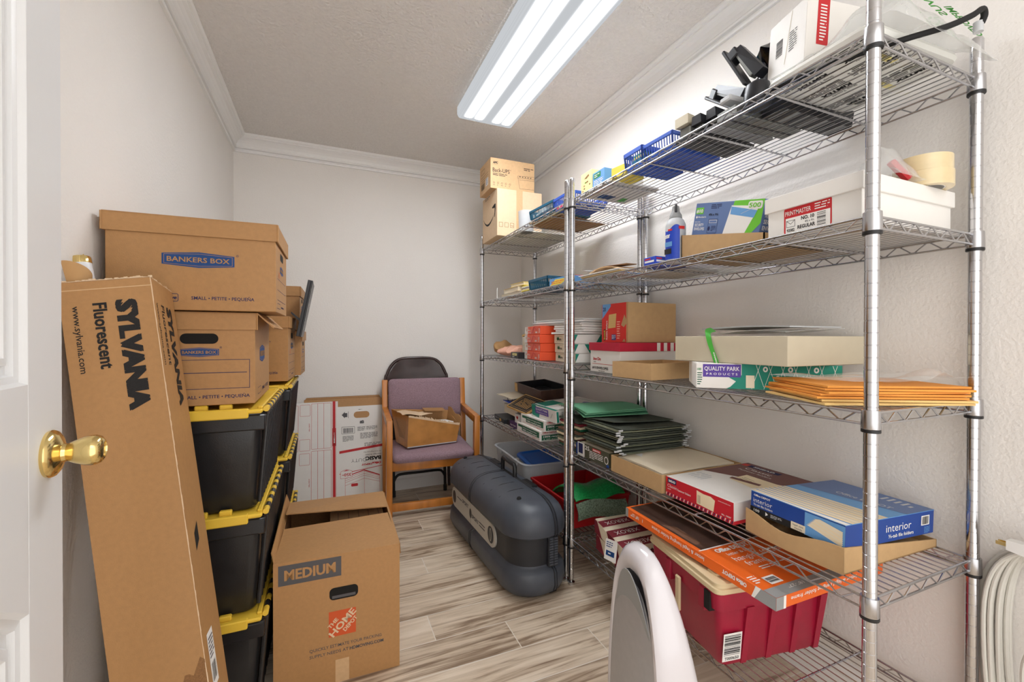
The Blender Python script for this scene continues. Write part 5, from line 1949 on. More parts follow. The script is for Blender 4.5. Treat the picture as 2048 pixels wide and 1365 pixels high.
# ======== near unit, second shelf
def near_second():
    bundle('envelope', '%s loose envelope lying on the second shelf by the twin posts', 'envelope', 1.06, 1.19, 1.43, 1.70, N2 + 0.0005, 0.022, 'white_paper', 6, 0.002, rz=3, seed=9, mats=['white_paper', 'blue_sky', 'white_paper', 'tan_env', 'cream_paper', 'white_paper'], jit=0.012)
    b = B()
    b.grid(lambda a, c: (-0.045 + 0.09 * a, -0.10 + 0.20 * c, 0.004 + 0.016 * math.sin(3 * c) + 0.004 * a), 4, 8, 0.003, 'cardboard_light')
    b.grid(lambda a, c: (-0.02 + 0.05 * a, -0.13 + 0.16 * c, 0.018 + 0.010 * c), 3, 4, 0.003, 'cardboard_edge')
    one(b, 'cardboard_strip', 'curled brown cardboard strip on the loose envelopes, second shelf', 'cardboard', (1.12, 1.55, N2 + 0.024))
    bundle('booklet', '%s thin booklet in the flat pile left of the small blue box', 'booklet', 1.20, 1.40, 1.24, 1.47, N2 + 0.0005, 0.012, 'white_paper', 4, 0.002, seed=12, mats=['white_paper', 'grey_light', 'cream_paper'])

    def sb(b, F, lx, ly, h):
        for k in ('-x', '-y'):
            w = ly if k == '-x' else lx
            b.rect(F[k], w * 0.1, h * 0.42, w * 0.9, h * 0.62, 'white_paper')
            b.rect(F[k], w * 0.1, h * 0.72, w * 0.6, h * 0.85, 'red')
    at_box('staple_box', 'small royal blue box left of the spray can', 'box', 1.065, 1.115, 1.215, 1.275, N2 + 0.0005, 0.034, 'blue_bright', sb)
    at_box('staple_box', 'small blue box lying flat behind the other blue box and the spray can', 'box', 1.13, 1.19, 1.20, 1.30, N2 + 0.0005, 0.020, 'blue_royal', sb, rz=8)

    # air duster can
    t = thing('spray_can', 'blue and silver air duster can with grey nozzle on the second shelf', 'spray can', (1.106, 1.161, N2 + 0.0005), (0, 0, R(-40)))
    b = B()
    b.lathe([(0.028, 0.0), (0.033, 0.003), (0.033, 0.128), (0.032, 0.133), (0.026, 0.148), (0.018, 0.156), (0.0, 0.157)], 'grey_light', 32)
    # printed sleeve: blue half
    n = 18
    for q0, q1, m_ in ((150, 290, 'blue_bright'),):
        vs, fs = [], []
        for k in range(n + 1):
            a = R(q0 + (q1 - q0) * k / n)
            zt = 0.118 + 0.010 * math.sin(3 * a)
            vs += [(0.0333 * math.cos(a), 0.0333 * math.sin(a), 0.012), (0.0333 * math.cos(a), 0.0333 * math.sin(a), zt)]
        for k in range(n):
            fs.append((2 * k, 2 * k + 2, 2 * k + 3, 2 * k + 1))
        b.add(vs, fs, m_, True)
    for a0, z, w, h_, m_ in ((215, 0.085, 0.028, 0.022, 'white_paper'), (225, 0.055, 0.03, 0.016, 'blue_sky'), (220, 0.030, 0.032, 0.018, 'black_device'), (300, 0.112, 0.022, 0.010, 'red'), (235, 0.108, 0.016, 0.006, 'red')):
        a = R(a0)
        nn = Vector((math.cos(a), math.sin(a), 0))
        Fc = Face(nn * 0.0338 + Vector((-math.sin(a), math.cos(a), 0)) * (-w / 2) + Vector((0, 0, z)), (-math.sin(a), math.cos(a), 0), (0, 0, 1))
        if m_ == 'white_paper':
            b.text(Fc, 'uster', 0, 0, 0.016, m_, w=w, bold=0.05)
        else:
            b.rect(Fc, 0, 0, w, h_, m_)
    b.build('can', t)
    b = B()
    b.lathe([(0.021, 0.155), (0.020, 0.165), (0.013, 0.178), (0.011, 0.196), (0.0, 0.197)], 'grey_plastic', 20)
    b.box(-0.004, 0.004, -0.018, -0.006, 0.172, 0.200, 'black_device', r=0.002)
    b.build('nozzle', t)

    # kraft carton with the blue envelope box sitting crooked in it
    b = B()
    x0, x1, y0, y1, t_ = -0.125, 0.125, -0.150, 0.150, 0.003
    zf, zn = 0.088, 0.032
    for (xa, ya, xb, yb, za, zb) in ((x0, y0, x0 + t_, y1, zn, zf), (x1 - t_, y0, x1, y1, zn, zf), (x0, y0, x1, y0 + t_, zn, zn), (x0, y1 - t_, x1, y1, zf, zf)):
        b.hexa([(xa, ya, 0), (xb, ya, 0), (xb, yb, 0), (xa, yb, 0), (xa, ya, za), (xb, ya, za), (xb, yb, zb), (xa, yb, zb)], 'kraft')
    b.box(x0, x1, y0, y1, 0, t_, 'kraft')
    one(b, 'kraft_carton', 'plain kraft carton with sloping walls under the blue envelope box', 'cardboard box', (1.219, 0.972, N2 + 0.0005))

    def env(b, F, lx, ly, h):
        s, f = F['-x'], F['-y']
        w = ly
        b.poly(s, [(w * 0.52, 0), (w * 0.87, 0), (w, h * 0.35), (w, h), (w * 0.60, h)], 'green_lime')
        b.poly(s, [(w * 0.50, 0.0), (w * 0.80, 0.0), (w * 0.95, h * 0.82), (w * 0.57, h * 0.87)], 'white_paper', 0.0008)
        b.poly(s, [(w * 0.57, h * 0.62), (w * 0.90, h * 0.50), (w * 0.93, h * 0.70), (w * 0.57, h * 0.84)], 'blue_sky', 0.0011)
        b.line(s, w * 0.72, h * 0.62, w * 0.93, h * 0.82, 0.0012, 'grey_light', 0.0012)
        b.rect(s, w * 0.02, h * 0.66, w * 0.145, h * 0.86, 'green_lime')
        b.text(s, '#10', w * 0.03, h * 0.70, h * 0.11, 'white_paper', w=w * 0.105, bold=0.03, lift=0.001)
        b.text(s, "Member's", w * 0.07, h * 0.545, h * 0.05, 'white_paper', w=w * 0.13, bold=0.01)
        b.ell(s, w * 0.045, h * 0.565, w * 0.016, h * 0.045, 'white_paper', n=4)
        b.text(s, 'PEEL & SEAL', w * 0.03, h * 0.40, h * 0.035, 'white_paper', w=w * 0.09)
        b.text(s, 'SECURITY', w * 0.03, h * 0.28, h * 0.09, 'white_paper', w=w * 0.15, bold=0.01)
        b.text(s, 'ENVELOPES', w * 0.03, h * 0.16, h * 0.09, 'white_paper', w=w * 0.17, bold=0.01)
        b.small(s, w * 0.26, h * 0.80, w * 0.42, h * 0.95, 3, 'ink_navy', 5)
        b.text(s, '4\u215b x 9\u00bd', w * 0.24, h * 0.60, h * 0.07, 'ink_black', w=w * 0.15, bold=0.02)
        b.rframe(s, w * 0.25, h * 0.07, w * 0.40, h * 0.50, 0.003, 0.001, 'ink_navy')
        b.frame(s, w * 0.265, h * 0.38, w * 0.385, h * 0.47, 0.001, 'white_paper')
        b.ell(s, w * 0.275, h * 0.21, w * 0.018, h * 0.07, 'ink_navy')
        b.small(s, w * 0.31, h * 0.13, w * 0.385, h * 0.30, 4, 'ink_navy', 6)
        b.rrect(s, w * 0.80, h * 0.74, w * 0.985, h * 0.955, 0.006, 'white_paper', 0.0012)
        b.text(s, '500', w * 0.815, h * 0.785, h * 0.13, 'green_lime', w=w * 0.15, bold=0.02, lift=0.0016)
        q = lx
        b.ell(f, q * 0.16, h * 0.73, q * 0.07, h * 0.11, 'white_paper', n=4)
        b.text(f, "Member's Mark", q * 0.27, h * 0.71, h * 0.07, 'white_paper', w=q * 0.5, bold=0.02)
        b.text(f, 'PEEL & SEAL', q * 0.10, h * 0.50, h * 0.07, 'white_paper', w=q * 0.4, bold=0.01)
        b.text(f, 'SECURITY', q * 0.08, h * 0.34, h * 0.12, 'white_paper', w=q * 0.55, bold=0.02)
        b.text(f, 'ENVELOPES', q * 0.07, h * 0.17, h * 0.12, 'white_paper', w=q * 0.62, bold=0.02)
    at_box('envelope_box', 'blue and green box of 500 security envelopes standing in the kraft carton', 'box', 1.102, 1.222, 0.838, 1.092, N2 + 0.055, 0.100, 'blue_box', env, rz=-2, tilt=(13.0, 0))

    def pm(b, F, lx, ly, h):
        s = F['-x']
        w = ly
        b.rrect(s, w * 0.20, h * 0.06, w * 0.72, h * 0.66, 0.004, 'ink_red')
        b.rect(s, w * 0.22, h * 0.06, w * 0.705, h * 0.42, 'white_paper', 0.0007)
        b.text(s, 'PRINTMASTER', w * 0.215, h * 0.48, h * 0.11, 'white_paper', w=w * 0.29, bold=0.005, lift=0.0009)
        b.small(s, w * 0.545, h * 0.46, w * 0.70, h * 0.63, 3, 'white_paper', 4, lift=0.0009)
        b.frame(s, w * 0.23, h * 0.20, w * 0.33, h * 0.36, 0.001, 'ink_black', 0.0009)
        b.line(s, w * 0.23, h * 0.36, w * 0.28, h * 0.27, 0.001, 'ink_black', 0.0009)
        b.line(s, w * 0.33, h * 0.36, w * 0.28, h * 0.27, 0.001, 'ink_black', 0.0009)
        b.text(s, '92082', w * 0.235, h * 0.09, h * 0.075, 'ink_black', w=w * 0.09, bold=0.02, lift=0.0009)
        b.text(s, 'NO. 10', w * 0.40, h * 0.315, h * 0.085, 'ink_black', w=w * 0.14, bold=0.03, lift=0.0009)
        b.text(s, '4\u215b x 9\u00bd', w * 0.44, h * 0.235, h * 0.05, 'ink_black', w=w * 0.10, bold=0.01, lift=0.0009)
        b.text(s, 'REGULAR', w * 0.36, h * 0.12, h * 0.085, 'ink_black', w=w * 0.19, bold=0.03, lift=0.0009)
        b.bars(s, w * 0.57, h * 0.10, w * 0.66, h * 0.40, 'ink_black', 14, 5, lift=0.0009, horiz=True)
    at_box('envelope_box', 'white lidded envelope box with red label at the front end of second shelf', 'box', 1.066, 1.430, 0.572, 0.790, N2 + 0.0005, 0.104, 'white_card', pm, lid=(0.036, 'white_card', 0.006, None))
    zt = N2 + 0.107

    def roll(label, x, y, z, R0, h, rx=0):
        t = thing('tape_roll', label, 'tape', (x, y, z), (R(rx), 0, 0), 'packing tape rolls')
        b = B()
        b.lathe([(0.040, 0.0), (R0, 0.0), (R0, h), (0.040, h)], 'tape_amber', 36, closed=True)
        b.build('tape', t)
        b = B()
        b.lathe([(0.0375, 0.0005), (0.0398, 0.0005), (0.0398, h - 0.0005), (0.0375, h - 0.0005)], 'white_card', 36, closed=True)
        b.build('core', t)
    roll('clear amber tape roll behind the front post, on the white envelope box', 1.235, 0.730, zt, 0.055, 0.030)
    roll('lower clear amber tape roll of two stacked on the white envelope box', 1.345, 0.590, zt, 0.056, 0.036)
    roll('upper clear amber tape roll of two stacked on the white envelope box', 1.345, 0.592, zt + 0.0365, 0.056, 0.036)
    b = B()
    rn = random.Random(21)
    b.box(-0.009, 0.009, -0.022, 0.022, 0.002, 0.014, 'red', r=0.003, seg=2)
    b.build('x')
    bpy.data.objects.remove(bpy.data.objects['x'], do_unlink=True)
    b = B()
    b.box(-0.030, 0.030, -0.008, 0.008, 0.0, 0.014, 'ink_red', r=0.004, seg=2)
    one(b, 'red_cutter', 'red plastic cutter wrapped in film between the tape rolls', 'cutter', (1.255, 0.600, zt + 0.034), (0, R(48), R(-30)))
    sheet_thing('film_wrap', 'crumpled clear film beside the tape rolls on the white envelope box', 'plastic wrap',
                lambda a, c: (1.165 + 0.115 * a, 0.555 + 0.12 * c, zt + 0.006 + 0.085 * math.sin(math.pi * a) * math.sin(math.pi * c) + 0.008 * math.sin(19 * a) * math.sin(15 * c)), 16, 14, 0.0007, 'film_thin')


near_second()


# ======== far unit, third shelf
def far_third():
    def ream(k, label, group, loc, rz, kind):
        t = thing('paper_ream', label, 'paper ream', loc, (0, 0, R(rz)), group)
        b = B()
        lx, ly, h = (0.216, 0.279, 0.046) if kind == 'orange' else (0.279, 0.216, 0.046)
        if kind == 'orange':
            b.box(-lx / 2, lx / 2, -ly / 2, ly / 2, 0.0006, h, 'orange_ream', r=0.002)
            F = faces(-lx / 2, lx / 2, -ly / 2, ly / 2, 0, h)
            s = F['-x']
            b.rect(s, 0.0, 0.001, ly * 0.20, h - 0.001, 'white_paper')
            b.ell(s, ly * 0.13, h * 0.62, 0.012, 0.009, 'pink')
            b.text(s, 'premium', ly * 0.225, h * 0.66, 0.005, 'white_paper', w=ly * 0.12)
            b.text(s, 'multipurpose', ly * 0.225, h * 0.5, 0.006, 'white_paper', w=ly * 0.17, bold=0.03)
            for q in range(3):
                b.ell(s, ly * (0.25 + 0.07 * q), h * 0.25, 0.0035, 0.0045, 'white_paper')
            b.text(s, '500', ly * 0.70, h * 0.2, 0.008, 'white_paper', w=ly * 0.12, bold=0.04)
            # folded wrapper end
            b.poly(s, [(ly * 0.42, h * 0.1), (ly * 0.60, h * 0.97), (ly * 0.63, h * 0.97), (ly * 0.50, h * 0.1)], 'red', 0.0006)
            b.poly(s, [(ly * 0.60, h * 0.97), (ly * 0.78, h * 0.60), (ly * 0.76, h * 0.55), (ly * 0.58, h * 0.9)], 'red', 0.0006)
            b.small(s, ly * 0.91, h * 0.15, ly * 0.98, h * 0.75, 4, 'white_paper', k)
        else:
            b.box(-lx / 2, lx / 2, -ly / 2, ly / 2, 0.0006, h, 'white_paper', r=0.003)
            F = faces(-lx / 2, lx / 2, -ly / 2, ly / 2, 0, h)
            s, f = F['-x'], F['-y']
            b.rect(s, 0, 0.001, ly, h - 0.001, 'cream_paper', 0.0003)
            for u in (0.1, 0.55):
                b.frame(s, ly * u, h * 0.2, ly * (u + 0.32), h * 0.8, 0.0012, 'grey_plastic')
                b.text(s, 'Dura', ly * (u + 0.06), h * 0.35, 0.014, 'ink_black', w=ly * 0.22, bold=0.03)
                for q in range(4):
                    b.ell(s, ly * (u + 0.05 + 0.03 * q), h * 0.55, 0.004, 0.008, 'green')
            d = 1 if k % 2 else -1
            u0 = lx * (0.30 if k % 2 else 0.42)
            b.poly(f, [(u0, h * 0.02), (u0 + 0.028, h * 0.02), (u0 + 0.028 - d * 0.03, h * 0.97), (u0 - d * 0.03, h * 0.97)], 'teal_print', 0.0006)
            b.poly(f, [(0, h * 0.1), (0.02, h * 0.97), (0.0, h * 0.97)], 'teal_print', 0.0006)
            b.poly(f, [(u0 + 0.05, h * 0.05), (lx * 0.95, h * 0.5), (lx * 0.95, h * 0.95), (u0 + 0.03, h * 0.95)], 'grey_light', 0.0004)
        b.build('wrapped_ream', t)
    names = ['lowest', 'second from bottom', 'third from bottom', 'topmost']
    for k in range(4):
        ream(k, 'orange and white paper ream, %s of its stack of four' % names[k], 'orange paper reams', (1.165 + 0.003 * (k % 2), 2.185, F3 + 0.001 + 0.0465 * k), -8, 'orange')
    for k in range(3):
        ream(k, 'white paper ream with green band, %s of the three behind the posts' % ['lowest', 'middle', 'topmost'][k], 'white paper reams with green bands', (1.245 - 0.004 * k, 1.905, F3 + 0.001 + 0.0465 * k), -3, 'white')
    bundle('paper_pack', '%s loose paper pack on top of the white reams behind the posts', 'paper pack', 1.10, 1.37, 1.79, 2.02, F3 + 0.142, 0.046, 'white_paper', 4, 0.006, rz=6, seed=14, mats=['white_paper', 'white_card'], jit=0.012)
    bundle('envelope', '%s large envelope in the pile lying across the tops of the reams', 'envelope', 1.10, 1.36, 1.79, 2.24, F3 + 0.189, 0.030, 'white_paper', 7, 0.004, rz=4, seed=16, mats=['white_paper', 'white_card', 'grey_light'], jit=0.022)
    sheet_thing('padded_envelope', 'puffy yellow padded envelope poking out left of the orange reams', 'envelope',
                lambda a, c: (1.10 + 0.16 * a, 2.325 + 0.10 * c, F3 + 0.135 + 0.045 * a * 0 + 0.018 * (1 - c) * math.sin(math.pi * min(1, a + 0.1)) + 0.012 * (1 - c)), 10, 6, 0.012, 'tan_env')
    at_box('white_block', 'white paper block between the orange reams and the pink bags', 'paper block', 1.10, 1.26, 2.345, 2.418, F3 + 0.001, 0.128, 'cream_paper', lambda b, F, lx, ly, h: [b.rect(F['-x'], 0, h * k / 12, ly, h * k / 12 + 0.0015, 'grey_light') for k in range(1, 12)], rz=-4)
    at_box('cassette_box', 'small black box with pale label in front of the white paper block', 'box', 1.040, 1.098, 2.345, 2.455, F3 + 0.001, 0.036, 'black_device',
           lambda b, F, lx, ly, h: (b.rect(F['-x'], ly * 0.2, h * 0.45, ly * 0.8, h * 0.85, 'yellow_pale'), b.small(F['-x'], ly * 0.2, h * 0.1, ly * 0.8, h * 0.35, 1, 'white_paper', 3), b.small(F['-x'], ly * 0.24, h * 0.5, ly * 0.76, h * 0.8, 2, 'ink_black', 3, lift=0.0008)))

    def pouch(name, label, x, y, L, W, H, mat, seed, rz):
        rn = random.Random(seed)
        p = [rn.uniform(0, 6) for _ in range(4)]
        b = B()
        rings = []
        for i in range(15):
            q = i / 14
            r_ = max(0.04, math.sin(math.pi * (0.06 + 0.88 * q)) ** 0.6)
            rings.append([(W / 2 * r_ * math.cos(a) * (1 + 0.10 * math.sin(3 * a + p[0] + 5 * q)), L * (q - 0.5), H * (0.5 + 0.5 * r_ * math.sin(a) * (1 + 0.14 * math.sin(5 * a + p[1] + 7 * q))) * (0.8 + 0.2 * math.sin(6 * q + p[2]))) for a in [-2 * math.pi * k / 22 for k in range(22)]])
        b.loft(rings, mat)
        one(b, name, label, 'bag', (x, y, F3 + 0.006), (0, 0, R(rz)))
    pouch('pink_bag', 'crumpled pink plastic bag nearest the small black box', 1.135, 2.550, 0.16, 0.15, 0.085, 'pink', 3, -12)
    pouch('pink_bag', 'crumpled pink plastic bag in the middle of the third shelf far end', 1.125, 2.715, 0.13, 0.14, 0.075, 'pink', 8, 15)
    pouch('brown_paper_bag', 'crumpled brown paper bag at the far end of the third shelf', 1.15, 2.862, 0.125, 0.14, 0.10, 'kraft_paper', 5, 5)


far_third()


# ======== near unit, third shelf
def quality_park(b, F, lx, ly, h, face='-x'):
    s = F[face]
    w = ly if face == '-x' else lx
    # teal printed area with a torn-off purple name block
    b.poly(s, [(w * 0.25, h * 0.08), (w * 0.29, h * 0.30), (w * 0.24, h * 0.45), (w * 0.33, h * 0.55), (w * 0.33, h), (w, h), (w, 0), (w * 0.22, 0)], 'teal_print')
    for i in range(7):
        u = w * (0.40 + 0.085 * i)
        b.line(s, u, h * 0.02, u + w * 0.06, h * 0.98, 0.0011, 'white_paper', 0.0006)
        b.line(s, u + w * 0.03, h * 0.98, u + w * 0.085, h * 0.1, 0.0011, 'white_paper', 0.0006)
        if i > 0:
            b.ell(s, u + w * 0.01, h * (0.80 if i % 2 else 0.45), w * 0.017, h * 0.11, 'white_paper', 0.0009)
            b.ell(s, u + w * 0.01, h * (0.80 if i % 2 else 0.45), w * 0.007, h * 0.05, 'teal_print', 0.0012)
    b.rect(s, w * 0.05, h * 0.46, w * 0.325, h * 0.97, 'purple_print', 0.0009)
    b.text(s, 'QUALITY PARK', w * 0.06, h * 0.72, h * 0.17, 'white_paper', w=w * 0.255, bold=0.008, lift=0.0013)
    b.text(s, 'P R O D U C T S', w * 0.075, h * 0.54, h * 0.09, 'white_paper', w=w * 0.225, bold=0.005, lift=0.0013)
    b.text(s, '100', w * 0.008, h * 0.72, h * 0.1, 'green', w=w * 0.03, bold=0.02)
    b.small(s, w * 0.008, h * 0.12, w * 0.045, h * 0.66, 6, 'green_dark', 4)
    b.rect(s, w * 0.36, h * 0.05, w * 0.42, h * 0.55, 'cream_paper', 0.0009)


def near_third():
    # white envelope box with red lid, red mailer carton on top
    def rl(b, F, lx, ly, h):
        s = F['-x']
        b.text(s, 'Inv', ly * 0.12, h * 0.40, 0.014, 'ink_red', w=0.03, bold=0.04)
        b.text(s, 'Dn', ly * 0.27, h * 0.40, 0.014, 'ink_red', w=0.025, bold=0.04)
        b.rect(s, ly * 0.08, h * 0.27, ly * 0.8, h * 0.285, 'ink_red')
        b.text(s, '#10 ENVELOPES', ly * 0.08, h * 0.10, 0.011, 'ink_black', w=ly * 0.55, bold=0.03)
        b.small(s, ly * 0.3, h * 0.02, ly * 0.7, h * 0.06, 1, 'ink_black', 3)
        b.small(s, ly * 0.12, h * 0.31, ly * 0.3, h * 0.36, 1, 'ink_grey', 3)

    def lidp(b, F, lx, ly, h):
        f = F['-y']
        for k in range(4):
            b.rect(f, lx * (0.58 + 0.11 * k), 0, lx * (0.635 + 0.11 * k), h, 'white_card')
    at_box('envelope_box', 'white number ten envelope box with a red lid under the red mailer carton', 'box', 1.125, 1.435, 1.475, 1.715, N3 + 0.0005, 0.130, 'white_card', rl, rz=-3, lid=(0.034, 'red_deep', 0.005, lidp))

    def sc(b, F, lx, ly, h):
        s = F['-x']
        b.rect(s, 0, 0, ly, h, 'red', 0.0003)
        b.poly(s, [(0.004, h), (0.004, h * 0.62), (ly * 0.36, h * 0.93), (ly * 0.36, h)], 'blue_sky', 0.0007)
        b.text(s, '20', ly * 0.05, h * 0.82, 0.018, 'ink_navy', w=0.022, bold=0.02, lift=0.001)
        b.poly(s, [(ly * 0.26, h * 0.36), (ly * 0.55, h * 0.38), (ly * 0.58, h * 0.74), (ly * 0.29, h * 0.72)], 'tan_env', 0.0007)
        for q in range(5):
            b.line(s, ly * 0.27, h * (0.42 + 0.06 * q), ly * 0.56, h * (0.43 + 0.06 * q), 0.001, 'cardboard_light', 0.001)
        G = s.turned(ly * 0.14, h * 0.07, 90)
        b.rect(G, -0.004, -0.002, 0.046, 0.011, 'ink_black', 0.0008)
        b.text(G, 'Scotch', 0, 0, 0.009, 'yellow', w=0.042, bold=0.04, lift=0.0012)
        b.text(G, 'Bubble Mailers', 0, -0.017, 0.010, 'white_paper', w=0.085, bold=0.02, lift=0.001)
        b.rect(s, ly * 0.40, h * 0.06, ly * 0.56, h * 0.20, 'blue_royal', 0.0008)
        b.small(s, ly * 0.41, h * 0.08, ly * 0.55, h * 0.19, 3, 'white_paper', 3, lift=0.0012)
        b.small(s, ly * 0.60, h * 0.08, ly * 0.72, h * 0.55, 8, 'pink', 4)
        b.poly(s, [(ly * 0.76, h * 0.44), (ly * 0.88, h * 0.70), (ly * 0.98, h * 0.50), (ly * 0.86, h * 0.38)], 'kraft', 0.0008)
        b.poly(s, [(ly * 0.80, h * 0.02), (ly * 0.88, h * 0.10), (ly * 0.92, h * 0.02)], 'kraft', 0.0008)
        b.rect(s, ly * 0.945, 0, ly, h, 'kraft', 0.0006)
    at_box('mailer_carton', 'red bubble mailer carton with bare kraft side, on the red-lidded box', 'cardboard box', 1.172, 1.435, 1.502, 1.690, N3 + 0.1335, 0.172, 'kraft', sc)
    at_tray('kraft_tray', 'open kraft tray in front of the red-lidded box on the third shelf', 'cardboard box', 1.055, 1.335, 1.250, 1.450, N3 + 0.0005, 0.060, 'kraft', rz=6)

    # rotated envelope box under the beige box
    at_box('envelope_box', 'teal and white envelope box with purple name block under the beige box', 'box', 1.258 - 0.11, 1.258 + 0.11, 0.968 - 0.19, 0.968 + 0.19, N3 + 0.0005, 0.075, 'white_card', quality_park, rz=50)
    at_box('beige_box', 'long plain beige box lying on the teal and white envelope box', 'box', 1.120, 1.460, 0.772, 1.176, N3 + 0.0765, 0.082, 'beige_card', None, r=0.0015)
    zt = N3 + 0.1595

    b = B()
    b.grid(lambda a, c: (1.150 + 0.26 * a, 0.800 + 0.30 * c, zt + 0.004 + 0.012 * (0.5 + 0.5 * math.sin(5 * c + 2 * a)) + 0.006 * a), 12, 12, 0.0016, 'film')
    one(b, 'poly_mailer', 'clear crumpled plastic mailer bag on the beige box', 'bag')
    sheet_thing('grey_envelope', 'stiff grey envelope lying over the plastic mailer on the beige box', 'envelope',
                lambda a, c: (1.19 + 0.23 * a, 0.815 + 0.31 * c, zt + 0.026 + 0.003 * math.sin(4 * c)), 6, 8, 0.004, 'grey_light', 'white_paper')
    b = B()
    pts = [(0.0, 0.060, 0.018), (-0.028, 0.052, 0.014), (-0.052, 0.034, 0.004), (-0.060, 0.018, -0.030), (-0.064, 0.000, -0.062), (-0.066, -0.014, -0.092)]
    P = curve(pts, 5)
    n = len(P) - 1
    b.grid(lambda a, c: tuple(P[int(round(a * n))] + Vector((0.0, 0.022 * (c - 0.5), 0.012 * (c - 0.5)))), n, 3, 0.0012, 'green_bright')
    Fz = Face(P[-1] + Vector((-0.0012, 0.004, 0.012)), (0, 0.35, 1), (0, 1, -0.35))
    Fz = Face(P[-1] + Vector((-0.0022, -0.004, 0.006)), (0.06, 0.40, 0.92), (0.0, 0.92, -0.40))
    b.text(Fz, 'manco', 0.0, 0.0, 0.007, 'white_paper', w=0.036, bold=0.03)
    one(b, 'green_strap', 'bright green plastic strap hanging down over the beige box front', 'strap', (1.172, 1.000, zt + 0.003))

    rn = random.Random(31)
    for k in range(7):
        m = 'orange_env' if k > 1 else 'tan_env'
        L, Wd = 0.335 - 0.004 * k, 0.232
        dx, dy = rn.uniform(-0.008, 0.008), rn.uniform(-0.008, 0.008)
        lab = ['lowest tan envelope of the orange envelope pile by the front post', 'second tan envelope from the bottom of the orange envelope pile'][k] if k < 2 else 'orange clasp envelope in the pile by the front post, third shelf'
        grp = 'orange envelopes by the front post'
        zc = 0.004 + 0.0062 * k
        b = B()
        b.grid(lambda a, c: (-L / 2 + L * a, -Wd / 2 + Wd * c, 0.0005 * math.sin(5 * a + k) * math.sin(3 * c)), 8, 6, 0.0048, m)
        one(b, 'clasp_envelope', lab, 'envelope', (1.235 + dx, 0.668 + dy, N3 + zc), (0, 0, R(-22 + rn.uniform(-7, 7))), grp)
    sheet_thing('envelope_wrapper', 'torn clear plastic wrapper over the orange envelope pile', 'plastic wrap',
                lambda a, c: (1.09 + 0.31 * a, 0.60 + 0.20 * c - 0.09 * a, N3 + 0.055 + 0.007 * math.sin(11 * a) * math.sin(9 * c) + 0.012 * max(0, math.sin(3.1 * a + 4)) + (0.022 * math.exp(-((a - 0.72) ** 2) / 0.006 - (c - 0.1) ** 2 / 0.06))), 22, 12, 0.0007, 'film_thin')


near_third()


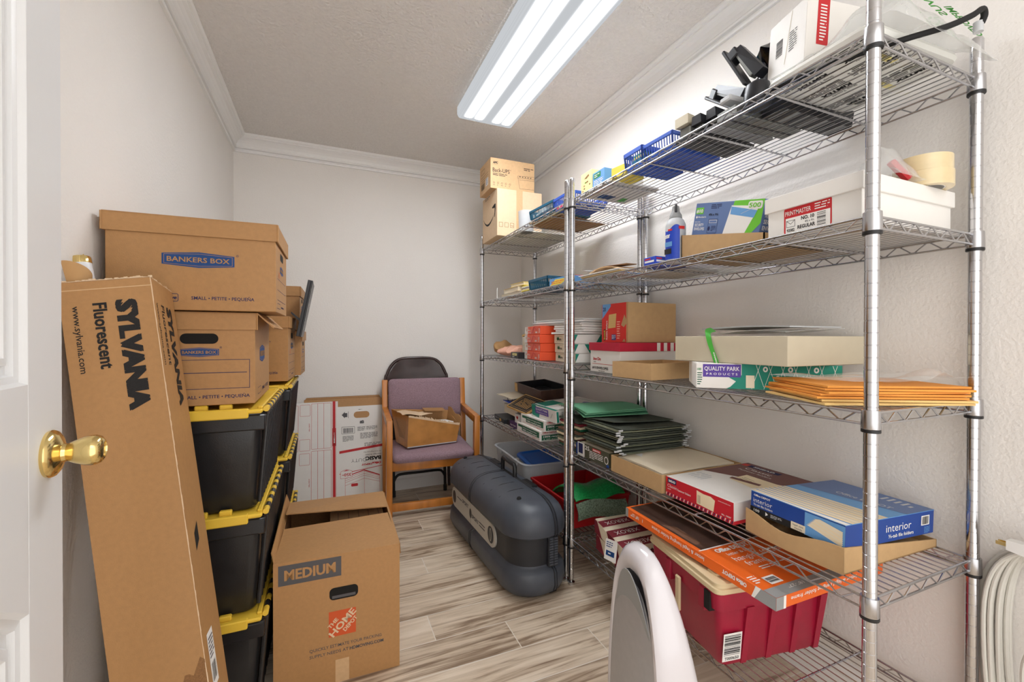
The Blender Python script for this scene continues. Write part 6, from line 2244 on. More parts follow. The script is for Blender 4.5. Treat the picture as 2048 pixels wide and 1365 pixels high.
# ======== far unit, fourth shelf
def far_fourth():
    book = far_second.book

    def hang(b, F, lx, ly, h):
        for k in ('-x', '-y'):
            f = F[k]
            w = ly if k == '-x' else lx
            if k == '-x':
                b.rect(f, w * 0.06, h * 0.30, w * 0.97, h * 0.86, 'green_dark')
                b.rect(f, w * 0.06, h * 0.30, w * 0.24, h * 0.62, 'white_card', 0.0007)
                b.text(f, 'reinforced hanging folders', w * 0.28, h * 0.62, h * 0.13, 'white_paper', w=w * 0.6, bold=0.01, lift=0.001)
                b.text(f, '100% recycled paper', w * 0.28, h * 0.38, h * 0.15, 'white_paper', w=w * 0.62, bold=0.03, lift=0.001)
                b.rect(f, w * 0.10, h * 0.19, w, h * 0.21, 'ink_red')
                b.small(f, w * 0.7, h * 0.06, w * 0.96, h * 0.15, 1, 'ink_red', 3)
            else:
                b.text(f, 'Office DEPOT', w * 0.06, h * 0.76, h * 0.14, 'ink_red', w=w * 0.34, bold=0.03)
                b.rect(f, w * 0.02, h * 0.66, w * 0.98, h * 0.68, 'ink_red')
                b.rect(f, w * 0.04, h * 0.10, w * 0.98, h * 0.60, 'green_dark')
                b.text(f, '100% recycled hanging', w * 0.08, h * 0.36, h * 0.17, 'white_paper', w=w * 0.75, bold=0.03, lift=0.001)
                b.text(f, '2 tab positions', w * 0.08, h * 0.16, h * 0.11, 'white_paper', w=w * 0.5, lift=0.001)
    g = 'hanging folder boxes'
    at_box('folder_box', 'lower white and green hanging folder box of two stacked by the posts', 'box', 1.052, 1.31, 2.085, 2.390, F4 + 0.0005, 0.056, 'white_card', hang, group=g)
    at_box('folder_box', 'upper white and green hanging folder box under the tilted envelope box', 'box', 1.060, 1.32, 2.062, 2.345, F4 + 0.057, 0.058, 'white_card', hang, rz=1.5, group=g)

    def qp2(b, F, lx, ly, h):
        s, tp, f = F['-x'], F['top'], F['-y']
        b.poly(s, [(0, h * 0.1), (ly * 0.30, 0), (ly * 0.36, h * 0.5), (ly * 0.18, h), (0, h)], 'teal_print')
        b.rect(s, ly * 0.16, h * 0.34, ly * 0.72, h * 0.88, 'purple_print', 0.0008)
        b.text(s, 'QUALITY PARK', ly * 0.19, h * 0.64, h * 0.17, 'white_paper', w=ly * 0.5, bold=0.01, lift=0.0012)
        b.text(s, 'P R O D U C T S', ly * 0.22, h * 0.42, h * 0.12, 'white_paper', w=ly * 0.44, bold=0.01, lift=0.0012)
        b.line(s, ly * 0.80, h * 0.3, ly * 0.88, h * 0.7, 0.002, 'green_dark')
        b.rect(f, 0.006, h * 0.05, 0.018, h * 0.9, 'teal_print')
        b.small(f, lx * 0.12, h * 0.15, lx * 0.42, h * 0.85, 7, 'ink_grey', 5)
        b.rect(tp, 0, ly * 0.55, lx * 0.45, ly, 'teal_print')
        b.rect(tp, 0, ly * 0.0, lx * 0.06, ly, 'teal_print')
        b.frame(tp, lx * 0.35, ly * 0.12, lx * 0.9, ly * 0.75, 0.003, 'teal_print', 0.0007)
        b.ell(tp, lx * 0.75, ly * 0.16, 0.022, 0.05, 'purple_print', 0.001)
        for i in range(7):
            b.ell(tp, lx * 0.06 + 0.0 * i, ly * (0.58 + 0.06 * i), 0.006, 0.005, 'white_paper', 0.001)
    at_box('envelope_box', 'white, teal and purple envelope box resting tilted on the folder boxes', 'box', 1.082, 1.392, 1.968, 2.238, F4 + 0.130, 0.066, 'white_card', qp2, tilt=(0, -5), rz=1)
    at_box('letter_box', 'small white box with a red heart beside the lower folder box', 'box', 1.075, 1.20, 2.40, 2.475, F4 + 0.0365, 0.055, 'white_card',
           lambda b, F, lx, ly, h: (b.ell(F['-x'], ly * 0.40, h * 0.62, 0.008, 0.008, 'red'), b.ell(F['-x'], ly * 0.58, h * 0.62, 0.008, 0.008, 'red'), b.poly(F['-x'], [(ly * 0.30, h * 0.60), (ly * 0.49, h * 0.35), (ly * 0.68, h * 0.60)], 'red')))
    at_box('purple_box', 'flat purple box under the small white box with a red heart', 'box', 1.065, 1.24, 2.395, 2.535, F4 + 0.0005, 0.035, 'purple_dark', lambda b, F, lx, ly, h: (b.text(F['-x'], 'One Touch', ly * 0.1, h * 0.35, 0.010, 'white_paper', w=ly * 0.6, bold=0.02), b.rect(F['-x'], ly * 0.9, 0, ly, h, 'white_card')))
    def vhs(b, F, lx, ly, h):
        b.rect(F['-x'], ly * 0.55, h * 0.2, ly * 0.72, h * 0.8, 'tan_env')
        b.small(F['-x'], ly * 0.1, h * 0.3, ly * 0.5, h * 0.7, 2, 'grey_light', 3)
    at_box('video_cassette', 'black video cassette in a sleeve lying nearest the rear post', 'cassette', 1.068, 1.17, 2.60, 2.84, F4 + 0.0005, 0.028, 'vhs_black', vhs, rz=-6)
    at_box('video_cassette', 'dark blue cassette end beside the purple box, fourth shelf', 'cassette', 1.075, 1.18, 2.552, 2.598, F4 + 0.0005, 0.034, 'vhs_black', None, rz=-4)
    g2 = 'books on the rear fourth shelf'
    book('paperback_book', 'pale blue book at the bottom of the fourth-shelf book pile', 1.195, 1.36, 2.555, 2.815, F4 + 0.0005, 0.050, 'blue_sky', 4, g2)
    book('paperback_book', 'thick cream-paged book above the pale blue one on the fourth shelf', 1.120, 1.32, 2.520, 2.780, F4 + 0.052, 0.056, 'cream_paper', -3, g2)
    # blue ring binder, slightly open
    t = thing('ring_binder', 'royal blue ring binder on the cream book, fourth shelf', 'binder', (1.22, 2.60, F4 + 0.112), (0, R(4), R(-8)))
    b = B(); b.grid(lambda a, c: (-0.13 + 0.25 * a, -0.15 + 0.30 * c, 0.004 + 0.010 * math.sin(2.4 * c)), 6, 8, 0.004, 'blue_bright'); b.build('cover', t)
    b = B(); b.box(-0.07, 0.12, -0.135, 0.13, 0.019, 0.030, 'black_device', r=0.002); b.build('pages', t)
    b = B()
    for y in (-0.10, 0.0, 0.10):
        b.tube(curve([(-0.10, y, 0.014), (-0.112, y, 0.030), (-0.09, y, 0.042), (-0.068, y, 0.032)], 5), 0.0022, 'chrome', 6)
    b.build('rings', t)
    sheet_thing('cream_folder', 'cream folder on top of the blue binder near the rear post', 'folder',
                lambda a, c: (1.10 + 0.26 * a, 2.585 + 0.265 * c, F4 + 0.162 + 0.022 * a + 0.004 * math.sin(3 * c)), 6, 6, 0.004, 'cream_paper', 'folder_brown')
    # black box frame with gold edging, tipped on the folder boxes
    b = B()
    b.box(-0.075, 0.075, -0.09, 0.09, 0, 0.012, 'black_device', r=0.001)
    for (x0, x1, y0, y1) in ((-0.079, -0.075, -0.094, 0.094), (0.075, 0.079, -0.094, 0.094), (-0.079, 0.079, -0.094, -0.09), (-0.079, 0.079, 0.09, 0.094)):
        b.box(x0, x1, y0, y1, 0, 0.015, 'gold', r=0.001)
    Ft = faces(-0.075, 0.075, -0.09, 0.09, 0, 0.012)['top']
    b.frame(Ft, 0.012, 0.012, 0.138, 0.168, 0.002, 'gold', 0.0006)
    b.small(Ft, 0.03, 0.03, 0.12, 0.15, 8, 'gold', 6)
    one(b, 'framed_plaque', 'black plaque with gold border leaning against the brown wooden tray', 'plaque', (1.118, 2.400, F4 + 0.148), (R(8), R(-22), R(12)))
    t = thing('wooden_tray', 'dark brown wooden tray with black inside at the back of the fourth shelf', 'tray', (1.322, 2.57, F4 + 0.190), (R(2), R(-4), R(-2)))
    b = B(); b.tray(-0.115, 0.115, -0.215, 0.215, 0, 0.060, 0.010, 'dark_wood', inner='black_device'); b.build('body', t)
    b = B(); b.box(-0.117, -0.113, 0.17, 0.217, 0.0, 0.058, 'gold'); b.build('edge_trim', t)
    # pile of mixed folders between the two units
    rn = random.Random(17)
    mats = ['green_dark', 'folder_brown', 'cream_paper', 'folder_mid', 'maroon_print', 'manila', 'folder_dark', 'folder_brown', 'green_dark', 'manila', 'maroon_print', 'folder_dark']
    z = NZ[1] + 0.001
    labs = ['dark green', 'brown', 'cream', 'grey-green', 'maroon', 'manila', 'dark grey', 'brown', 'dark green', 'manila', 'maroon', 'dark grey']
    pos = ['lowest', 'second from bottom', 'third from bottom', 'fourth from bottom', 'fifth from bottom', 'sixth from bottom', 'seventh from bottom', 'eighth from bottom', 'ninth from bottom', 'tenth from bottom', 'eleventh from bottom', 'topmost']
    for k in range(12):
        b = B()
        ph = rn.uniform(0, 6)
        b.grid(lambda a, c: (-0.168 + 0.336 * a, -0.092 + 0.184 * c, 0.0015 * math.sin(5 * a + ph)), 6, 4, 0.0098, mats[k])
        one(b, 'file_folder', '%s folder, %s of the mixed pile behind the twin posts' % (labs[k], pos[k]), 'folder', (1.255 + rn.uniform(-0.012, 0.012), 1.853 + rn.uniform(-0.006, 0.006), z + 0.006 + 0.0118 * k), (0, 0, R(rn.uniform(-1.5, 1.5))), 'folders in the mixed pile')
    labs = ['lowest', 'second', 'third', 'topmost']
    for k in range(4):
        b = B()
        b.grid(lambda a, c: (-0.155 + 0.31 * a, -0.165 + 0.33 * c, 0.020 * math.sin(2.6 * c + 0.4) - 0.012 * c * a + 0.008 * a), 8, 8, 0.0032, 'folder_green' if k != 1 else 'green_dark')
        one(b, 'green_folder', 'pale green file folder, %s of four on the dark hanging folders' % labs[k], 'folder', (1.250 - 0.004 * k, 1.790 + 0.006 * k, z + 0.176 + 0.0058 * k), (0, 0, R(-14 + 3 * k)), 'green folders')


far_fourth()


# ======== near unit, fourth shelf
def near_fourth():
    def b25(b, F, lx, ly, h):
        s = F['-x']
        b.rect(s, 0, 0, ly, h, 'folder_olive', 0.0003)
        b.rect(s, 0, 0.0, ly * 0.24, h, 'white_card', 0.0006)
        b.rect(s, ly * 0.03, h * 0.2, ly * 0.18, h * 0.92, 'ink_navy', 0.0009)
        b.text(s, '25', ly * 0.26, h * 0.62, h * 0.30, 'white_paper', w=ly * 0.14, bold=0.02, lift=0.0008)
        b.rect(s, ly * 0.50, h * 0.72, ly * 0.76, h * 0.92, 'ink_red', 0.0008)
        b.text(s, 'ESSENTIAL', ly * 0.52, h * 0.76, h * 0.11, 'white_paper', w=ly * 0.22, bold=0.02, lift=0.0012)
        b.small(s, ly * 0.40, h * 0.12, ly * 0.82, h * 0.68, 5, 'white_paper', 5)
        b.ell(s, ly * 0.92, h * 0.45, ly * 0.06, h * 0.26, 'white_card', 0.0008)
        b.ell(s, ly * 0.92, h * 0.45, ly * 0.045, h * 0.20, 'folder_olive', 0.0011)
        b.rect(s, ly * 0.93, 0, ly, h * 0.2, 'blue_royal', 0.0012)
    at_tray('folder_box', 'olive box marked 25 holding hanging folders beneath the dark folder stack', 'box', 1.072, 1.438, 1.492, 1.735, N4 + 0.0005, 0.062, 'folder_olive', prints=b25)
    at_box('blue_carton', 'royal blue carton end between the olive box and the mixed folder pile', 'box', 1.075, 1.20, 1.738, 1.756, N4 + 0.0005, 0.052, 'blue_royal')
    rn = random.Random(23)
    z = N4 + 0.005
    # folders inside the olive box and the fanned dark stack on top
    for k in range(7):
        b = B()
        b.box(-0.175, 0.175, -0.112, 0.112, 0, 0.0042, 'folder_mid' if k % 2 else 'cream_paper')
        one(b, 'hanging_folder', 'pale-edged hanging folder inside the olive box marked 25', 'folder', (1.256, 1.613, z + 0.0085 * k), (0, 0, 0), 'hanging folders in the olive box')
    z = N4 + 0.066
    for k in range(14):
        t = thing('hanging_folder', 'dark green-grey hanging folder with metal rod ends in the tall stack', 'folder', (1.255 + rn.uniform(-0.022, 0.014), 1.575 + rn.uniform(-0.012, 0.012), z + 0.0040 + 0.0074 * k), (0, 0, R(rn.uniform(-3, 3))), 'dark hanging folders')
        m = 'folder_dark' if k % 4 else 'folder_mid'
        ph = rn.uniform(0, 0.3)
        b = B()
        b.grid(lambda a, c: (-0.165 + 0.33 * a, -0.145 + 0.27 * c, (0.012 + ph * 0.02) * max(0, 0.30 - a) ** 1.2 * (1 if k > 5 else 0.2)), 8, 3, 0.0040, m)
        b.build('sheet', t)
        for x in (-0.172, 0.172):
            b = B()
            b.box(x - 0.010, x + 0.010, -0.150, -0.144, -0.0022, 0.0026 if x > 0 else 0.0036, 'grey_light', r=0.0008)
            b.build('rod_end', t)
    # curled dark folder standing up at the back of the stack
    sheet_thing('hanging_folder', 'single dark folder curling up behind the tall stack', 'folder',
                lambda a, c: (1.10 + 0.32 * a, 1.50 + 0.21 * c + 0.0 * a, N4 + 0.177 + 0.012 * (1 - a) ** 2 * (1 - c) - 0.004 * c), 10, 4, 0.003, 'folder_dark', None, (0, 0, 0), (0, 0, 0))

    # kraft tray of manila folders
    at_tray('kraft_tray', 'open kraft tray filled with manila folders on the fourth shelf', 'cardboard box', 1.066, 1.452, 1.180, 1.470, N4 + 0.0005, 0.064, 'kraft')
    for k in range(5):
        b = B()
        b.grid(lambda a, c: (-0.175 + 0.35 * a, -0.125 + 0.25 * c, 0.010 * (1 - abs(2 * c - 1) ** 2) * 0.4 + (0.006 * math.sin(3 * a) if k == 4 else 0)), 6, 6, 0.0072, 'cream_paper' if k == 4 else 'manila')
        if k == 4:
            Ft = Face((-0.16, -0.11, 0.0095), (1, 0, 0), (0, 1, 0))
            b.rect(Ft, 0.05, 0.15, 0.085, 0.215, 'white_paper', 0.0002)
        one(b, 'manila_folder', 'cream folder on top of the tray of manila folders' if k == 4 else 'manila folder stacked in the kraft tray under the cream folder', 'folder', (1.262, 1.325, N4 + 0.008 + 0.0125 * k), (0, 0, R(0.8 * (k % 3) - 0.8)), 'manila folders in the kraft tray')

    # red fastener folder box
    def sm(b, F, lx, ly, h):
        s, f, tp = F['-x'], F['-y'], F['top']
        b.rect(s, 0, 0, ly, h, 'smead_red', 0.0003)
        b.rect(f, 0.0, 0, lx, h * 0.16, 'smead_red', 0.0003)
        for k in range(34):
            u = ly * k / 34
            b.poly(s, [(u, h * 0.02), (u + ly * 0.012, h * 0.02), (u + ly * 0.024, h * 0.17), (u + ly * 0.012, h * 0.17)], 'ink_navy' if k % 2 else 'white_card', 0.0007)
        b.rect(s, ly * 0.005, h * 0.74, ly * 0.03, h * 0.93, 'red', 0.0008)
        b.rect(s, ly * 0.035, h * 0.70, ly * 0.18, h * 0.95, 'ink_navy', 0.0008)
        b.text(s, 'SMEAD', ly * 0.05, h * 0.76, h * 0.12, 'white_paper', w=ly * 0.115, bold=0.03, lift=0.0012)
        b.text(s, 'Classic', ly * 0.03, h * 0.47, h * 0.17, 'white_paper', w=ly * 0.16, bold=-0.005, lift=0.0008)
        b.text(s, 'Fastener folders', ly * 0.20, h * 0.45, h * 0.11, 'white_paper', w=ly * 0.21, bold=0.01, lift=0.0008)
        b.small(s, ly * 0.03, h * 0.33, ly * 0.14, h * 0.40, 1, 'white_paper', 3)
        b.poly(s, [(ly * 0.50, h * 0.25), (ly * 0.74, h * 0.20), (ly * 0.76, h * 0.75), (ly * 0.70, h * 0.86), (ly * 0.60, h * 0.84), (ly * 0.50, h * 0.90)], 'manila', 0.0008)
        for q in range(3):
            b.line(s, ly * (0.52 + 0.015 * q), h * 0.30, ly * (0.52 + 0.015 * q), h * 0.7, 0.0012, 'ink_black', 0.001)
        b.text(s, 'www.smead.com', ly * 0.80, h * 0.80, h * 0.06, 'white_paper', w=ly * 0.16, lift=0.0008)
        b.text(s, 'No. 19537', ly * 0.85, h * 0.24, h * 0.07, 'white_paper', w=ly * 0.12, bold=0.02, lift=0.0008)
        b.ell(f, lx * 0.40, h * 0.62, 0.016, 0.018, 'ink_red', 0.0006)
        b.ell(f, lx * 0.40, h * 0.62, 0.0135, 0.0155, 'white_card', 0.0009)
        b.text(f, '8', lx * 0.385, h * 0.50, 0.012, 'ink_red', lift=0.0012)
        # top face: white near the aisle, brown further back
        b.poly(tp, [(lx * 0.42, ly), (lx * 0.60, ly * 0.45), (lx * 0.72, 0), (lx, 0), (lx, ly)], 'smead_brown')
        b.poly(tp, [(lx * 0.40, ly * 0.25), (lx * 0.66, ly * 0.12), (lx * 0.66, ly * 0.62), (lx * 0.44, ly * 0.60)], 'manila', 0.0007)
        b.poly(tp, [(lx * 0.45, ly * 0.62), (lx * 0.50, ly * 0.64), (lx * 0.54, ly * 0.28), (lx * 0.49, ly * 0.26)], 'smead_brown', 0.001)
        for q in range(3):
            b.line(tp, lx * (0.58 - 0.03 * q), ly * 0.56, lx * (0.56 - 0.03 * q), ly * 0.40, 0.0018, 'ink_black', 0.001)
        G = tp.turned(lx * 0.80, ly * 0.72, -90)
        b.rect(G, -0.045, 0.035, 0.075, 0.060, 'ink_navy', 0.0007)
        b.rect(G, -0.070, 0.035, -0.048, 0.060, 'red', 0.0007)
        b.text(G, 'SMEAD', -0.025, 0.041, 0.012, 'white_paper', w=0.08, bold=0.03, lift=0.0012)
        b.text(G, 'Classic', -0.03, 0.0, 0.024, 'white_paper', w=0.10, bold=-0.006, lift=0.0008)
        b.text(G, 'Fastener folders', -0.035, -0.024, 0.013, 'white_paper', w=0.125, bold=-0.002, lift=0.0008)
        b.small(tp, lx * 0.20, ly * 0.70, lx * 0.36, ly * 0.95, 5, 'grey_light', 4)
    at_box('folder_box', 'red and brown box of fastener folders on the fourth shelf', 'box', 1.078, 1.478, 0.900, 1.172, N4 + 0.0005, 0.064, 'white_card', sm)

    # kraft tray carrying the blue folder box
    b = B()
    x0, x1, y0, y1, t_ = -0.185, 0.185, -0.128, 0.128, 0.003
    # aisle wall bows outward and sags in its middle
    n = 12
    for i in range(n):
        def pt(q):
            y = y1 + (y0 - y1) * q
            return (x0 - 0.010 * math.sin(math.pi * q), y, 0.062 - 0.020 * math.sin(math.pi * min(1, q * 1.1)) ** 2)
        a, c = pt(i / n), pt((i + 1) / n)
        b.hexa([(a[0] + t_, a[1], 0), (a[0], a[1], 0), (c[0], c[1], 0), (c[0] + t_, c[1], 0),
                (a[0] + t_, a[1], a[2]), (a[0], a[1], a[2]), (c[0], c[1], c[2]), (c[0] + t_, c[1], c[2])], 'kraft')
    b.box(x0, x1, y0, y1, 0, t_, 'kraft')
    b.hexa([(x0, y0, 0), (x1, y0, 0), (x1, y0 + t_, 0), (x0, y0 + t_, 0), (x0, y0, 0.062), (x1, y0, 0.020), (x1, y0 + t_, 0.020), (x0, y0 + t_, 0.062)], 'kraft')
    b.box(x0, x1, y1 - t_, y1, 0, 0.040, 'kraft')
    b.box(x1 - t_, x1, y0, y1, 0, 0.020, 'kraft')
    one(b, 'kraft_tray', 'sagging kraft tray under the blue folder box, by the front post', 'cardboard box', (1.268, 0.735, N4 + 0.0005), (0, 0, R(-1.5)))

    t = thing('folder_box', 'blue box of third-tab file folders in the sagging kraft tray', 'box', (1.268, 0.733, N4 + 0.046), (R(0.5), R(2.2), R(-1.5)))
    lx, ly, h = 0.352, 0.246, 0.058
    F = faces(-lx / 2, lx / 2, -ly / 2, ly / 2, 0, h)
    b = B()
    b.box(-lx / 2, lx / 2, -ly / 2, ly / 2, 0, h, 'blue_royal', r=0.001)
    s, f = F['-x'], F['-y']
    b.rect(s, 0, 0, ly, h * 0.30, 'ink_black', 0.0004)
    b.text(s, 'Office DEPOT', ly * 0.04, h * 0.82, h * 0.09, 'white_paper', w=ly * 0.20, bold=0.03)
    b.text(s, 'interior', ly * 0.035, h * 0.53, h * 0.22, 'white_paper', w=ly * 0.23, bold=-0.005)
    b.text(s, '\u2153-tab file folders', ly * 0.04, h * 0.37, h * 0.10, 'white_paper', w=ly * 0.23, bold=0.01)
    b.text(s, '100', ly * 0.045, h * 0.10, h * 0.12, 'white_paper', w=ly * 0.07, bold=0.01, lift=0.0008)
    b.ell(s, ly * 0.20, h * 0.16, 0.005, 0.006, 'white_paper', 0.0008, n=3)
    b.small(s, ly * 0.25, h * 0.08, ly * 0.38, h * 0.24, 3, 'grey_light', 3, lift=0.0008)
    b.rect(s, ly * 0.48, h * 0.03, ly * 0.63, h * 0.34, 'cream_paper', 0.0008)
    b.text(s, 'legal size', ly * 0.50, h * 0.21, h * 0.08, 'ink_black', w=ly * 0.11, lift=0.0012)
    b.text(s, 'manila', ly * 0.52, h * 0.08, h * 0.08, 'ink_black', w=ly * 0.08, lift=0.0012)
    # window corner: picture of folders
    b.poly(s, [(ly * 0.62, 0), (ly, 0), (ly, h * 0.96), (ly * 0.62, h * 0.96)], 'blue_sky', 0.0005)
    for k in range(7):
        u = ly * (0.64 + 0.012 * k)
        b.poly(s, [(u, h * (0.45 + 0.06 * k)), (ly * 0.97, h * (0.12 + 0.07 * k)), (ly * 0.985, h * (0.22 + 0.085 * k)), (u + ly * 0.06, h * (0.52 + 0.06 * k))], 'manila' if k % 2 else 'cream_paper', 0.0009 + 0.0002 * k)
    b.text(f, 'interior', lx * 0.43, h * 0.42, h * 0.34, 'white_paper', w=lx * 0.29, bold=-0.004)
    b.text(f, '\u2153-tab file folders', lx * 0.46, h * 0.16, h * 0.15, 'white_paper', w=lx * 0.29, bold=0.01)
    b.rect(f, lx * 0.84, h * 0.42, lx * 0.94, h * 0.84, 'white_paper', 0.0006)
    b.bars(f, lx * 0.85, h * 0.46, lx * 0.93, h * 0.80, 'ink_black', 14, 3, lift=0.001)
    b.small(f, lx * 0.88, h * 0.06, lx * 0.95, h * 0.36, 6, 'blue_sky', 3)
    b.build('box', t)
    Ft = faces(-lx / 2, lx / 2, -ly / 2, ly / 2, 0, h)['top']
    b = B()
    b.box(-lx / 2, lx / 2, -ly / 2, ly / 2, h, h + 0.0012, 'blue_sky')
    Ft = faces(-lx / 2, lx / 2, -ly / 2, ly / 2, h, h + 0.0012)['top']
    for k in range(8):
        x = 0.004 + 0.017 * k
        b.poly(Ft, [(x, ly), (x + 0.012, ly), (x + 0.036, 0.0), (x + 0.020, 0.0)], 'cream_paper' if k % 2 else 'manila')
    b.poly(Ft, [(0.0, 0.0), (0.018, 0.0), (0.003, ly), (0.0, ly)], 'white_paper')
    b.poly(Ft, [(0.235, 0), (lx, 0), (lx, ly), (0.185, ly)], 'blue_box')
    G = Ft.turned(0.215, 0.165, -86)
    b.text(G, 'Office DEPOT', 0, 0.012, 0.020, 'grey_light', w=0.13, bold=0.01)
    b.small(Ft, 0.30, 0.02, 0.335, 0.10, 5, 'grey_light', 8)
    b.build('top_flap', t)


near_fourth()


# ======== bottom shelves
def bottom_shelf():
    # clear tub with a smaller blue-lidded container inside
    t = thing('clear_tub', 'open frosted clear tub on the bottom rear shelf behind the travel case', 'tub', (1.245, 2.555, F5 + 0.001), (0, 0, R(-2)))
    b = B()
    H = 0.185
    outer = [(0.0, 0.030, 0.03), (0.01, 0.020, 0.04), (H - 0.03, 0.006, 0.055), (H - 0.012, 0.004, 0.055)]
    rings = [rring(0, 0, 0.180 - i, 0.285 - i, r, z, 6) for z, i, r in outer]
    rim = [rring(0, 0, 0.180 + k, 0.285 + k, 0.062, z, 6) for k, z in ((0.008, H - 0.010), (0.010, H - 0.004), (0.008, H), (0.0, H + 0.001), (-0.006, H - 0.004))]
    inn = [rring(0, 0, 0.176 - i, 0.281 - i, r, z, 6) for z, i, r in ((H - 0.03, 0.007, 0.05), (0.012, 0.022, 0.038))]
    b.loft(rings + rim + inn, 'tub_clear', True, True, True)
    b.build('tub', t)
    b = B()
    for sx, y in ((-1, -0.16), (-1, 0.12), (1, 0.0)):
        b.box(sx * 0.186 - 0.004, sx * 0.186 + 0.004, y - 0.012, y + 0.012, H - 0.028, H - 0.008, 'tub_clear', r=0.002)
    b.build('grip', t)
    t = thing('lidded_container', 'small container with a bright blue lid inside the clear tub', 'container', (1.245, 2.46, F5 + 0.016), (R(2), R(-3), R(-6)))
    b = B()
    b.loft([rring(0, 0, 0.10 - i, 0.145 - i, 0.03, z, 5) for z, i in ((0, 0.02), (0.01, 0.012), (0.135, 0.0))], 'tub_clear')
    b.build('box', t)
    b = B()
    b.loft([rring(0, 0, 0.110 - i, 0.155 - i, 0.035, z, 5) for z, i in ((0.133, 0.002), (0.138, 0.0), (0.150, 0.0), (0.156, 0.006), (0.157, 0.018), (0.151, 0.024), (0.150, 0.04))], 'lid_blue')
    b.build('lid', t)
    bundle('document', '%s document pad lying inside the clear tub beside the blue-lidded container', 'document', 1.13, 1.36, 2.62, 2.78, F5 + 0.016, 0.07, 'grey_plastic', 5, 0.003, seed=6, mats=['grey_plastic', 'white_paper', 'blue_royal'])

    # red stacking bin with bubble wrap
    b = B()
    b.tray(1.062 - 1.24, 1.418 - 1.24, 1.80 - 2.0, 2.205 - 2.0, 0, 0.135, 0.004, 'bin_red', top=0.012)
    for (x0, x1, y0, y1) in ((-0.184, 0.184, -0.206, -0.196), (-0.184, 0.184, 0.201, 0.211), (-0.184, -0.174, -0.206, 0.211), (0.174, 0.184, -0.206, 0.211)):
        b.box(x0, x1, y0, y1, 0.124, 0.138, 'bin_red', r=0.002)
    one(b, 'red_bin', 'glossy red plastic bin on the bottom shelf behind the twin posts', 'bin', (1.24, 2.0, F5 + 0.001))
    t = thing('bubble_wrap', 'fold of green bubble wrap hanging out of the red bin', 'bubble wrap', (0, 0, 0))
    b = B()

    def top(a, c):
        # comes up out of the bin and over the near rim
        y = 2.02 - 0.25 * a
        z = F5 + 0.10 + 0.085 * math.sin(math.pi * min(1, a * 0.84)) ** 0.8 + 0.008 * math.sin(9 * c)
        return (1.085 + 0.28 * c, y, z)
    b.grid(top, 12, 12, 0.008, 'bubble_green')
    b.build('upper_layer', t)
    b = B()

    def front(a, c):
        return (1.085 + 0.285 * c + 0.012 * a, 1.772 - 0.012 * math.sin(math.pi * a), F5 + 0.135 + 0.012 * math.sin(5 * c) - 0.082 * a - 0.01 * c * a)
    b.grid(front, 8, 14, 0.007, 'bubble_grey')
    b.build('hanging_layer', t)

    # torn bundle of copier paper
    def xer(b, F, lx, ly, h):
        s, tp = F['-x'], F['top']
        for q in range(3):
            v = ly * (0.10 + 0.30 * q)
            b.poly(tp, [(0, v), (lx, v + 0.02), (lx, v + 0.075), (0, v + 0.055)], 'maroon_print')
        G = tp.turned(0.02, ly * 0.62, 0)
        for q in range(3):
            v = ly * (0.10 + 0.30 * q)
            Gq = tp.turned(lx * 0.92, v + 0.066, 184)
            b.text(Gq, 'XEROX', 0.0, 0.008, 0.028, 'white_paper', w=0.11, bold=-0.002, lift=0.0008)
            b.text(Gq, 'XEROX', 0.135, 0.008, 0.028, 'white_paper', w=0.11, bold=-0.002, lift=0.0008)
            Gr = tp.turned(lx * 0.9, v - 0.012, 184)
            b.text(Gr, 'xerographic Paper', 0.0, 0.005, 0.014, 'ink_black', w=0.19, bold=0.01, lift=0.0008)
        b.poly(s, [(0, 0), (ly * 0.25, 0), (ly * 0.10, h), (0, h)], 'maroon_print')
        b.poly(s, [(ly * 0.55, 0), (ly * 0.8, 0), (ly * 0.65, h), (ly * 0.4, h)], 'maroon_print')
        b.rect(F['-y'], 0, h * 0.75, lx, h, 'maroon_print')
        b.rect(F['-y'], lx * 0.4, h * 0.2, lx * 0.7, h * 0.5, 'maroon_print')
    g = 'copier paper packs'
    at_box('copier_paper', 'lower maroon and white copier paper pack on the bottom shelf', 'paper ream', 1.070, 1.350, 1.30, 1.59, N5 + 0.001, 0.062, 'cream_paper', xer, rz=-6, r=0.004, group=g)
    at_box('copier_paper', 'upper maroon and white copier paper pack, torn and slanting forward', 'paper ream', 1.050, 1.340, 1.285, 1.58, N5 + 0.078, 0.060, 'cream_paper', xer, rz=-10, tilt=(2, -3), r=0.005, group=g)
    b = B()
    b.box(-0.001, 0.001, -0.045, 0.045, -0.075, 0.0, 'white_paper')
    Fz = faces(-0.001, 0.001, -0.045, 0.045, -0.075, 0.0)['-x']
    b.rect(Fz, 0.012, 0.016, 0.078, 0.034, 'ink_blue')
    b.small(Fz, 0.03, 0.02, 0.07, 0.03, 1, 'white_paper', 3, lift=0.0008)
    b.small(Fz, 0.01, 0.045, 0.06, 0.068, 3, 'ink_blue', 4)
    one(b, 'paper_label', 'white and blue torn label hanging off the upper copier paper pack', 'label', (1.030, 1.415, N5 + 0.128), (R(-14), R(14), R(-10)))
    # blue book and tan envelopes
    far_second.book('hardback_book', 'blue hardback book lying on the bottom shelf beside the copier paper', 1.050, 1.22, 1.200, 1.282, N5 + 0.040, 0.034, 'blue_royal', -8)
    bundle('envelope', '%s envelope in the short pile under the blue hardback book', 'envelope', 1.055, 1.21, 1.202, 1.278, N5 + 0.001, 0.038, 'tan_env', 6, 0.002, rz=-8, seed=2, mats=['tan_env', 'manila'], jit=0.004)

    # maroon tote with tan hinged lid
    t = thing('maroon_tote', 'maroon plastic tote with tan lid on the bottom front shelf', 'storage tote', (1.198, 0.995, N5 + 0.001), (0, 0, R(-9)))
    b = B()
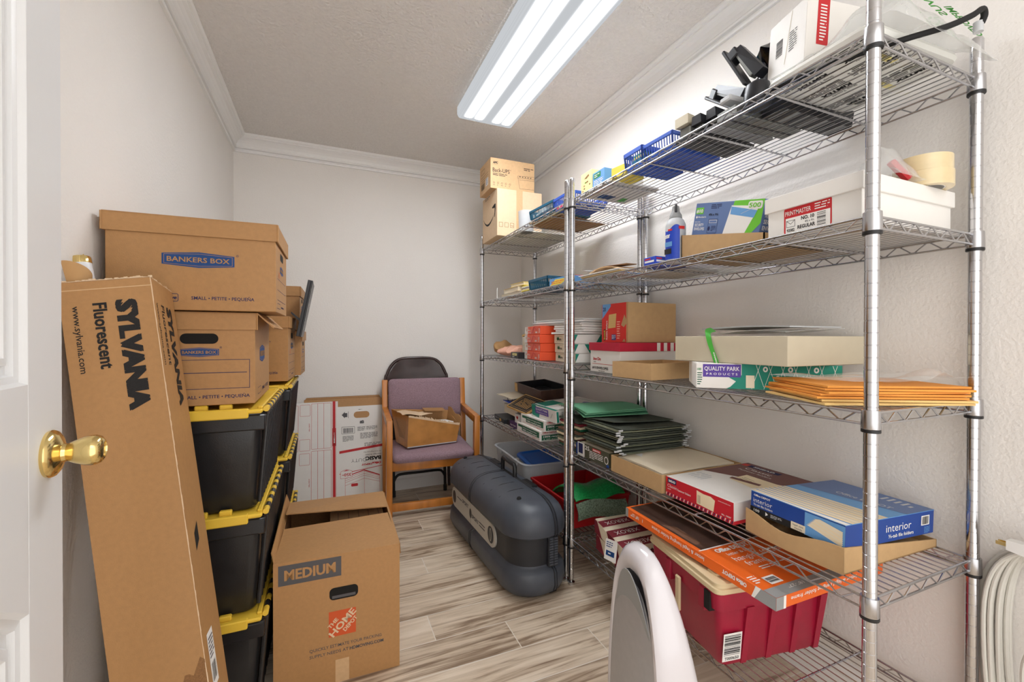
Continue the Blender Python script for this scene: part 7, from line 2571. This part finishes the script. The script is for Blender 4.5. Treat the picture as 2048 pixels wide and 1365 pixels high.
    H, hx, hy = 0.225, 0.200, 0.165
    rings = [rring(0, 0, hx - i, hy - i * 0.8, 0.022, z, 4) for z, i in ((0.0, 0.040), (0.008, 0.034), (H - 0.055, 0.014), (H - 0.053, 0.004), (H, 0.0))]
    b.loft(rings, 'maroon_plastic', True, True, True)
    for k in range(4):
        x = -hx + 0.10 + 0.085 * k
        b.hexa([(x, -hy + 0.027, 0.0), (x + 0.018, -hy + 0.027, 0.0), (x + 0.018, -hy + 0.06, 0), (x, -hy + 0.06, 0),
                (x - 0.003, -hy - 0.001, H - 0.05), (x + 0.021, -hy - 0.001, H - 0.05), (x + 0.021, -hy + 0.03, H - 0.05), (x - 0.003, -hy + 0.03, H - 0.05)], 'maroon_plastic')
    for y in (-0.10, 0.06):
        b.box(-hx - 0.003, -hx + 0.02, y - 0.014, y + 0.014, H - 0.075, H - 0.012, 'maroon_plastic', r=0.003)
    # corner bosses with slots
    b.box(-hx - 0.004, -hx + 0.03, -hy + 0.028, -hy + 0.050, H - 0.062, H - 0.01, 'dark_hole')
    F = Face((-hx + 0.022, -hy + 0.0195, 0.012), (1, 0, 0), (0, -0.085, 1))
    b.rect(F, 0.008, 0.010, 0.068, 0.092, 'white_paper', 0.0012)
    b.bars(F, 0.012, 0.028, 0.064, 0.088, 'ink_black', 16, 6, lift=0.0018, horiz=True)
    b.text(F, 'T000650', 0.015, 0.014, 0.009, 'ink_black', w=0.046, bold=0.01, lift=0.0018)
    b.build('bin', t)
    b = B()
    lr = [rring(0, 0, hx + k, hy + k, 0.02, z, 4) for k, z in ((0.002, H - 0.004), (0.006, H), (0.006, H + 0.012), (0.002, H + 0.014), (0.000, H + 0.020), (0.002, H + 0.021), (0.002, H + 0.026), (-0.004, H + 0.029), (-0.012, H + 0.030), (-0.05, H + 0.030))]
    b.loft(lr, 'lid_tan', True, True, True)
    for q in range(5):
        y = -hy + 0.05 + 0.058 * q
        x = -0.10 if q % 2 else -0.12
        b.box(x, x + 0.15, y - 0.022, y + 0.022, H + 0.026, H + 0.038, 'lid_tan', r=0.006, seg=2)
        b.box(-hx + 0.02 + 0.012 * (q % 2), -0.13, y - 0.018, y + 0.018, H + 0.026, H + 0.036, 'lid_tan', r=0.005, seg=2)
    b.build('lid', t)
    b = B()
    b.box(-hx - 0.010, -hx - 0.001, -0.010, 0.012, 0.085, 0.19, 'lid_tan', r=0.003)
    b.build('clasp', t)

    # orange flat carton lying on the tote lid
    def fr(b, F, lx, ly, h):
        s, f, tp = F['-x'], F['-y'], F['top']
        b.rect(s, 0, 0, ly * 0.025, h, 'grey_plastic')
        b.rect(s, ly * 0.90, 0, ly, h, 'grey_plastic')
        b.poly(s, [(ly * 0.885, 0), (ly * 0.90, 0), (ly * 0.93, h), (ly * 0.905, h)], 'white_paper', 0.0006)
        G = s.turned(ly * 0.62, h * 0.72, 180)
        b.text(G, 'letter & legal hanging folder frame', 0, 0, h * 0.36, 'white_paper', w=ly * 0.38, bold=0.01)
        G = s.turned(ly * 0.16, h * 0.72, 180)
        b.text(G, '1   18"-27"', 0, 0, h * 0.34, 'white_paper', w=ly * 0.11, bold=0.02)
        G = s.turned(ly * 0.86, h * 0.72, 180)
        b.text(G, 'Office DEPOT', 0, 0, h * 0.34, 'white_paper', w=ly * 0.13, bold=0.04)
        # end face
        b.rect(f, 0, 0, lx * 0.06, h, 'grey_plastic')
        b.rect(f, lx * 0.06, 0, lx * 0.08, h, 'white_paper', 0.0006)
        G = f.turned(lx * 0.72, h * 0.74, 180)
        b.text(G, 'letter & legal hanging folder frame', 0, 0, h * 0.32, 'white_paper', w=lx * 0.60, bold=0.01)
        # top: brown picture at the far part, orange near part
        b.rect(tp, 0.012, ly * 0.42, lx, ly * 0.985, 'brown_photo')
        b.poly(tp, [(0.02, ly * 0.47), (lx * 0.10, ly * 0.47), (lx * 0.12, ly * 0.66), (0.02, ly * 0.72)], 'folder_brown', 0.0007)
        for q in range(4):
            b.line(tp, lx * (0.3 + 0.1 * q), ly * 0.45, lx * (0.35 + 0.12 * q), ly * 0.95, 0.003, 'black_device', 0.0007)
        b.rect(tp, 0.0, ly * 0.41, lx, ly * 0.418, 'white_paper', 0.0009)
        b.text(tp, 'Office DEPOT', lx * 0.10, ly * 0.365, 0.018, 'white_paper', w=0.13, bold=0.04)
        b.text(tp, 'letter & legal', lx * 0.14, ly * 0.325, 0.014, 'white_paper', w=0.10)
        b.text(tp, 'hanging folder', lx * 0.13, ly * 0.272, 0.023, 'white_paper', w=0.19, bold=-0.006)
        b.text(tp, 'frame', lx * 0.16, ly * 0.222, 0.023, 'white_paper', w=0.075, bold=-0.006)
        b.small(tp, lx * 0.20, ly * 0.175, lx * 0.50, ly * 0.205, 2, 'white_paper', 6)
        b.small(tp, lx * 0.02, ly * 0.10, lx * 0.08, ly * 0.16, 4, 'white_paper', 3)
        b.rect(tp, 0, 0, lx, ly * 0.06, 'grey_plastic', 0.0006)
        b.rect(tp, lx * 0.10, ly * 0.075, lx * 0.20, ly * 0.13, 'white_paper', 0.0008)
        b.bars(tp, lx * 0.11, ly * 0.085, lx * 0.19, ly * 0.12, 'ink_black', 14, 6, lift=0.0012, horiz=True)
        G = tp.turned(lx * 0.30, ly * 0.045, 180)
        b.text(G, '18"-27"', 0, 0, 0.010, 'white_paper', w=0.06, lift=0.001)
    at_box('frame_carton', 'orange flat hanging folder frame carton lying on the maroon tote lid', 'cardboard box', 1.000, 1.440, 0.715, 1.290, N5 + 0.268, 0.032, 'orange', fr, tilt=(1.6, 0))


bottom_shelf()
